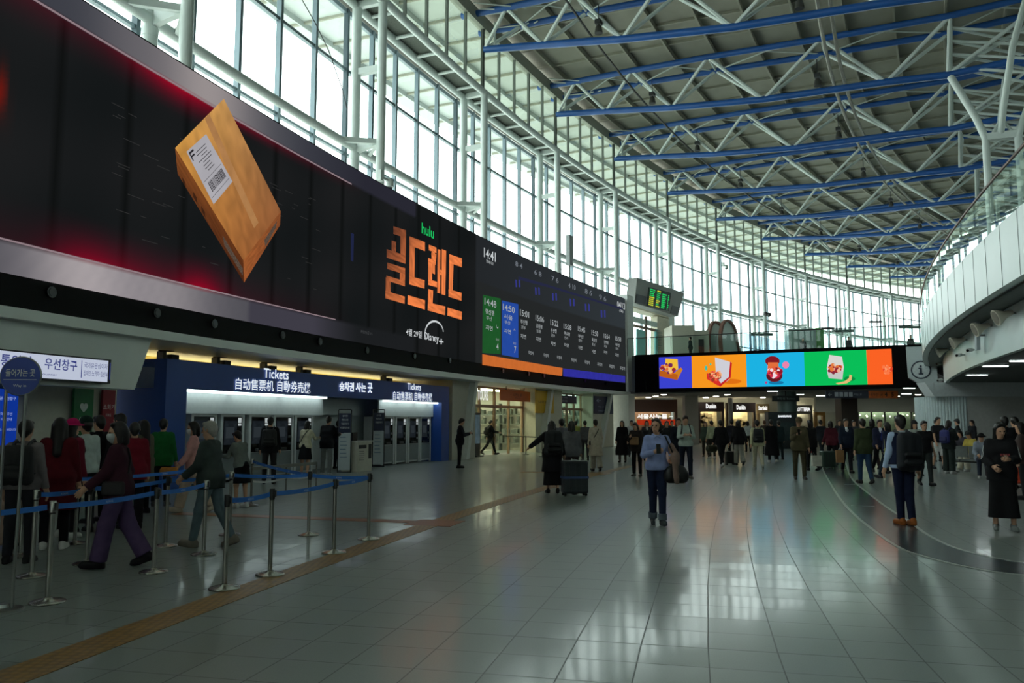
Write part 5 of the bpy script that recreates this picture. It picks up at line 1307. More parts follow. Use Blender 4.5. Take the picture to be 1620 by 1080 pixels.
hang('hanging_sign', 792, 616, 839, 633, 169.2, (196, 92, 26), 'orange sign hanging over the first glass entrance', [('나가는 문', .3, .3, .05, .1, .01), ('Way out', .2, .14, .05, -.2, 0)], (90, 40, 16))
hang('hanging_sign', 848, 617, 876, 653, 168.84, (214, 168, 24), 'yellow banner with dark hangul on the cream wall', [('나오는 곳', .7, .13, -.02, .0, .02), ('Way out', .35, .05, 0, -.14, 0)], (70, 56, 20), rods=False)
hang('hanging_sign', 880, 624, 912, 637, 169.2, (40, 42, 66), 'dark sign with rows of pale hangul over the second entrance', [('엘리베이터 화장실', .5, .22, -.22, .22, .01), ('수유실 물품보관함', .5, .22, -.22, -.2, .01)], (170, 176, 190))
hang('hanging_sign', 940, 626, 970, 654, 168.84, (22, 36, 70), 'navy arrow sign at the right end of the left wall', [('←', .24, .2, -.28, .25, .02), ('타는 곳 1-14', .5, .09, -.05, -.1, .005), ('공항철도 지하철', .45, .09, -.08, -.33, .005)], (140, 160, 190), rods=False)
def letters_on_glass():
    t = thing('shop_lettering', PT(169.5, 155.75, 2.3), 'white letters TOURS on the glass beside the first entrance', 'lettering')
    m = MB(); write(m, 'TOURS', uvmap(764, 625, 169.5), w=1.2, h=.5, bold=.02); m.obj('letters', glow((226, 230, 226), 1.1, 'lit_letter'), t)
letters_on_glass()
def totem():
    p = gnd(752, 722); th = math.degrees(math.atan2(p.y-CY, p.x-CX)); X, Y = et(th), er(th); t = thing('display_totem', p, 'dark freestanding display totem left of the first entrance', 'display')
    m = MB(); m.fbox(p, X, Y, -.29, .29, -.1, .1, .05, 2.08); m.obj('casing', BLACK, t)
    m = MB(); m.fbox(p, X, Y, -.25, .25, -.115, -.1, .62, 1.98); m.obj('display_panel', glow((60, 74, 78), 1, 'screen', .3, 4), t)
    m = MB(); m.fbox(p, X, Y, -.36, .36, -.28, .28, 0, .05); m.obj('base', BLACK, t)
totem()
p0 = gnd(832, 719)
def rope_posts():
    for i, (u, v) in enumerate(((832, 719), (858, 722))):
        p = gnd(u, v); t = thing('rope_post', p, ('slim dark barrier post in front of the first entrance', 'slim dark barrier post nearer the big suitcase')[i], 'barrier post')
        m = MB(); m.lathe([(.16, 0), (.16, .02), (.03, .03)], p, 16); m.obj('base', BLACK, t); m = MB(); m.lathe([(.022, .02), (.022, .95)], p, 10); m.obj('post', BLACK, t)
    a, b = gnd(832, 719), gnd(858, 722); m = MB(); m.bar(a+Vector((0, 0, .9)), b+Vector((0, 0, .9)), .004, .05); m.bar(a+Vector((0, 0, .9)), at_d(801, a.y+1.0)+Vector((0, 0, .9)), .004, .05)
    tag(m.obj('barrier_belt', BLACK, base=(a+b)/2), 'black belt stretched between the barrier posts at the entrance', 'barrier belt')
rope_posts()
# ------------------------------------------------------------------ the bridge with the food advert screen
BL = Vector((8.2, 53.0, 0)); BX = Vector((15.1, -7.4, 0)).normalized(); BY = Vector((-BX.y, BX.x, 0))
def br(u, v, off=0.0):
    d = ray(u, v); o = BL-BY*off; n = BY; t = (n.x*o.x+n.y*o.y)/(n.x*d.x+n.y*d.y); P = d*t
    return (P-o).x*BX.x+(P-o).y*BX.y, P.z+EYE
def bridge():
    t = thing('bridge', BL+BX*8, 'bridge crossing the hall with a black front and glass railing', 'bridge', kind='structure')
    m = MB(); m.fbox(BL, BX, BY, -.3, 17.4, .25, 6.0, 3.7, 6.06); m.obj('deck', mat((120, 124, 120), .6), t)
    m = MB(); m.add([BL+BX*x+BY*.3+Vector((0, 0, z)) for x in np.linspace(-.6, 17.3, 13) for z in (6.06, 7.2)], [(2*i, 2*i+2, 2*i+3, 2*i+1) for i in range(12)]); m.obj('glass_railing', glass((216, 232, 228), .8, .01), t)
    m = MB(); m.path([BL+BX*-.6+BY*.3+Vector((0, 0, 7.24)), BL+BX*17.3+BY*.3+Vector((0, 0, 7.24))], .028, 8); m.obj('handrail', mat((70, 74, 74), .3, .6), t, True)
    m = MB()
    for x in np.linspace(-.6, 17.3, 13): m.fbox(BL, BX, BY, x-.015, x+.015, .28, .32, 6.06, 7.2)
    m.obj('railing_post', mat((90, 96, 96), .3, .5), t)
bridge()
def advert():
    t = thing('advert_screen', BL+BX*8+Vector((0, 0, 3.6)), 'long LED advert screen with five coloured food pictures on the bridge', 'advert screen')
    m = MB(); m.fbox(BL, BX, BY, 0, 17.3, -.05, .25, 3.58, 6.08); m.obj('casing', mat((9, 9, 10), .8, spec=.1), t)
    f = lambda x, z, o=.07: BL+BX*x-BY*o+Vector((0, 0, z))
    ed = [br(u, 590, .06)[0] for u in (1042.7, 1094.5, 1181, 1273, 1372, 1412)]; z0, z1 = 3.82, 5.87
    cols = [(58, 66, 206), (246, 150, 30), (28, 178, 226), (10, 190, 88), (250, 98, 36)]; pn = []
    for i in range(5):
        m = MB(); m.add([f(ed[i], z0, .06), f(ed[i+1], z0, .06), f(ed[i+1], z1, .06), f(ed[i], z1, .06)], [(0, 1, 2, 3)]); pn.append(m.obj('picture_panel', glow(cols[i], 1.0, 'led_picture'), t))
    def poly(pts, mb, o): mb.add([f(*br(u, v, o), o) for u, v in pts], [tuple(range(len(pts)))])
    def blob(u, v, r, mb, o, n=10, ry=None): poly([(u+r*math.cos(2*math.pi*k/n), v+(ry or r)*math.sin(2*math.pi*k/n)) for k in range(n)], mb, o)
    def pile(par, u, v, rx, ry, cols, n, seed):
        rnd = random.Random(seed); ms = [MB() for _ in cols]
        for k in range(n):
            a = rnd.uniform(0, 6.28); q = rnd.random()**.5
            blob(u+rx*q*math.cos(a), v+ry*q*math.sin(a), rnd.uniform(1.6, 3.2), ms[k % len(cols)], .075+.0006*k, 9)
        for c, mm in zip(cols, ms): mm.obj('food_picture', glow(c, 1, 'led_picture'), par)
    def shadow(par, u, v, rx, ry, c): m = MB(); blob(u, v, rx, m, .064, 18, ry); m.obj('picture_shadow', glow(c, 1, 'led_picture'), par)
    def bit(par, pts, c, o=.068): m = MB(); poly(pts, m, o); m.obj('food_picture', glow(c, 1, 'led_picture'), par)
    # yellow box with rice dish
    bit(pn[0], [(1043, 594), (1072, 600), (1080, 584), (1077, 581), (1066, 590), (1043, 585)], (206, 128, 30)); bit(pn[0], [(1053, 567), (1072, 568), (1073, 584), (1062, 588), (1052, 580)], (240, 190, 60), .067); bit(pn[0], [(1043, 586), (1072, 592), (1072, 601), (1043, 595)], (186, 92, 24), .07)
    pile(pn[0], 1057, 583, 11, 7, [(150, 40, 50), (226, 120, 50), (240, 190, 120), (110, 40, 90)], 40, 1)
    # white lidded box tipping snacks
    shadow(pn[1], 1156, 603, 17, 4, (222, 112, 20)); bit(pn[1], [(1131, 565), (1157, 573), (1154, 600), (1138, 611), (1133, 598)], (206, 206, 214)); bit(pn[1], [(1155, 572), (1158, 574), (1156, 597), (1139, 612), (1137, 609), (1153, 596)], (196, 36, 40), .07); bit(pn[1], [(1118, 590), (1132, 594), (1142, 608), (1136, 610), (1118, 599)], (214, 48, 40), .069)
    pile(pn[1], 1131, 593, 9, 8, [(238, 110, 60), (246, 180, 130), (220, 60, 60), (150, 60, 40)], 42, 2); m = MB(); blob(1117, 582, 2.2, m, .07, 8, 4); blob(1124, 576, 1.6, m, .07); m.obj('food_picture', glow((60, 190, 170), 1, 'led_picture'), pn[1])
    # round red bowl with lid
    shadow(pn[2], 1228, 605, 12, 3, (20, 120, 170)); m = MB(); blob(1222, 571, 11.5, m, .067, 18, 8); m.obj('food_picture', glow((128, 24, 34), 1, 'led_picture'), pn[2])
    m = MB(); blob(1225, 594, 13, m, .068, 20, 10); m.obj('food_picture', glow((96, 26, 34), 1, 'led_picture'), pn[2]); bit(pn[2], [(1215, 573), (1231, 573), (1233, 588), (1214, 588)], (226, 110, 60), .069); pile(pn[2], 1226, 589, 11, 8, [(240, 220, 226), (206, 40, 70), (226, 90, 60), (140, 24, 40)], 44, 3)
    m = MB(); blob(1243, 577, 5.5, m, .07); m.obj('food_picture', glow((236, 130, 170), 1, 'led_picture'), pn[2]); m = MB(); blob(1212, 605, 2, m, .07); m.obj('food_picture', glow((190, 60, 120), 1, 'led_picture'), pn[2])
    # white paper box
    shadow(pn[3], 1344, 599, 9, 4, (8, 140, 64)); bit(pn[3], [(1312, 561), (1332, 564), (1335, 580), (1333, 599), (1311, 597), (1308, 582)], (214, 214, 210)); bit(pn[3], [(1308, 585), (1334, 587), (1333, 600), (1311, 598)], (196, 198, 194), .07); pile(pn[3], 1321, 583, 11, 6.5, [(170, 40, 44), (226, 120, 60), (236, 180, 150), (130, 40, 60)], 42, 4)
    bit(pn[3], [(1322, 606), (1336, 603), (1343, 598), (1344, 592), (1348, 594), (1347, 601), (1340, 606), (1326, 608)], (226, 186, 120), .071)
    pile(pn[4], 1403, 584, 8, 6, [(250, 120, 70), (226, 70, 40), (252, 150, 100)], 22, 5)
advert()
# white end box and information sign
def info_sign():
    p = at_d(1458, 44.6); X = BX; Y = BY; t = thing('information_sign', p+Vector((0, 0, 3.6)), 'round letter i sign on the pale box at the end of the bridge', 'sign')
    q = lambda u, v: ((ray(u, 667).x/ray(u, 667).y-ray(1458, 667).x/ray(1458, 667).y)*45*1.06, hgt(v, 45))
    m = MB(); m.prism([q(u, v) for u, v in ((1442, 549), (1482, 549), (1482, 608), (1458, 608), (1443, 597))], p, X, (0, 0, 1), Y*.9); m.obj('housing', mat((188, 198, 200), .5, var=.04), t)
    cx, cz = q(1460.5, 586); c = p-Y*.03+X*cx+Vector((0, 0, cz)); R = .47
    m = MB(); m.path([c, c+Y*.03], R, 36); m.obj('disc', mat((200, 208, 210), .4), t)
    m = MB(); m.path([c+X*(R*math.cos(a))+Vector((0, 0, R*math.sin(a))) for a in np.linspace(0, 2*math.pi, 37)], .035, 8, cap=False); m.obj('ring', mat((28, 42, 62), .4), t, True)
    m = MB(); f = flat_map(c-Y*.012, X); write(m, 'i', f, h=.52, bold=.03); m.add([f(-.12, -.26), f(.12, -.26), f(.12, -.19), f(-.12, -.19)], [(0, 1, 2, 3)]); m.add([f(-.12, .06), f(.02, .06), f(.02, .12), f(-.12, .12)], [(0, 1, 2, 3)]); m.obj('letter', mat((28, 42, 62), .4), t)
info_sign()
# ------------------------------------------------------------------ upper level beyond the bridge
def led_board():
    t = thing('departure_board', PT(168.2, 147.6, 10), 'upper level departure board with green and yellow lines on a grey fascia', 'departure board')
    r = 168.3; th = 147.6; o = PT(r, th, 0); X = et(149.9)*.25+et(146); X.normalize(); Y = Vector((-X.y, X.x, 0))
    A = lambda u, v, k=0.0: (lambda d, o_: (d*(((Y.x*o_.x+Y.y*o_.y))/(Y.x*d.x+Y.y*d.y)))+Vector((0, 0, EYE)))(ray(u, v), o-Y*k)
    def plate(pts, k, nm, m_, dep=.05):
        m = MB(); q = [A(u, v, k) for u, v in pts]; n = len(q); m.add(q+[p+Y*dep for p in q], [tuple(range(n)), tuple(range(2*n-1, n-1, -1))]+[(i, n+i, n+(i+1) % n, (i+1) % n) for i in range(n)]); return m.obj(nm, m_, t)
    plate([(1008, 439), (1082, 463), (1072.6, 500.7), (1003.7, 479)], 0, 'fascia', mat((150, 152, 148), .5, var=.05), .7)
    plate([(1027, 454), (1062, 463), (1058, 492), (1023.5, 484)], .06, 'display_panel', mat((22, 24, 24), .3))
    plate([(1008, 465), (1023, 469), (1021, 482), (1006, 478)], .05, 'side_panel', mat((90, 92, 96), .5)); plate([(1064, 483), (1075, 486), (1072, 498), (1061, 495)], .05, 'side_panel', mat((100, 102, 106), .5))
    m1, m2 = MB(), MB()
    rnd = random.Random(4)
    for k in range(9):
        for c0, c1, mm in ((.06, .30, m1 if k > 3 else m2), (.38, .55, m1 if k in (0, 5, 6, 8) else m2), (.62, .82, m2), (.88, .95, m2)):
            if k == 0 and c0 > .5: continue
            y0 = .06+.1*k; y1 = y0+.06; c1 = c1-rnd.random()*.06
            P = lambda a, b: A(1027+(1062-1027)*a-3.5*b, 454+9*a+30*b, .075)
            mm.add([P(c0, y0), P(c1, y0), P(c1, y1), P(c0, y1)], [(0, 1, 2, 3)])
    m1.obj('led_lines', glow((200, 206, 60), 1, 'led_picture'), t); m2.obj('led_lines', glow((36, 196, 96), 1, 'led_picture'), t)
    for u, v in ((1025, 443), (1053, 452), (1077, 461)):
        q = MB(); q.bar(A(u-6, v, .3), A(u+6, v-1, .6), .06, .05); q.bar(A(u, v+2, .3), A(u, v-1, .3), .04, .04); q.obj('lamp_arm', BLACK, t)
    return A, Y
A_, Y_ = led_board()
def upper_shop():
    o = PT(170.2, 147.6, 0); P = lambda u, v: (lambda d: d*((Y_.x*o.x+Y_.y*o.y)/(Y_.x*d.x+Y_.y*d.y))+Vector((0, 0, EYE)))(ray(u, v))
    t = thing('upper_gate', P(1030, 560), 'glazed gate under the departure board on the upper level', 'gate')
    def plate(mb, pts, dep=.1):
        q = [P(u, v) for u, v in pts]; n = len(q); mb.add(q+[p+Y_*dep for p in q], [tuple(range(n)), tuple(range(2*n-1, n-1, -1))]+[(i, n+i, n+(i+1) % n, (i+1) % n) for i in range(n)])
    m = MB(); plate(m, [(1000, 478), (1066, 500), (1066, 506), (1000, 486)], 1.0); m.obj('lintel', mat((186, 180, 160), .6), t)
    m = MB(); plate(m, [(1040, 500), (1066, 506), (1066, 562), (1040, 562)], .6); m.obj('side_wall', mat((196, 190, 170), .6), t)
    for a, b in ((1008, 1021), (1037, 1048)):
        m = MB(); plate(m, [(a, 520), (b, 524), (b, 562), (a, 562)]); m.obj('door_pane', mat((70, 150, 150), .15, var=.1), t)
    m = MB(); plate(m, [(1000, 512), (1040, 521), (1040, 525), (1000, 516)]); plate(m, [(1021, 500), (1024, 500), (1024, 562), (1021, 562)]); m.obj('door_frame', mat((110, 84, 66), .5), t)
    m = MB(); plate(m, [(1002, 500), (1040, 510), (1040, 518), (1002, 509)]); m.obj('transom_pane', mat((160, 176, 170), .2), t)
    u = thing('upper_cabin', P(1090, 560), 'low cream cabin beside the gate on the upper level', 'cabin'); m = MB(); q = at_d(1066, 60.5, 6.05)
    X = Vector((1, .05, 0)).normalized(); Yc = Vector((-.05, 1, 0)).normalized(); m.fbox(q, X, Yc, 0, 1.7, 0, 2.5, 0, 2.95); m.fbox(q, X, Yc, 1.7, 2.9, .2, 2.5, 0, 2.6); m.obj('walls', mat((186, 184, 168), .6, var=.04), u)
    m = MB(); m.fbox(q, X, Yc, 2.1, 2.5, .16, .2, .5, 1.9); m.obj('opening', DARK, u)
upper_shop()
def escalator(u0, u1, vt, d, label):
    """rounded glass balustrade end with a brown rubber handrail"""
    a = at_d(u0, d, 6.05); b = at_d(u1, d+2.2, 6.05); X = (b-a); w = X.length; X.normalize(); Y = Vector((-X.y, X.x, 0)); H = hgt(vt, d)-6.05
    t = thing('escalator', a, label, 'escalator'); n = 22
    prof = [(0, -.1), (0.02*w, .35*H)]+[(w*(.30-.30*math.cos(k/n*math.pi*.5)), H*(.55+.45*math.sin(k/n*math.pi*.5))) for k in range(n+1)]+[(w*(.30+.40*math.sin(k/n*math.pi*.5)), H*(.62+.38*math.cos(k/n*math.pi*.5))) for k in range(1, n+1)]+[(w*.85, .2*H), (w, -.1)]
    for k, off in enumerate((0, 1.1)):
        m = MB(); P = [a+X*x+Y*off+Vector((0, 0, z)) for x, z in prof]; m.add(P, [tuple(range(len(P)))]); m.obj('glass_balustrade', mat((170, 186, 180), .1, var=.04), t)
        m = MB()
        for p, q in zip(P, P[1:]): m.bar(p, q, .2, .26, up=Y)
        m.obj('handrail', mat((128, 84, 68), .5, var=.1), t)
escalator(1143, 1179, 505, 63, 'taller brown-railed escalator end on the upper level')
escalator(1120, 1141, 521, 67.5, 'lower brown-railed escalator end left of the taller one')
def upper_bits():
    p = at_d(1276, 62, 6.05); t = thing('kiosk', p, 'pale kiosk with a green side panel on the upper level', 'kiosk'); m = MB(); m.box(p.x-1.15, p.x+1.0, p.y, p.y+1, 6.05, hgt(520, 62)); m.obj('body', mat((150, 176, 168), .3), t); m = MB(); m.box(p.x+1.0, p.x+1.6, p.y, p.y+1, 6.05, hgt(518, 62)); m.obj('side_panel', mat((60, 140, 50), .4), t)
    for u, d, H, lab in ((1318, 60.5, 3.6, 'tall thin lamp post on the upper level left of the far one'), (1395, 62, 4.3, 'tall thin lamp post on the upper level near the balcony')):
        p = at_d(u, d, 6.05); t = thing('lamp_post', p, lab, 'lamp post'); m = MB(); m.tube(p, p+Vector((0, 0, H)), .045, 8); m.obj('pole', DARK, t); m = MB(); m.obox(p+Vector((-.15, 0, H-.9)), (.5, 0, 0), (0, .12, 0), (0, 0, .07)); m.obj('lamp_head', DARK, t)
    for u, v, lab in ((1210, 531, 'flat dark sign hanging high on the upper level, left one'), (1340, 525, 'flat dark sign hanging high on the upper level, middle one'), (1447, 519, 'flat dark sign hanging high on the upper level, right one')):
        p = at_d(u, 58); z = hgt(v, 58); t = thing('small_sign', p+Vector((0, 0, z)), lab, 'sign'); m = MB(); m.box(p.x-.8, p.x+.8, p.y, p.y+.1, z, z+.2); m.obj('panel', mat((70, 96, 90), .5), t); m = MB(); m.tube(p+Vector((0, .05, z)), p+Vector((0, .05, 6.05)), .03, 6); m.obj('post', DARK, t)
    t = thing('glass_wall', at_d(1250, 66, 6.05), 'long pale blue glazed parapet by the escalators on the upper level', 'parapet'); a, b = at_d(1180, 66, 6.05), at_d(1310, 68, 6.05); m = MB(); m.add([a, b, b+Vector((0, 0, 1.6)), a+Vector((0, 0, 3.0))], [(0, 1, 2, 3)]); o = m.obj('glass_pane', glass((150, 176, 200), 1), t)
upper_bits()
# antenna-like column loudspeaker and wire cages on top of the video wall
def wall_top():
    th, z = cylL(901, 424, 168.5); o = PT(168.5, th, 10.1); t = thing('column_speaker', o, 'slim grey column loudspeaker standing on the video wall', 'loudspeaker'); X, Y = et(th), er(th); zt = cylL(901, 373, 168.5)[1]; zb = cylL(901, 420, 168.5)[1]
    m = MB(); m.fbox(o-Vector((0, 0, 10.1)), X, Y, -.24, .24, -.12, .12, zb, zt); m.obj('cabinet', mat((150, 158, 158), .5), t); m = MB(); m.tube(PT(168.5, th, 10.05), PT(168.5, th, zb), .04, 6); m.obj('pole', GREY, t)
    for k, u in enumerate((872, 891)):
        th, z = cylL(u, 430, 168.5); o = PT(168.5, th, 0); t = thing('wire_cage', PT(168.5, th, 10.1), ('thin wire guard frame on the video wall, left of the column speaker', 'thin wire guard frame just beside the column speaker')[k], 'guard frame'); m = MB(); zt = cylL(u, 414, 168.5)[1]
        for x in (-.5, 0, .5):
            for y in (0, .5): m.tube(o+et(th)*x+er(th)*y+Vector((0, 0, 10.13)), o+et(th)*x+er(th)*y+Vector((0, 0, zt)), .012, 5)
        for zz in (10.5, 11.0, zt): m.tube(o+et(th)*-.5+Vector((0, 0, zz)), o+et(th)*.5+Vector((0, 0, zz)), .012, 5)
        m.obj('wires', GREY, t)
wall_top()
def dome(u, v, r, label):
    th, z = cylL(u, v, r); o = PT(r, th, z); X, Y = et(th), er(th); t = thing('security_camera', o, label, 'camera')
    m = MB(); m.bar(o+Y*.1-X*.75, o-X*.0, .1, .1); m.obox(o-X*.72, X*.1, Y*.1, (0, 0, .2)); m.obj('bracket', STEEL, t)
    m = MB(); m.lathe([(.06, .1), (.14, .02), (.17, -.12), (.17, -.26)], o, 16); m.obj('housing', STEEL, t, True); m = MB(); m.ball(o+Vector((0, 0, -.27)), .13, n=14); m.obj('dome', mat((60, 66, 70), .1), t, True)
dome(616, 286, 169.2, 'white dome camera on the column above the video wall'); dome(1149, 420, 168.9, 'white dome camera on a column beyond the departure board')
def twin_lamps():
    th, z = cylL(1214, 497, 169.4); o = PT(169.4, th, z); t = thing('speaker_pair', o, 'pair of dark round loudspeakers on a column beyond the bridge', 'loudspeaker')
    for s_ in (-1, 1): m = MB(); m.ball(o+et(th)*(.42*s_), .24, n=14); m.obj('speaker_ball', mat((56, 58, 58), .5), t, True)
    m = MB(); m.bar(o-et(th)*.4, o+et(th)*.4, .06, .06); m.obj('arm', GREY, t)
twin_lamps()
# long service pipes under the trusses
m = MB(); m.arc(164, 20.55, 116, 160, .06, 1.0, 6); tag(m.obj('cable_tray', mat((52, 52, 50), .6)), 'dark cable tray running along under the roof trusses near the windows', 'cable tray')
m = MB(); m.arc(153.6, 19.95, 116, 160, .09, 1.0, 6); m.arc(153.1, 20.15, 116, 160, .09, 1.0, 6); tag(m.obj('service_pipe', mat((150, 148, 138), .5)), 'pair of pale service pipes running along under the roof trusses', 'pipes')
for k, th in enumerate([x for x in FRAME_TH if 126 < x < 160]):
    for r, q in ((163.4, 'window'), (154.3, 'middle')):
        o = PT(r, th+.2, z_lo(r)+.3); t = thing('flood_lamp', o, 'dark flood lamp under the %s roof truss, %s side' % (ORD[k], q), 'lamp'); m = MB(); m.lathe([(.10, .2), (.16, .1), (.2, -.15), (.2, -.2)], o, 14); m.obj('shade', mat((60, 60, 56), .5), t, True); m = MB(); m.tube(o+Vector((0, 0, .2)), o+Vector((0, 0, 1.3)), .025, 5); m.obj('stem', DARK, t)
        m = MB(); m.obox(o+Vector((0, 0, .35)), et(th)*.2, er(th)*.14, (0, 0, .1)); m.obj('gear_box', DARK, t)
# ------------------------------------------------------------------ fittings on the balcony front
def horn(u, v, s_, label, k=0):
    """small white loudspeaker horn pointing down the hall"""
    d = ray(u, v); th, z = cyl(u, v, 149.1)
    # nearer crossing of the balcony front
    o = PT(149.1, th, z); n = er(th); t = thing('horn_speaker', o, label, 'loudspeaker', 'cream horn speakers on the balcony front'); dr = (n*.95+et(th)*-.15+Vector((0, 0, -.35))).normalized()
    m = MB(); c = o+n*.16; L = [c-dr*.1*s_, c+dr*.05*s_, c+dr*.12*s_, c+dr*.30*s_, c+dr*.36*s_]; m.path(L, .1, 18, radii=[.07*s_, .09*s_, .11*s_, .22*s_, .23*s_]); m.obj('horn', mat((196, 190, 172), .5, var=.04), t, True)
    m = MB(); m.path([c+dr*.362*s_, c+dr*.368*s_], .19*s_, 18); m.obj('mouth', mat((120, 116, 104), .6), t)
    m = MB(); m.bar(o, c, .06, .06); m.obj('bracket', GREY, t)

m = MB(); pts = [PT(170.0, *cylL(u, v, 170.0)) for u, v in ((549, 172), (541, 140), (520, 80), (498, 35), (478, 0), (462, -40))]; m.path(pts, .018, 5); tag(m.obj('loose_cable', BLACK, base=pts[0]), 'thin black cable running across the window glass above the video wall', 'cable')
def low_rail():
    a, b = gnd(398, 786), gnd(500, 772); t = thing('crowd_rail', (a+b)/2, 'low grey rail with a white curved band in front of the ticket machines', 'rail'); d = (b-a).normalized(); Z = lambda z: Vector((0, 0, z))
    m = MB(); m.bar(a+Z(.62), b+Z(.62), .05, .07); m.obj('top_rail', mat((120, 118, 112), .5), t)
    m = MB()
    for q in (a, (a+b)/2, b): m.tube(q, q+Z(.6), .02, 8)
    m.obj('post', mat((120, 118, 112), .4), t)
    m = MB(); L = (b-a).length; n = 16
    pts = [a.lerp(b, i/n)+Z(.34-.05*abs(math.sin(2*math.pi*i/n))) for i in range(n+1)]
    for p, q in zip(pts, pts[1:]): m.bar(p, q, .02, .04)
    m.obj('white_band', mat((206, 206, 204), .5), t)
low_rail()
for (u, v), s_, lab in (((1607, 495), .95, 'cream horn speaker on the balcony front, nearest the camera'), ((1570, 515), .95, 'second cream horn speaker on the balcony front, by the flat panel'), ((1530, 537), .95, 'third cream horn speaker along the balcony front'), ((1503, 553), .9, 'farthest cream horn speaker on the balcony front')): horn(u, v, s_, lab)
def cctv(u, v, label, r=149.1):
    th, z = cyl(u, v, r); o = PT(r, th, z); n = er(th); t = thing('security_camera', o, label, 'camera'); a = n*.2; b = (et(th)*-.9+n*.4).normalized()
    m = MB(); m.bar(o, o+a, .05, .05); m.obj('bracket', GREY, t); m = MB(); m.bar(o+a-b*.18+Vector((0, 0, .02)), o+a+b*.2-Vector((0, 0, .03)), .11, .11); m.obj('housing', mat((190, 194, 192), .4), t)
    m = MB(); m.path([o+a+b*.2-Vector((0, 0, .03)), o+a+b*.215-Vector((0, 0, .032))], .045, 12); m.obj('lens', mat((14, 14, 16), .1), t)
cctv(1588, 492, 'white bullet camera above the horn speakers on the balcony'); cctv(1527, 561, 'small bullet camera low on the balcony front'); cctv(1545, 553, 'second small bullet camera low on the balcony front'); cctv(1490, 575, 'small camera cluster near the balcony end'); cctv(1474, 601, 'dark camera under the balcony end by the information sign')
def flatpanel():
    th, z = cyl(1558, 530, 149.1); o = PT(149.3, th, z); t = thing('wifi_panel', o, 'flat grey panel leaning on the balcony front between horn speakers', 'panel'); m = MB(); X = et(th); n = er(th); m.obox(o, X*.18, n*.05, Vector((0, 0, .44))-X*.1); m.obj('panel', mat((150, 160, 164), .5), t); m = MB(); m.bar(PT(149.1, th, z), o, .06, .06); m.obj('bracket', GREY, t)
flatpanel()
# strip lights set in the ceiling under the balcony
for (u, v, L, d), lab in zip(((1575, 579, .75, 27.3), (1541, 593, .5, 32.5), (1555, 593, .3, 32.5), (1612, 571, .5, 25)), ('strip light under the balcony, the longest one', 'strip light under the balcony, left of a shorter one', 'shortest strip light under the balcony', 'strip light under the balcony at the picture edge')):
    p = gnd(u, v, 3.5) if v < 667 else None; p = ray(u, v)*(1.85/ray(u, v).z); p.z = 3.5
    t = thing('strip_light', p, lab, 'light'); X = Vector((1, -.1, 0)).normalized(); m = MB(); m.obox(p, X*(L*.5), Vector((.1, 1, 0)).normalized()*.04, (0, 0, .012)); m.obj('tube', glow((226, 240, 238), 60, 'strip_light'), t); m = MB(); m.obox(p+Vector((0, 0, .02)), X*(L*.5+.04), Vector((.1, 1, 0)).normalized()*.09, (0, 0, .012)); m.obj('fitting', WHITE, t)
# ------------------------------------------------------------------ shops on the ground level
def shopfront(u0, u1, d, vs0, vs1, brown, text, tu, tv, th_, tw, label, inner, k, ink=(240, 240, 236), cat='shop', glowcol=(255, 236, 196)):
    a, b = at_d(u0, d), at_d(u1, d); z1, z0 = hgt(vs0, d), hgt(vs1, d); X = Vector((1, 0, 0)); Y = Vector((0, 1, 0)); w = b.x-a.x
    t = thing('shop', a, label, cat)
    m = MB(); m.fbox(a, X, Y, 0, w, 0, .4, z0, z1); m.obj('sign_fascia', mat(brown, .5, var=.08), t)
    if text: m = MB(); c = at_d(tu, d-.03, hgt(tv, d)); write(m, text, flat_map(c, X), w=tw*d/F_PIX, h=th_*d/F_PIX, bold=.03); m.obj('sign_lettering', glow(ink, 1.3, 'lit_letter'), t)
    m = MB(); m.fbox(a, X, Y, 0, .18, 0, .4, 0, z0); m.fbox(a, X, Y, w-.18, w, 0, .4, 0, z0); m.obj('side_post', mat(tuple(int(x*.8) for x in brown), .5), t)
    m = MB(); m.fbox(a, X, Y, .18, w-.18, 1.6, 1.7, 0, z0+.3); m.obj('rear_wall', mat(inner, .6, var=.25, scale=1.6), t)
    m = MB(); m.fbox(a, X, Y, .3, w-.3, .8, 1.3, z0+.25, z0+.3); m.obj('ceiling_light', glow(glowcol, k*7, 'shop_light'), t)
    m = MB(); m.fbox(a, X, Y, .3, w*.62, .5, 1.1, 0, 1.05); m.obj('counter', mat(tuple(int(x*.7) for x in inner), .5), t)
    rnd = random.Random(int(u0)); m = MB()
    for q in range(10): x = rnd.uniform(.3, w-.5); z = rnd.uniform(1.2, z0-.2); m.fbox(a, X, Y, x, x+.35, 1.5, 1.6, z, z+.3)
    m.obj('menu_boards', mat((150, 140, 110), .5, var=.4, scale=4), t)
    return t
t = shopfront(978, 1072, 61.0, 632, 652, (84, 54, 40), '서울사누들 ··', 1036, 658.5, 7.5, 56, 'brown-fronted shop with white lit hangul and red panel at left', (120, 96, 80), 1.2)
m = MB(); p = at_d(1008, 60.95); q = at_d(1068, 60.95); m.box(p.x, q.x, p.y, p.y+.1, hgt(672, 61), hgt(663.5, 61)); m.obj('red_panel', glow((150, 44, 20), 1, 'lit_sign', .15), t)
m = MB(); p = at_d(982, 60.95); q = at_d(1002, 60.95); m.box(p.x, q.x, p.y, p.y+.1, hgt(669, 61), hgt(662, 61)); m.obj('blue_panel', glow((92, 90, 130), 1, 'lit_sign'), t)
shopfront(1105, 1146, 62.5, 636, 651, (58, 40, 36), 'Dunkin', 1125.5, 642.5, 7.5, 16, 'dark brown doughnut shop, left of its twin, beside the square pillar', (200, 190, 150), 1.6)
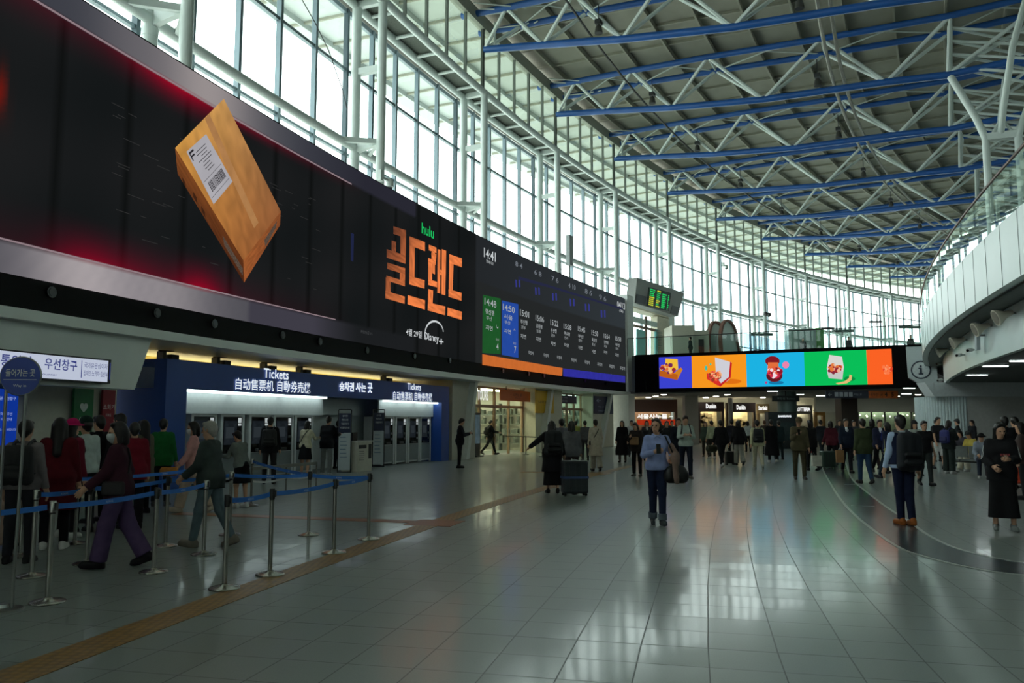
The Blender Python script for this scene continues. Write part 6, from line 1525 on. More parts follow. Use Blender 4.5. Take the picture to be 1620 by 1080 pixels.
shopfront(1150, 1196, 62.5, 637, 652, (58, 40, 36), 'Dunkin', 1173, 644, 7.5, 14, 'dark brown doughnut shop, right of its twin, under a lit ceiling', (206, 200, 160), 2.0)
shopfront(1199, 1218, 64, 639, 654, (170, 150, 110), 'Starfield', 1207.5, 645.5, 6.5, 14, 'small amber-lit shop with white lettering', (200, 130, 60), 1.6)
shopfront(1257, 1286, 64, 641, 655, (90, 88, 80), 'LOTTERIA', 1271.5, 647.5, 6, 22, 'amber-lit shop with white sign behind the round pillar', (206, 140, 70), 1.8)
shopfront(1290, 1306, 64, 648, 657, (150, 112, 50), '', 0, 0, 0, 0, 'small shop opening with a yellow band at the white wall', (224, 210, 180), 1.6)
def simple(name, label, cat, parts, base, kind=None):
    t = thing(name, base, label, cat, kind=kind)
    for nm, mb, m_ in parts: mb.obj(nm, m_, t)
    return t
p = at_d(1095, 58.5); m = MB(); m.box(p.x-.48, p.x+.48, p.y, p.y+.96, 0, 3.55); struct(m.obj('column', mat((140, 138, 130), .5, var=.05)), 'square grey pillar left of the doughnut shops', 'pillar')
p = at_d(1156, 62); m = MB(); m.lathe([(.2, 0), (.2, 3.5)], p, 16); struct(m.obj('column', mat((120, 122, 120), .3, .5)), 'thin metal column between the doughnut shops', 'pillar')
p = at_d(1345, 50); m = MB(); m.box(p.x-.5, p.x+.5, p.y, p.y+1, 0, 3.55); struct(m.obj('column', mat((72, 62, 56), .5, var=.08)), 'dark brown square pillar under the bridge', 'pillar')
p = at_d(1246, 51); m = MB(); m.lathe([(.60, 0), (.60, 3.55)], p, 36); m.lathe([(.62, 2.3), (.62, 2.33)], p, 36); struct(m.obj('column', mat((96, 116, 114), .3, var=.05, metal=.3)), 'round grey metal pillar under the bridge', 'pillar')
p = at_d(1244, 50.2); m = MB(); m.box(p.x-.85, p.x+.85, p.y-.05, p.y+.05, hgt(635, 50.2), hgt(626, 50.2)); n_ = MB(); write(n_, '화장실 Toilets', flat_map(p+Vector((0, -.07, hgt(630.5, 50.2))), (1, 0, 0)), w=1.1, h=.14)
q_ = MB(); q_.tube(p+Vector((0, 0, hgt(626, 50.2))), p+Vector((0, 0, 3.55)), .03, 6)
simple('hanging_sign', 'small dark sign in front of the round pillar', 'sign', [('panel', m, mat((32, 40, 42), .5)), ('lettering', n_, mat((130, 150, 150), .5)), ('hanger_rod', q_, BLACK)], p+Vector((0, 0, 2.9)))
p = at_d(1240, 49.3); m = MB(); m.box(p.x-.95, p.x+.8, p.y, p.y+.7, 0, 2.25); n_ = MB(); write(n_, 'SAMSUNG', flat_map(p+Vector((.05, -.03, hgt(658.3, 49.3))), (1, 0, 0)), w=.80, h=.13, bold=.03); q_ = MB(); q_.box(p.x-.4, p.x+.6, p.y-.02, p.y, .5, 1.6)
simple('display_stand', 'dark display stand with white lit lettering at the round pillar', 'display', [('body', m, mat((34, 42, 46), .4)), ('lettering', n_, glow((230, 236, 240), 1.3, 'lit_letter')), ('display_panel', q_, mat((60, 74, 76), .2))], p)
# wayfinding sign under the bridge
def wayfinding():
    d = 47.0; a, b = at_d(1309, d), at_d(1423, d); z0, z1 = hgt(630, d), hgt(618, d); t = thing('hanging_sign', (a+b)/2+Vector((0, 0, z0)), 'long navy and orange direction sign hanging under the bridge', 'sign'); sx = at_d(1376, d).x
    m = MB(); m.box(a.x, sx, d, d+.15, z0, z1); m.obj('navy_panel', mat((24, 30, 50), .5), t); m = MB(); m.box(sx, b.x, d, d+.15, z0, z1); m.obj('orange_panel', mat((190, 92, 30), .5), t)
    f = flat_map(Vector(((a.x+b.x)/2, d-.012, (z0+z1)/2)), (1, 0, 0)); m = MB(); w = b.x-a.x
    write(m, '←', f, h=.2, cx=-.45*w, bold=.02)
    for k in range(4): x = -.36*w+k*.28; m.add([f(x-.11, -.13), f(x+.11, -.13), f(x+.11, .13), f(x-.11, .13)], [(0, 1, 2, 3)])
    write(m, '타는 곳', f, h=.14, cx=-.06*w); m.obj('pictogram', mat((160, 166, 176), .5), t)
    m = MB(); write(m, '나가는 곳', f, h=.2, cx=.19*w, bold=.01); write(m, '4', f, h=.26, cx=.33*w, bold=.03); write(m, '5', f, h=.26, cx=.42*w, bold=.03); m.obj('lettering', mat((60, 34, 20), .5), t)
    m = MB(); m.tube(Vector((a.x+.6, d+.07, z1)), Vector((a.x+.6, d+.07, 3.58)), .03, 6); m.tube(Vector((b.x-.6, d+.07, z1)), Vector((b.x-.6, d+.07, 3.58)), .03, 6); m.obj('hanger_rod', BLACK, t)
wayfinding()
# ceiling strips under the upper level
for k, (u, v) in enumerate(((1224, 619), (1266, 624), (1300, 626), (1436, 623), (1441, 614))):
    d = (3.52-EYE)/((667-v)/F_PIX); d = min(d, 61); p = at_d(u, d, 3.5); t = thing('strip_light', p, 'slim ceiling light by the shops, %s from the left' % ORD[sorted((1224, 1266, 1300, 1436, 1441)).index(u)], 'light')
    m = MB(); m.box(p.x-.3, p.x+.3, p.y-.06, p.y+.06, 3.49, 3.53); m.obj('tube', glow((210, 226, 222), 5, 'strip_light'), t); m = MB(); m.box(p.x-.34, p.x+.34, p.y-.1, p.y+.1, 3.53, 3.55); m.obj('fitting', WHITE, t)
# glazing under the white beam with hanging lamps and an added interior light
def far_glazing():
    a, b = at_d(1358, 61.4), at_d(1484, 61.4); t = thing('shop', a, 'long glazed shop with hanging lamps under the white beam', 'shop'); z = 2.4
    m = MB()
    for x in np.linspace(a.x, b.x, 7): m.box(x-.05, x+.05, 61.35, 61.45, 0, z)
    m.obj('window_frame', mat((110, 112, 106), .5), t); m = MB(); m.add([Vector((a.x, 61.4, 0)), Vector((b.x, 61.4, 0)), Vector((b.x, 61.4, z)), Vector((a.x, 61.4, z))], [(0, 1, 2, 3)]); m.obj('window_pane', glass((200, 215, 205), .7), t)
    m = MB(); m.box(a.x, b.x, 64.6, 64.8, 0, z+.2); m.obj('rear_wall', mat((120, 124, 108), .6, var=.5, scale=1.3), t)
    m = MB(); rnd = random.Random(9)
    for k in range(14): x = a.x+(b.x-a.x)*(k+.5)/14; m.ball((x, 62.4+rnd.random(), 2.05+.15*rnd.random()), .07, n=8)
    m.obj('hanging_lamps', glow((255, 244, 214), 5, 'lamp'), t); m = MB(); m.box(a.x+.4, b.x-.4, 64.2, 64.5, 2.44, 2.48); m.obj('ceiling_light', glow((236, 246, 226), 12.0, 'shop_light'), t)  # ceiling strip is added, out of sight behind the beam, to light the interior
    p = at_d(1456, 44); u = thing('banner_stand', p, 'pale blue upright banner under the bridge at right', 'banner stand'); m = MB(); m.box(p.x-.15, p.x+.15, p.y, p.y+.03, .15, hgt(655, 44)); m.obj('panel', mat((120, 150, 190), .5, var=.3, scale=8), u); m = MB(); m.box(p.x-.2, p.x+.2, p.y-.2, p.y+.2, 0, .15); m.obj('base', DARK, u)
far_glazing()
# a bench and the cone by the seats at right
def bench(u, v, head, label, n=3):
    p = gnd(u, v); a = math.radians(head); X = Vector((math.cos(a), math.sin(a), 0)); Y = Vector((-X.y, X.x, 0)); t = thing('bench', p, label, 'bench'); L = n*.56
    for k in range(n):
        m = MB(); x = -L/2+.56*k; m.fbox(p, X, Y, x+.02, x+.54, -.24, .24, .40, .45); m.obj('seat', mat((110, 116, 114), .4), t); m = MB(); m.fbox(p, X, Y, x+.02, x+.54, -.30, -.25, .50, .86); m.obj('backrest', mat((110, 116, 114), .4), t)
    for s_ in (-1, 1):
        m = MB(); m.fbox(p, X, Y, s_*(L/2-.2)-.03, s_*(L/2-.2)+.03, -.28, .24, 0, .05); m.fbox(p, X, Y, s_*(L/2-.2)-.03, s_*(L/2-.2)+.03, -.03, .03, .05, .40); m.obj('leg', ST_, t)
    m = MB(); m.fbox(p, X, Y, -L/2, L/2, -.03, .03, .34, .40); m.obj('beam', ST_, t)
bench(1540, 749, 120, 'metal bench under the person in the yellow jacket', 3)
p = gnd(1611, 764); t = thing('traffic_cone', p, 'small orange cone at the right edge behind the woman in black', 'cone'); m = MB(); m.box(p.x-.16, p.x+.16, p.y-.16, p.y+.16, 0, .03); m.obj('foot', mat((180, 60, 30), .5), t); m = MB(); m.lathe([(.13, .03), (.03, .42)], p, 18); m.obj('cone_body', mat((206, 66, 34), .5), t, True)

# grid of ceiling lamps added under the upper level to brighten the shop area
for i in range(6):
    for j in range(3):
        x, y = 10.5+i*4.4, 55.2+j*3.1
        o = Vector((x, y, 3.5)); t = thing('added_downlight', o, 'round ceiling lamp added to brighten the shop hall', 'light', 'ceiling lamps added to brighten the shop hall')
        m = MB(); m.lathe([(.20, 0), (.20, .02)], o+Vector((0, 0, .0)), 16); m.obj('lamp', glow((255, 250, 236), 22, 'added_downlight'), t); m = MB(); m.lathe([(.25, .0), (.25, .04)], o+Vector((0, 0, .012)), 16); m.obj('rim', WHITE, t)
# ------------------------------------------------------------------ people, from the queue at left to the seats at right
BK, NV, GY = (26, 27, 30), (26, 34, 62), (110, 112, 114)
HB = (26, 21, 18)
# the queue
J = person(28, 890, 1.63, 10, 'stand', ('shirt', (120, 112, 114)), ('trousers', (40, 40, 46)), hair=('short', HB), label='person in a grey top with a black backpack behind the round sign'); backpack(J, (24, 24, 27), 'black backpack on the grey top behind the round sign', w=.34)
suitcase(gnd(0, 868), 20, (150, 122, 108), 'dusty pink suitcase standing behind the round sign', .42, .62, .26)
J = person(84, 868, 1.66, 20, 'stand', ('coat', (88, 18, 28)), ('trousers', BK), (206, 204, 200), ('long', (20, 16, 15)), 'person with long black hair in a dark red coat in the queue')
J = person(104, 850, 1.64, -20, 'ease', ('jacket', (104, 24, 44)), ('trousers', BK), (200, 200, 196), ('bob', HB), 'person in a bright magenta hat and maroon jacket in the queue', hat=('brim', (190, 20, 96))); backpack(J, (24, 24, 26), 'black backpack on the maroon jacket in the queue')
J = person(128, 842, 1.68, 60, 'stand', ('shirt', (196, 208, 204)), ('trousers', (40, 42, 46)), hair=('short', HB), label='person in a dark green cap and pale shirt in the queue', hat=('cap', (28, 52, 46))); paper_bag(J['hl']+Vector((-.05, -.25, -.12)), 20, (196, 206, 206), 'pale shopping bag hanging in front of the pale shirt', .2, .26)
person(150, 826, 1.71, 70, 'stand', ('jacket', (24, 24, 27)), ('trousers', BK), label='person with short hair in a black jacket facing the ticket windows')
person(183, 828, 1.74, 80, 'stand', ('jacket', (30, 32, 32)), ('trousers', BK), label='tall person in a dark jacket by the green wall panel')
person(206, 836, 1.60, 40, 'ease', ('jacket', (120, 24, 40)), ('trousers', (36, 34, 40)), label='person in a crimson jacket half hidden in front of the red panel')
J = person(183, 897, 1.62, 104, 'walk', ('jacket', (64, 32, 44)), ('wide', (84, 66, 100)), (28, 26, 30), ('bob', (34, 28, 28)), 'person in a white mask, maroon top and purple trousers walking left', face=True, mask=(210, 214, 214), pz=dict(AL=(22, 10, 30, 0), AR=(-12, 12, 40, 20), yaw=14, L=(15, 5, -2), R=(-13, 16, -2))); crossbag(J, (30, 24, 28), 'dark crossbody bag on the walking person in purple trousers', -1)
person(222, 812, 1.64, 70, 'stand', ('coat', (104, 100, 84)), ('slim', BK), (36, 36, 38), ('long', (20, 17, 16)), 'person with long dark hair in an olive grey coat')
person(253, 800, 1.67, 10, 'stand', ('jacket', (28, 96, 48)), ('trousers', BK), (60, 60, 60), ('short', (20, 18, 18)), 'person in a green jacket in front of the booth flank')
J = person(304, 810, 1.64, 110, 'walk2', ('jacket', (206, 150, 146)), ('wide', (206, 184, 164)), (206, 190, 170), ('bob', (28, 24, 22)), 'person in a pink jacket, white mask and cream trousers', face=True, mask=(214, 216, 216)); handbag(J['hl']+Vector((-.1, -.1, -.05)), 20, (190, 120, 40), 'orange bag held by the person in pink', .3, .16, .1)
person(330, 865, 1.63, 84, 'walk', ('jacket', (60, 68, 66)), ('trousers', (96, 112, 120)), (130, 122, 112), ('thin', (150, 146, 140)), 'grey-haired person in a dark grey jacket and pale jeans walking left', face=True, fat=1.06, pz=dict(AL=(18, 10, 40, 10), AR=(10, 10, 40, 0), L=(16, 5, -2), R=(-14, 14, -2)))
person(381, 803, 1.46, 60, 'bend', ('shirt', (112, 120, 116)), ('skirt', BK), (210, 210, 208), ('short', (28, 20, 18)), 'small person in a grey top bending at the second ticket machine')
J = person(425, 765, 1.74, 12, 'stand', ('jacket', (30, 30, 33)), ('trousers', (50, 46, 46)), hair=('short', HB), label='person in black standing at the middle ticket machine'); backpack(J, (26, 26, 28), 'black backpack at the middle ticket machine', w=.36)
J = person(482, 755, 1.64, -20, 'kiosk', ('shirt', (190, 184, 158)), ('skirt', BK), BK, ('bob', HB), 'person in a cream top and black skirt at a ticket machine'); crossbag(J, (40, 36, 36), 'dark crossbody bag on the cream top', -1)
person(516, 753, 1.78, -14, 'kiosk', ('jacket', (24, 25, 28)), ('trousers', (112, 116, 116)), (150, 150, 150), ('short', (36, 26, 22)), 'tall person in a black jacket and grey jeans at a ticket machine')
person(534, 741, 1.66, -30, 'stand', ('jacket', (28, 36, 52)), ('trousers', (26, 32, 46)), label='person in navy standing behind the first banner stand')
J = person(727, 740, 1.74, -78, 'both', ('jacket', (34, 34, 40)), ('trousers', (30, 30, 34)), BK, ('short', HB), 'person in a dark suit looking down by the beige wall panel'); phone(J, 'dark phone in the hands of the person by the beige wall')
J = person(775, 719, 1.74, -80, 'walk', ('jacket', (28, 28, 31)), ('trousers', BK), BK, ('short', HB), 'person in black striding past the display totem', pz=dict(AR=(36, 10, 50, 0))); backpack(J, (22, 22, 24), 'black backpack of the person striding past the totem', w=.28, hgt_=.4)
# around the big suitcase
J = person(874, 780, 1.62, 6, 'pull', ('coat', (30, 30, 34)), ('longskirt', BK), (30, 30, 30), ('bob', (34, 26, 22)), 'person in a long black coat with a dark backpack pulling a suitcase', fat=1.15, pz=dict(AL=(4, 52, 40, 0))); backpack(J, (30, 32, 36), 'large dark backpack on the person pulling the suitcase', .38, .52, .2)
suitcase(gnd(909, 784), 8, (40, 46, 50), 'big dark suitcase with a blue strap standing on the hall floor', .56, .78, .32, .0, (60, 80, 130))
person(905, 770, 1.63, 0, 'stand', ('jacket', (104, 104, 108)), ('trousers', (60, 48, 46)), hair=('bob', (40, 36, 30)), label='person in a grey cardigan behind the big dark suitcase')
person(889, 757, 1.70, 8, 'stand', ('jacket', (96, 96, 102)), ('trousers', BK), label='person in grey just ahead of the black-coated one with the backpack')
person(911, 724, 1.66, 0, 'stand', ('jacket', (150, 156, 80)), ('trousers', BK), label='person in yellow green by the second entrance')
person(926, 728, 1.66, 10, 'stand', ('shirt', (90, 90, 92)), ('trousers', (60, 60, 62)), label='person in a dark striped top by the second entrance')
J = person(943, 745, 1.68, 10, 'step', ('coat', (190, 178, 160)), ('wide', (170, 162, 148)), (60, 56, 54), ('short', (28, 22, 20)), 'person in a cream coat with a dark strap across the back'); crossbag(J, (34, 32, 32), 'dark bag on the cream coat', -1)
person(985, 731, 1.66, 160, 'stand', ('longcoat', (24, 24, 27)), ('trousers', (96, 90, 84)), (40, 36, 34), ('long', (20, 17, 16)), 'person with long hair in a long black coat near the pier')
person(1000, 722, 1.68, 170, 'stand', ('shirt', (186, 190, 192)), ('trousers', BK), label='person in a white shirt beside the long black coat')
J = person(1008, 753, 1.60, 150, 'phone', ('jacket', (44, 38, 36)), ('trousers', (28, 28, 30)), (110, 106, 100), ('bob', (40, 28, 22)), 'person in dark clothes with a tan bag, left of the blue shirt'); handbag(J['T'](0, .2, 1.12), 150, (130, 96, 60), 'tan bag held at the chest left of the blue shirt', .3, .26, .12)
person(1024, 728, 1.66, 180, 'stand', ('jacket', (50, 50, 52)), ('trousers', BK), hair=('bob', HB), label='person in dark with a white scarf behind the blue shirt', under=(206, 206, 206))
# main figure
J = person(1041, 830, 1.655, 178, 'main', ('shirt', (148, 160, 206)), ('trousers', (32, 40, 64)), (52, 56, 60), ('wavy', (36, 28, 24)), 'person in a light blue shirt and dark jeans walking to the camera', face=True, h=.008, fat=.9, cuff=(92, 102, 112), collar=(158, 170, 212), pz=dict(yaw=-26, AR=(14, 14, 100, 38), AL=(2, 20, 80, 14), L=(9, 4, -3), R=(-5, 10, -3)))
phone(J, 'dark phone in the hand of the person in the blue shirt')
# shoulder bag and jacket carried on her left arm
jl = thing('folded_jacket', J['el']+Vector((.0, -.02, -.3)), 'taupe jacket draped over the arm of the person in the blue shirt', 'jacket')
S = Sdf(); e = np.array(J['el']); w_ = np.array(J['hl']); sh_ = np.array(J['shl'])
S.cap(e*.5+sh_*.5+[.02, -.02, 0], e+[.03, -.03, -.01], .062, .070, k=.04); S.cap(e+[.03, -.03, 0], w_+[.01, -.05, .03], .066, .052, k=.04)
for k in range(9):
    t_ = k/8; p = e*(1-t_)*1.0+w_*t_+np.array([.03, -.075, -.01]); dn = .40-.10*t_+.03*math.sin(k*2.3)
    S.cap(p, p+np.array([.02+.012*math.sin(k*1.9), -.012*math.cos(k*2.1), -dn]), .040, .030+.008*math.sin(k*2.9), k=.03)
    p2 = p+np.array([.01, .10, 0]); S.cap(p2, p2+np.array([.015, 0, -dn*.8]), .034, .028, k=.03)
S.cap(e+[.05, .0, -.05], e+[.06, .02, -.36], .07, .045, k=.05)
V, Q = S.mesh(.011); np_obj('cloth', V-np.array(ORG[jl.name]), Q, mat((140, 112, 100), .85, var=.12, scale=14, bump=.3), jl)
c = J['T'](-.30, .10, .80); hb = thing('shoulder_bag', c-Vector((0, 0, .13)), 'black shoulder bag hanging beside the person in the blue shirt', 'bag')
S = Sdf(); o = np.array(c); S.cap(o+[-.10, 0, -.05], o+[.10, 0, -.05], .10, k=.05, sq=(1, .7, 1)); S.cap(o+[-.08, 0, .06], o+[.08, 0, .06], .075, k=.05, sq=(1, .7, 1)); S.cap(o+[-.09, 0, .0], o+[.09, 0, .0], .095, k=.05, sq=(1, .7, 1))
V, Q = S.mesh(.010); np_obj('bag_body', V-np.array(ORG[hb.name]), Q, mat((30, 29, 31), .4, var=.2, scale=16), hb)
MB().path([c+Vector((-.07, -.0, .10)), J['T'](-.24, .14, 1.15), J['T'](-.135, .06, 1.415), J['T'](-.13, -.04, 1.43), J['T'](-.2, -.12, 1.2), c+Vector((.07, .02, .10))], .014, 6).obj('shoulder_strap', mat((24, 24, 26), .6), hb, True)
MB().path([c+Vector((-.05, -.075, .0)), c+Vector((0, -.085, -.06)), c+Vector((.05, -.075, .03))], .006, 6).obj('chain', mat((190, 190, 186), .2, .9), hb, True)
# right behind
J = person(1086, 757, 1.79, 176, 'both', ('shirt', (176, 188, 180)), ('trousers', (34, 40, 54)), (90, 86, 82), ('short', (40, 30, 26)), 'tall person in a pale shirt with backpack straps carrying a dark coat'); backpack(J, (26, 28, 32), 'black backpack on the person in the pale shirt by the pillar', w=.32)
person(1075, 752, 1.72, 170, 'step', ('jacket', (30, 34, 44)), ('trousers', (28, 30, 40)), hair=('short', (50, 36, 30)), label='person in dark navy just left of the tall pale shirt')
person(1056, 735, 1.64, 180, 'stand', ('jacket', (40, 42, 46)), ('trousers', BK), hair=('bob', HB), label='person in charcoal half hidden behind the blue shirt')
person(1064, 722, 1.66, 180, 'stand', ('jacket', (30, 46, 40)), ('trousers', BK), label='person in dark green far behind the blue shirt near the shop')
person(1117, 722, 1.62, 160, 'stand', ('jacket', (70, 84, 74)), ('trousers', (60, 56, 54)), hair=('bob', HB), label='person in grey green in front of the left doughnut shop')
person(1127, 725, 1.66, 20, 'stand', ('shirt', (176, 180, 150)), ('trousers', (60, 60, 56)), (200, 200, 196), label='person in a pale top left of the black-jacketed one with the duffel')
J = person(1142, 739, 1.70, 4, 'walk2', ('jacket', (26, 26, 29)), ('trousers', BK), (190, 190, 190), ('short', HB), 'person in a black jacket carrying a duffel bag away'); handbag(J['hl']+Vector((-.05, 0, -.18)), 5, (50, 52, 34), 'dark olive duffel bag carried beside the black jacket', .42, .28, .24, J['hl'])
person(1159, 727, 1.70, -10, 'stand', ('jacket', (40, 40, 48)), ('trousers', BK), label='person in dark blue grey between the doughnut shops')
J = person(1170, 736, 1.66, 0, 'drag', ('jacket', (32, 32, 34)), ('wide', (150, 148, 140)), (40, 40, 40), ('bob', HB), 'person in a black top and wide pale trousers with a small suitcase')
suitcase(gnd(1155, 735), 6, (28, 28, 30), 'small black suitcase beside the wide pale trousers', .36, .52, .22, .42)
person(1184, 714, 1.64, 0, 'stand', ('shirt', (180, 184, 184)), ('trousers', BK), hair=('bob', HB), label='person in a white top near the right doughnut shop')
J = person(1200, 743, 1.72, -8, 'walk', ('jacket', (186, 184, 150)), ('trousers', (182, 176, 152)), (170, 168, 160), ('short', (20, 18, 18)), 'person in a cream jacket with a black backpack walking away'); backpack(J, (24, 28, 34), 'black backpack on the cream jacket', .32, .46)
person(1222, 732, 1.70, 0, 'step', ('longcoat', (20, 20, 23)), ('trousers', BK), (190, 188, 184), ('short', HB), 'person in a long black coat by the dark display stand')
person(1234, 727, 1.66, 6, 'stand', ('jacket', (36, 52, 54)), ('trousers', (30, 40, 42)), label='person in dark teal right of the long black coat')
person(1211, 718, 1.68, 0, 'stand', ('jacket', (60, 50, 44)), ('trousers', BK), hair=('short', (90, 56, 36)), label='brown-haired person by the small amber shop')
J = person(1266, 758, 1.74, 170, 'phone', ('jacket', (86, 78, 58)), ('trousers', (70, 64, 48)), (70, 66, 62), ('short', (60, 44, 36)), 'person in an olive brown uniform and cap holding a phone', hat=('cap', (90, 74, 56)), fat=1.1); phone(J, 'phone held up by the person in the olive uniform')
J = person(1285, 744, 1.67, 20, 'step', ('jacket', (30, 28, 30)), ('trousers', BK), BK, ('bob', (18, 16, 16)), 'person in black with a red bag right of the olive uniform'); handbag(J['hr']+Vector((.0, 0, -.1)), 10, (140, 30, 36), 'red bag on the arm of the person in black', .26, .3, .12, J['hr']); paper_bag(J['base']+Vector((.08, -.2, .34)), 10, (206, 204, 190), 'white shopping bag low beside the red bag', .32, .36, .14, J['hr'])
person(1301, 728, 1.72, 10, 'walk2', ('jacket', (36, 40, 46)), ('trousers', (34, 40, 44)), label='person in dark clothes walking away beyond the red bag')
J = person(1317, 737, 1.64, 0, 'drag', ('jacket', (80, 28, 40)), ('trousers', BK), hair=('bob', HB), label='person in a maroon jacket with a green suitcase'); suitcase(gnd(1310, 741), 10, (46, 66, 56), 'dark green suitcase by the maroon jacket', .5, .62, .26, .0)
person(1330, 724, 1.70, 180, 'stand', ('jacket', (44, 46, 50)), ('trousers', BK), label='person in charcoal under the direction sign beside the brown pillar')
J = person(1341, 748, 1.70, 176, 'step', ('jacket', (28, 36, 52)), ('trousers', (32, 32, 38)), BK, ('short', (60, 50, 40)), 'person in a navy jacket and white shirt walking to the camera', under=(214, 216, 220)); paper_bag(J['hr']+Vector((-.05, 0, -.3)), 0, (150, 110, 70), 'brown paper bag in the hand of the navy jacket', .24, .4, .1, J['hr'])
person(1353, 728, 1.68, 180, 'stand', ('shirt', (60, 62, 66)), ('trousers', BK), label='person in a dark striped top behind the navy jacket')
person(1369, 765, 1.69, 2, 'step', ('jacket', (58, 66, 44)), ('trousers', (40, 62, 90)), (40, 40, 42), ('short', (38, 30, 26)), 'person in an olive jacket and blue jeans walking away', fat=1.12)
person(1383, 742, 1.70, 0, 'step', ('jacket', (26, 30, 28)), ('trousers', (44, 36, 36)), hair=('bob', (18, 17, 17)), label='person in black right behind the olive jacket')
person(1394, 748, 1.73, 178, 'walk', ('jacket', (34, 38, 62)), ('trousers', (26, 26, 30)), BK, ('short', (50, 42, 38)), 'person in a suit with a blue tie coming to the camera', under=(200, 204, 214), tie=(40, 52, 130))
J = person(1409, 757, 1.64, 30, 'walk', ('jacket', (30, 36, 62)), ('trousers', (26, 40, 52)), (40, 40, 44), ('bob', (20, 18, 20)), 'person in navy stepping away beside the suit'); handbag(J['hl']+Vector((0, 0, -.06)), 20, (150, 156, 104), 'pale green bag on the arm of the person in navy', .3, .4, .12, J['shl'])
# backpack walker
J = person(1433, 830, 1.71, 2, 'step', ('shirt', (176, 196, 226)), ('trousers', (24, 30, 54)), (150, 84, 34), ('short', (28, 22, 20)), 'person in a navy waistcoat and pale shirt with a large backpack walking away', face=True, h=.0085, vest=(26, 34, 60), collar=(206, 214, 226), pz=dict(AL=(6, 10, 10, 0), AR=(-4, 10, 10, 0), L=(3, 3, -3.5), R=(-4, 6, -3.5)))
backpack(J, (24, 28, 36), 'large black backpack on the navy waistcoat', .36, .56, .2, 1.12)
person(1450, 752, 1.64, 180, 'stand', ('shirt', (170, 178, 172)), ('trousers', (60, 60, 64)), hair=('long', (24, 20, 20)), label='person in a pale shirt and dark cap behind the backpack walker', hat=('cap', (30, 28, 30)))
person(1466, 768, 1.63, 178, 'step', ('tee', (30, 29, 32)), ('trousers', (44, 48, 48)), BK, ('short', (30, 22, 22)), 'person in a black t-shirt walking to the camera', face=True)
person(1487, 742, 1.77, 190, 'step', ('tee', (26, 26, 29)), ('shorts', (206, 206, 206)), BK, ('short', (26, 24, 24)), 'tall person in a black tee and white shorts by the ribbed column')
J = person(1503, 749, 1.66, -60, 'both', ('jacket', (34, 40, 40)), ('wide', (44, 52, 50)), (190, 190, 190), ('bob', (44, 34, 32)), 'person in dark green trousers with a blue backpack facing right'); backpack(J, (44, 48, 110), 'blue backpack on the person in dark green trousers', .28, .4, .14, trim=(40, 44, 90))
person(1484, 730, 1.70, 180, 'stand', ('jacket', (40, 38, 40)), ('trousers', BK), label='person in charcoal near the pale blue banner')
person(1518, 728, 1.72, 60, 'stand', ('jacket', (28, 32, 34)), ('trousers', BK), hat=('cap', (70, 74, 76)), label='person in a grey cap by the ribbed column')
person(1526, 736, 1.66, 110, 'sit', ('jacket', (54, 52, 60)), ('trousers', (40, 40, 44)), hair=('bob', HB), label='seated person in grey left of the yellow jacket')
person(1541, 745, 1.68, 110, 'sit', ('jacket', (176, 158, 74)), ('wide', (196, 190, 170)), (190, 188, 184), ('short', (70, 54, 44)), 'seated person in a yellow jacket and cream trousers', hat=('cap', (40, 44, 44)))
person(1541, 724, 1.69, 100, 'stand', ('jacket', (28, 30, 34)), ('trousers', BK), hair=('tail', HB), label='person in black standing against the ribbed wall')
person(1556, 755, 1.62, 150, 'sit', ('hoodie', (130, 138, 150)), ('trousers', (40, 46, 60)), (206, 206, 206), ('short', HB), 'seated person in a pale grey hooded top and black hat', hat=('brim', (24, 24, 26)))
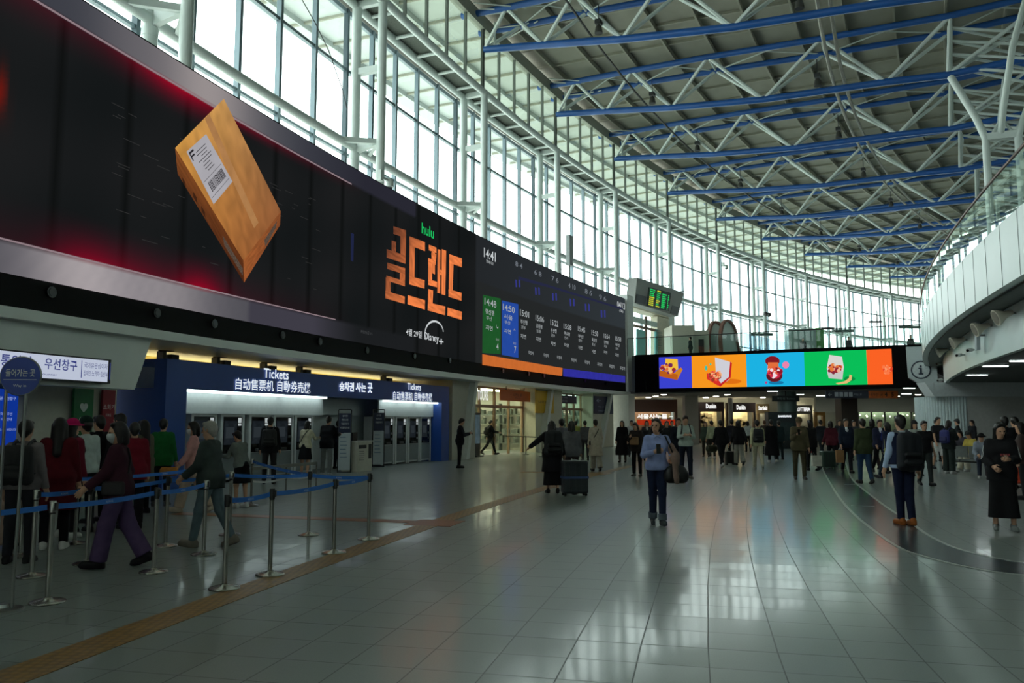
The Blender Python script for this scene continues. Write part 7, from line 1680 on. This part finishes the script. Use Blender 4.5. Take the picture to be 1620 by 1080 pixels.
# woman in black at the right edge
J = person(1590, 838, 1.60, 156, 'ease', ('jacket', (28, 28, 31)), ('longskirt', (22, 22, 24)), (120, 126, 124), ('long', (18, 16, 16)), 'person in a black tracksuit top with white stripes and long black skirt', face=True, h=.0085, pz=dict(AL=(16, 10, 84, 30), AR=(6, 12, 66, 24), yaw=16, nod=14))
T_ = J['T']; b = J['body']
for sd in (-1, 1):
    m = MB()
    for k in (0, 1, 2): p, q = (J['shl'], J['el']) if sd < 0 else (J['shr'], J['erg']); off = J['rgt']*(.052*sd-.016*(k-1)*sd)+J['fwd']*(.034+.012*(k-1)); m.path([p.lerp(q, .15)+off, p.lerp(q, .55)+off, p.lerp(q, .95)+off], .005, 5)
    o = m.obj('white_stripe', mat((200, 204, 206), .7), None); o.parent = b; o.matrix_parent_inverse = Matrix.LocRotScale(b.location, b.rotation_euler, None).inverted()
m = MB(); fm = flat_map(T_(-.06, .155, 1.13), J['rgt']*-1)
fq = flat_map(T_(-.04, .160, 1.19), J['rgt']*-1)
for k in range(4): x = -.06+.034*k; m.add([fq(x, -.016), fq(x+.026, -.016), fq(x+.026, .018), fq(x, .018)], [(0, 1, 2, 3)])
o = m.obj('chest_print', mat((150, 60, 64), .7), None); o.parent = b; o.matrix_parent_inverse = Matrix.LocRotScale(b.location, b.rotation_euler, None).inverted()
m = MB(); m.add([fm(-.03, -.03), fm(.09, -.03), fm(.09, .04), fm(-.03, .04)], [(0, 1, 2, 3)]); o = m.obj('chest_patch', mat((190, 192, 194), .7), None); o.parent = b; o.matrix_parent_inverse = Matrix.LocRotScale(b.location, b.rotation_euler, None).inverted()
person(1596, 775, 1.74, 0, 'stand', ('jacket', (34, 34, 38)), ('trousers', BK), label='tall person in a dark coat behind the striped tracksuit')
person(1612, 772, 1.73, 10, 'stand', ('jacket', (40, 36, 36)), ('trousers', BK), label='tall person in brown black at the right edge of the crowd')
person(1622, 790, 1.60, 60, 'stand', ('jacket', (60, 48, 46)), ('trousers', BK), hair=('bob', HB), label='person in dark brown cut by the right picture edge')
# upper level
q = at_d(1095, 57.5, 6.06); person(0, 0, 1.70, 60, 'stand', ('jacket', (64, 72, 68)), ('trousers', (60, 62, 60)), label='person in grey standing on the upper level behind the glass railing', loc=q)
q = at_d(1275, 58.5, 6.06); person(0, 0, 1.72, 180, 'stand', ('jacket', (60, 64, 64)), ('trousers', BK), label='person at the pale kiosk on the upper level', loc=q)
for u, d, lab in ((1348, 57, 'person in dark clothes on the upper level by the middle hanging sign'), (1447, 56, 'person on the upper level close to the balcony')):
    person(0, 0, 1.66, 180, 'stand', ('jacket', (50, 56, 56)), ('trousers', BK), label=lab, loc=at_d(u, d, 6.06))
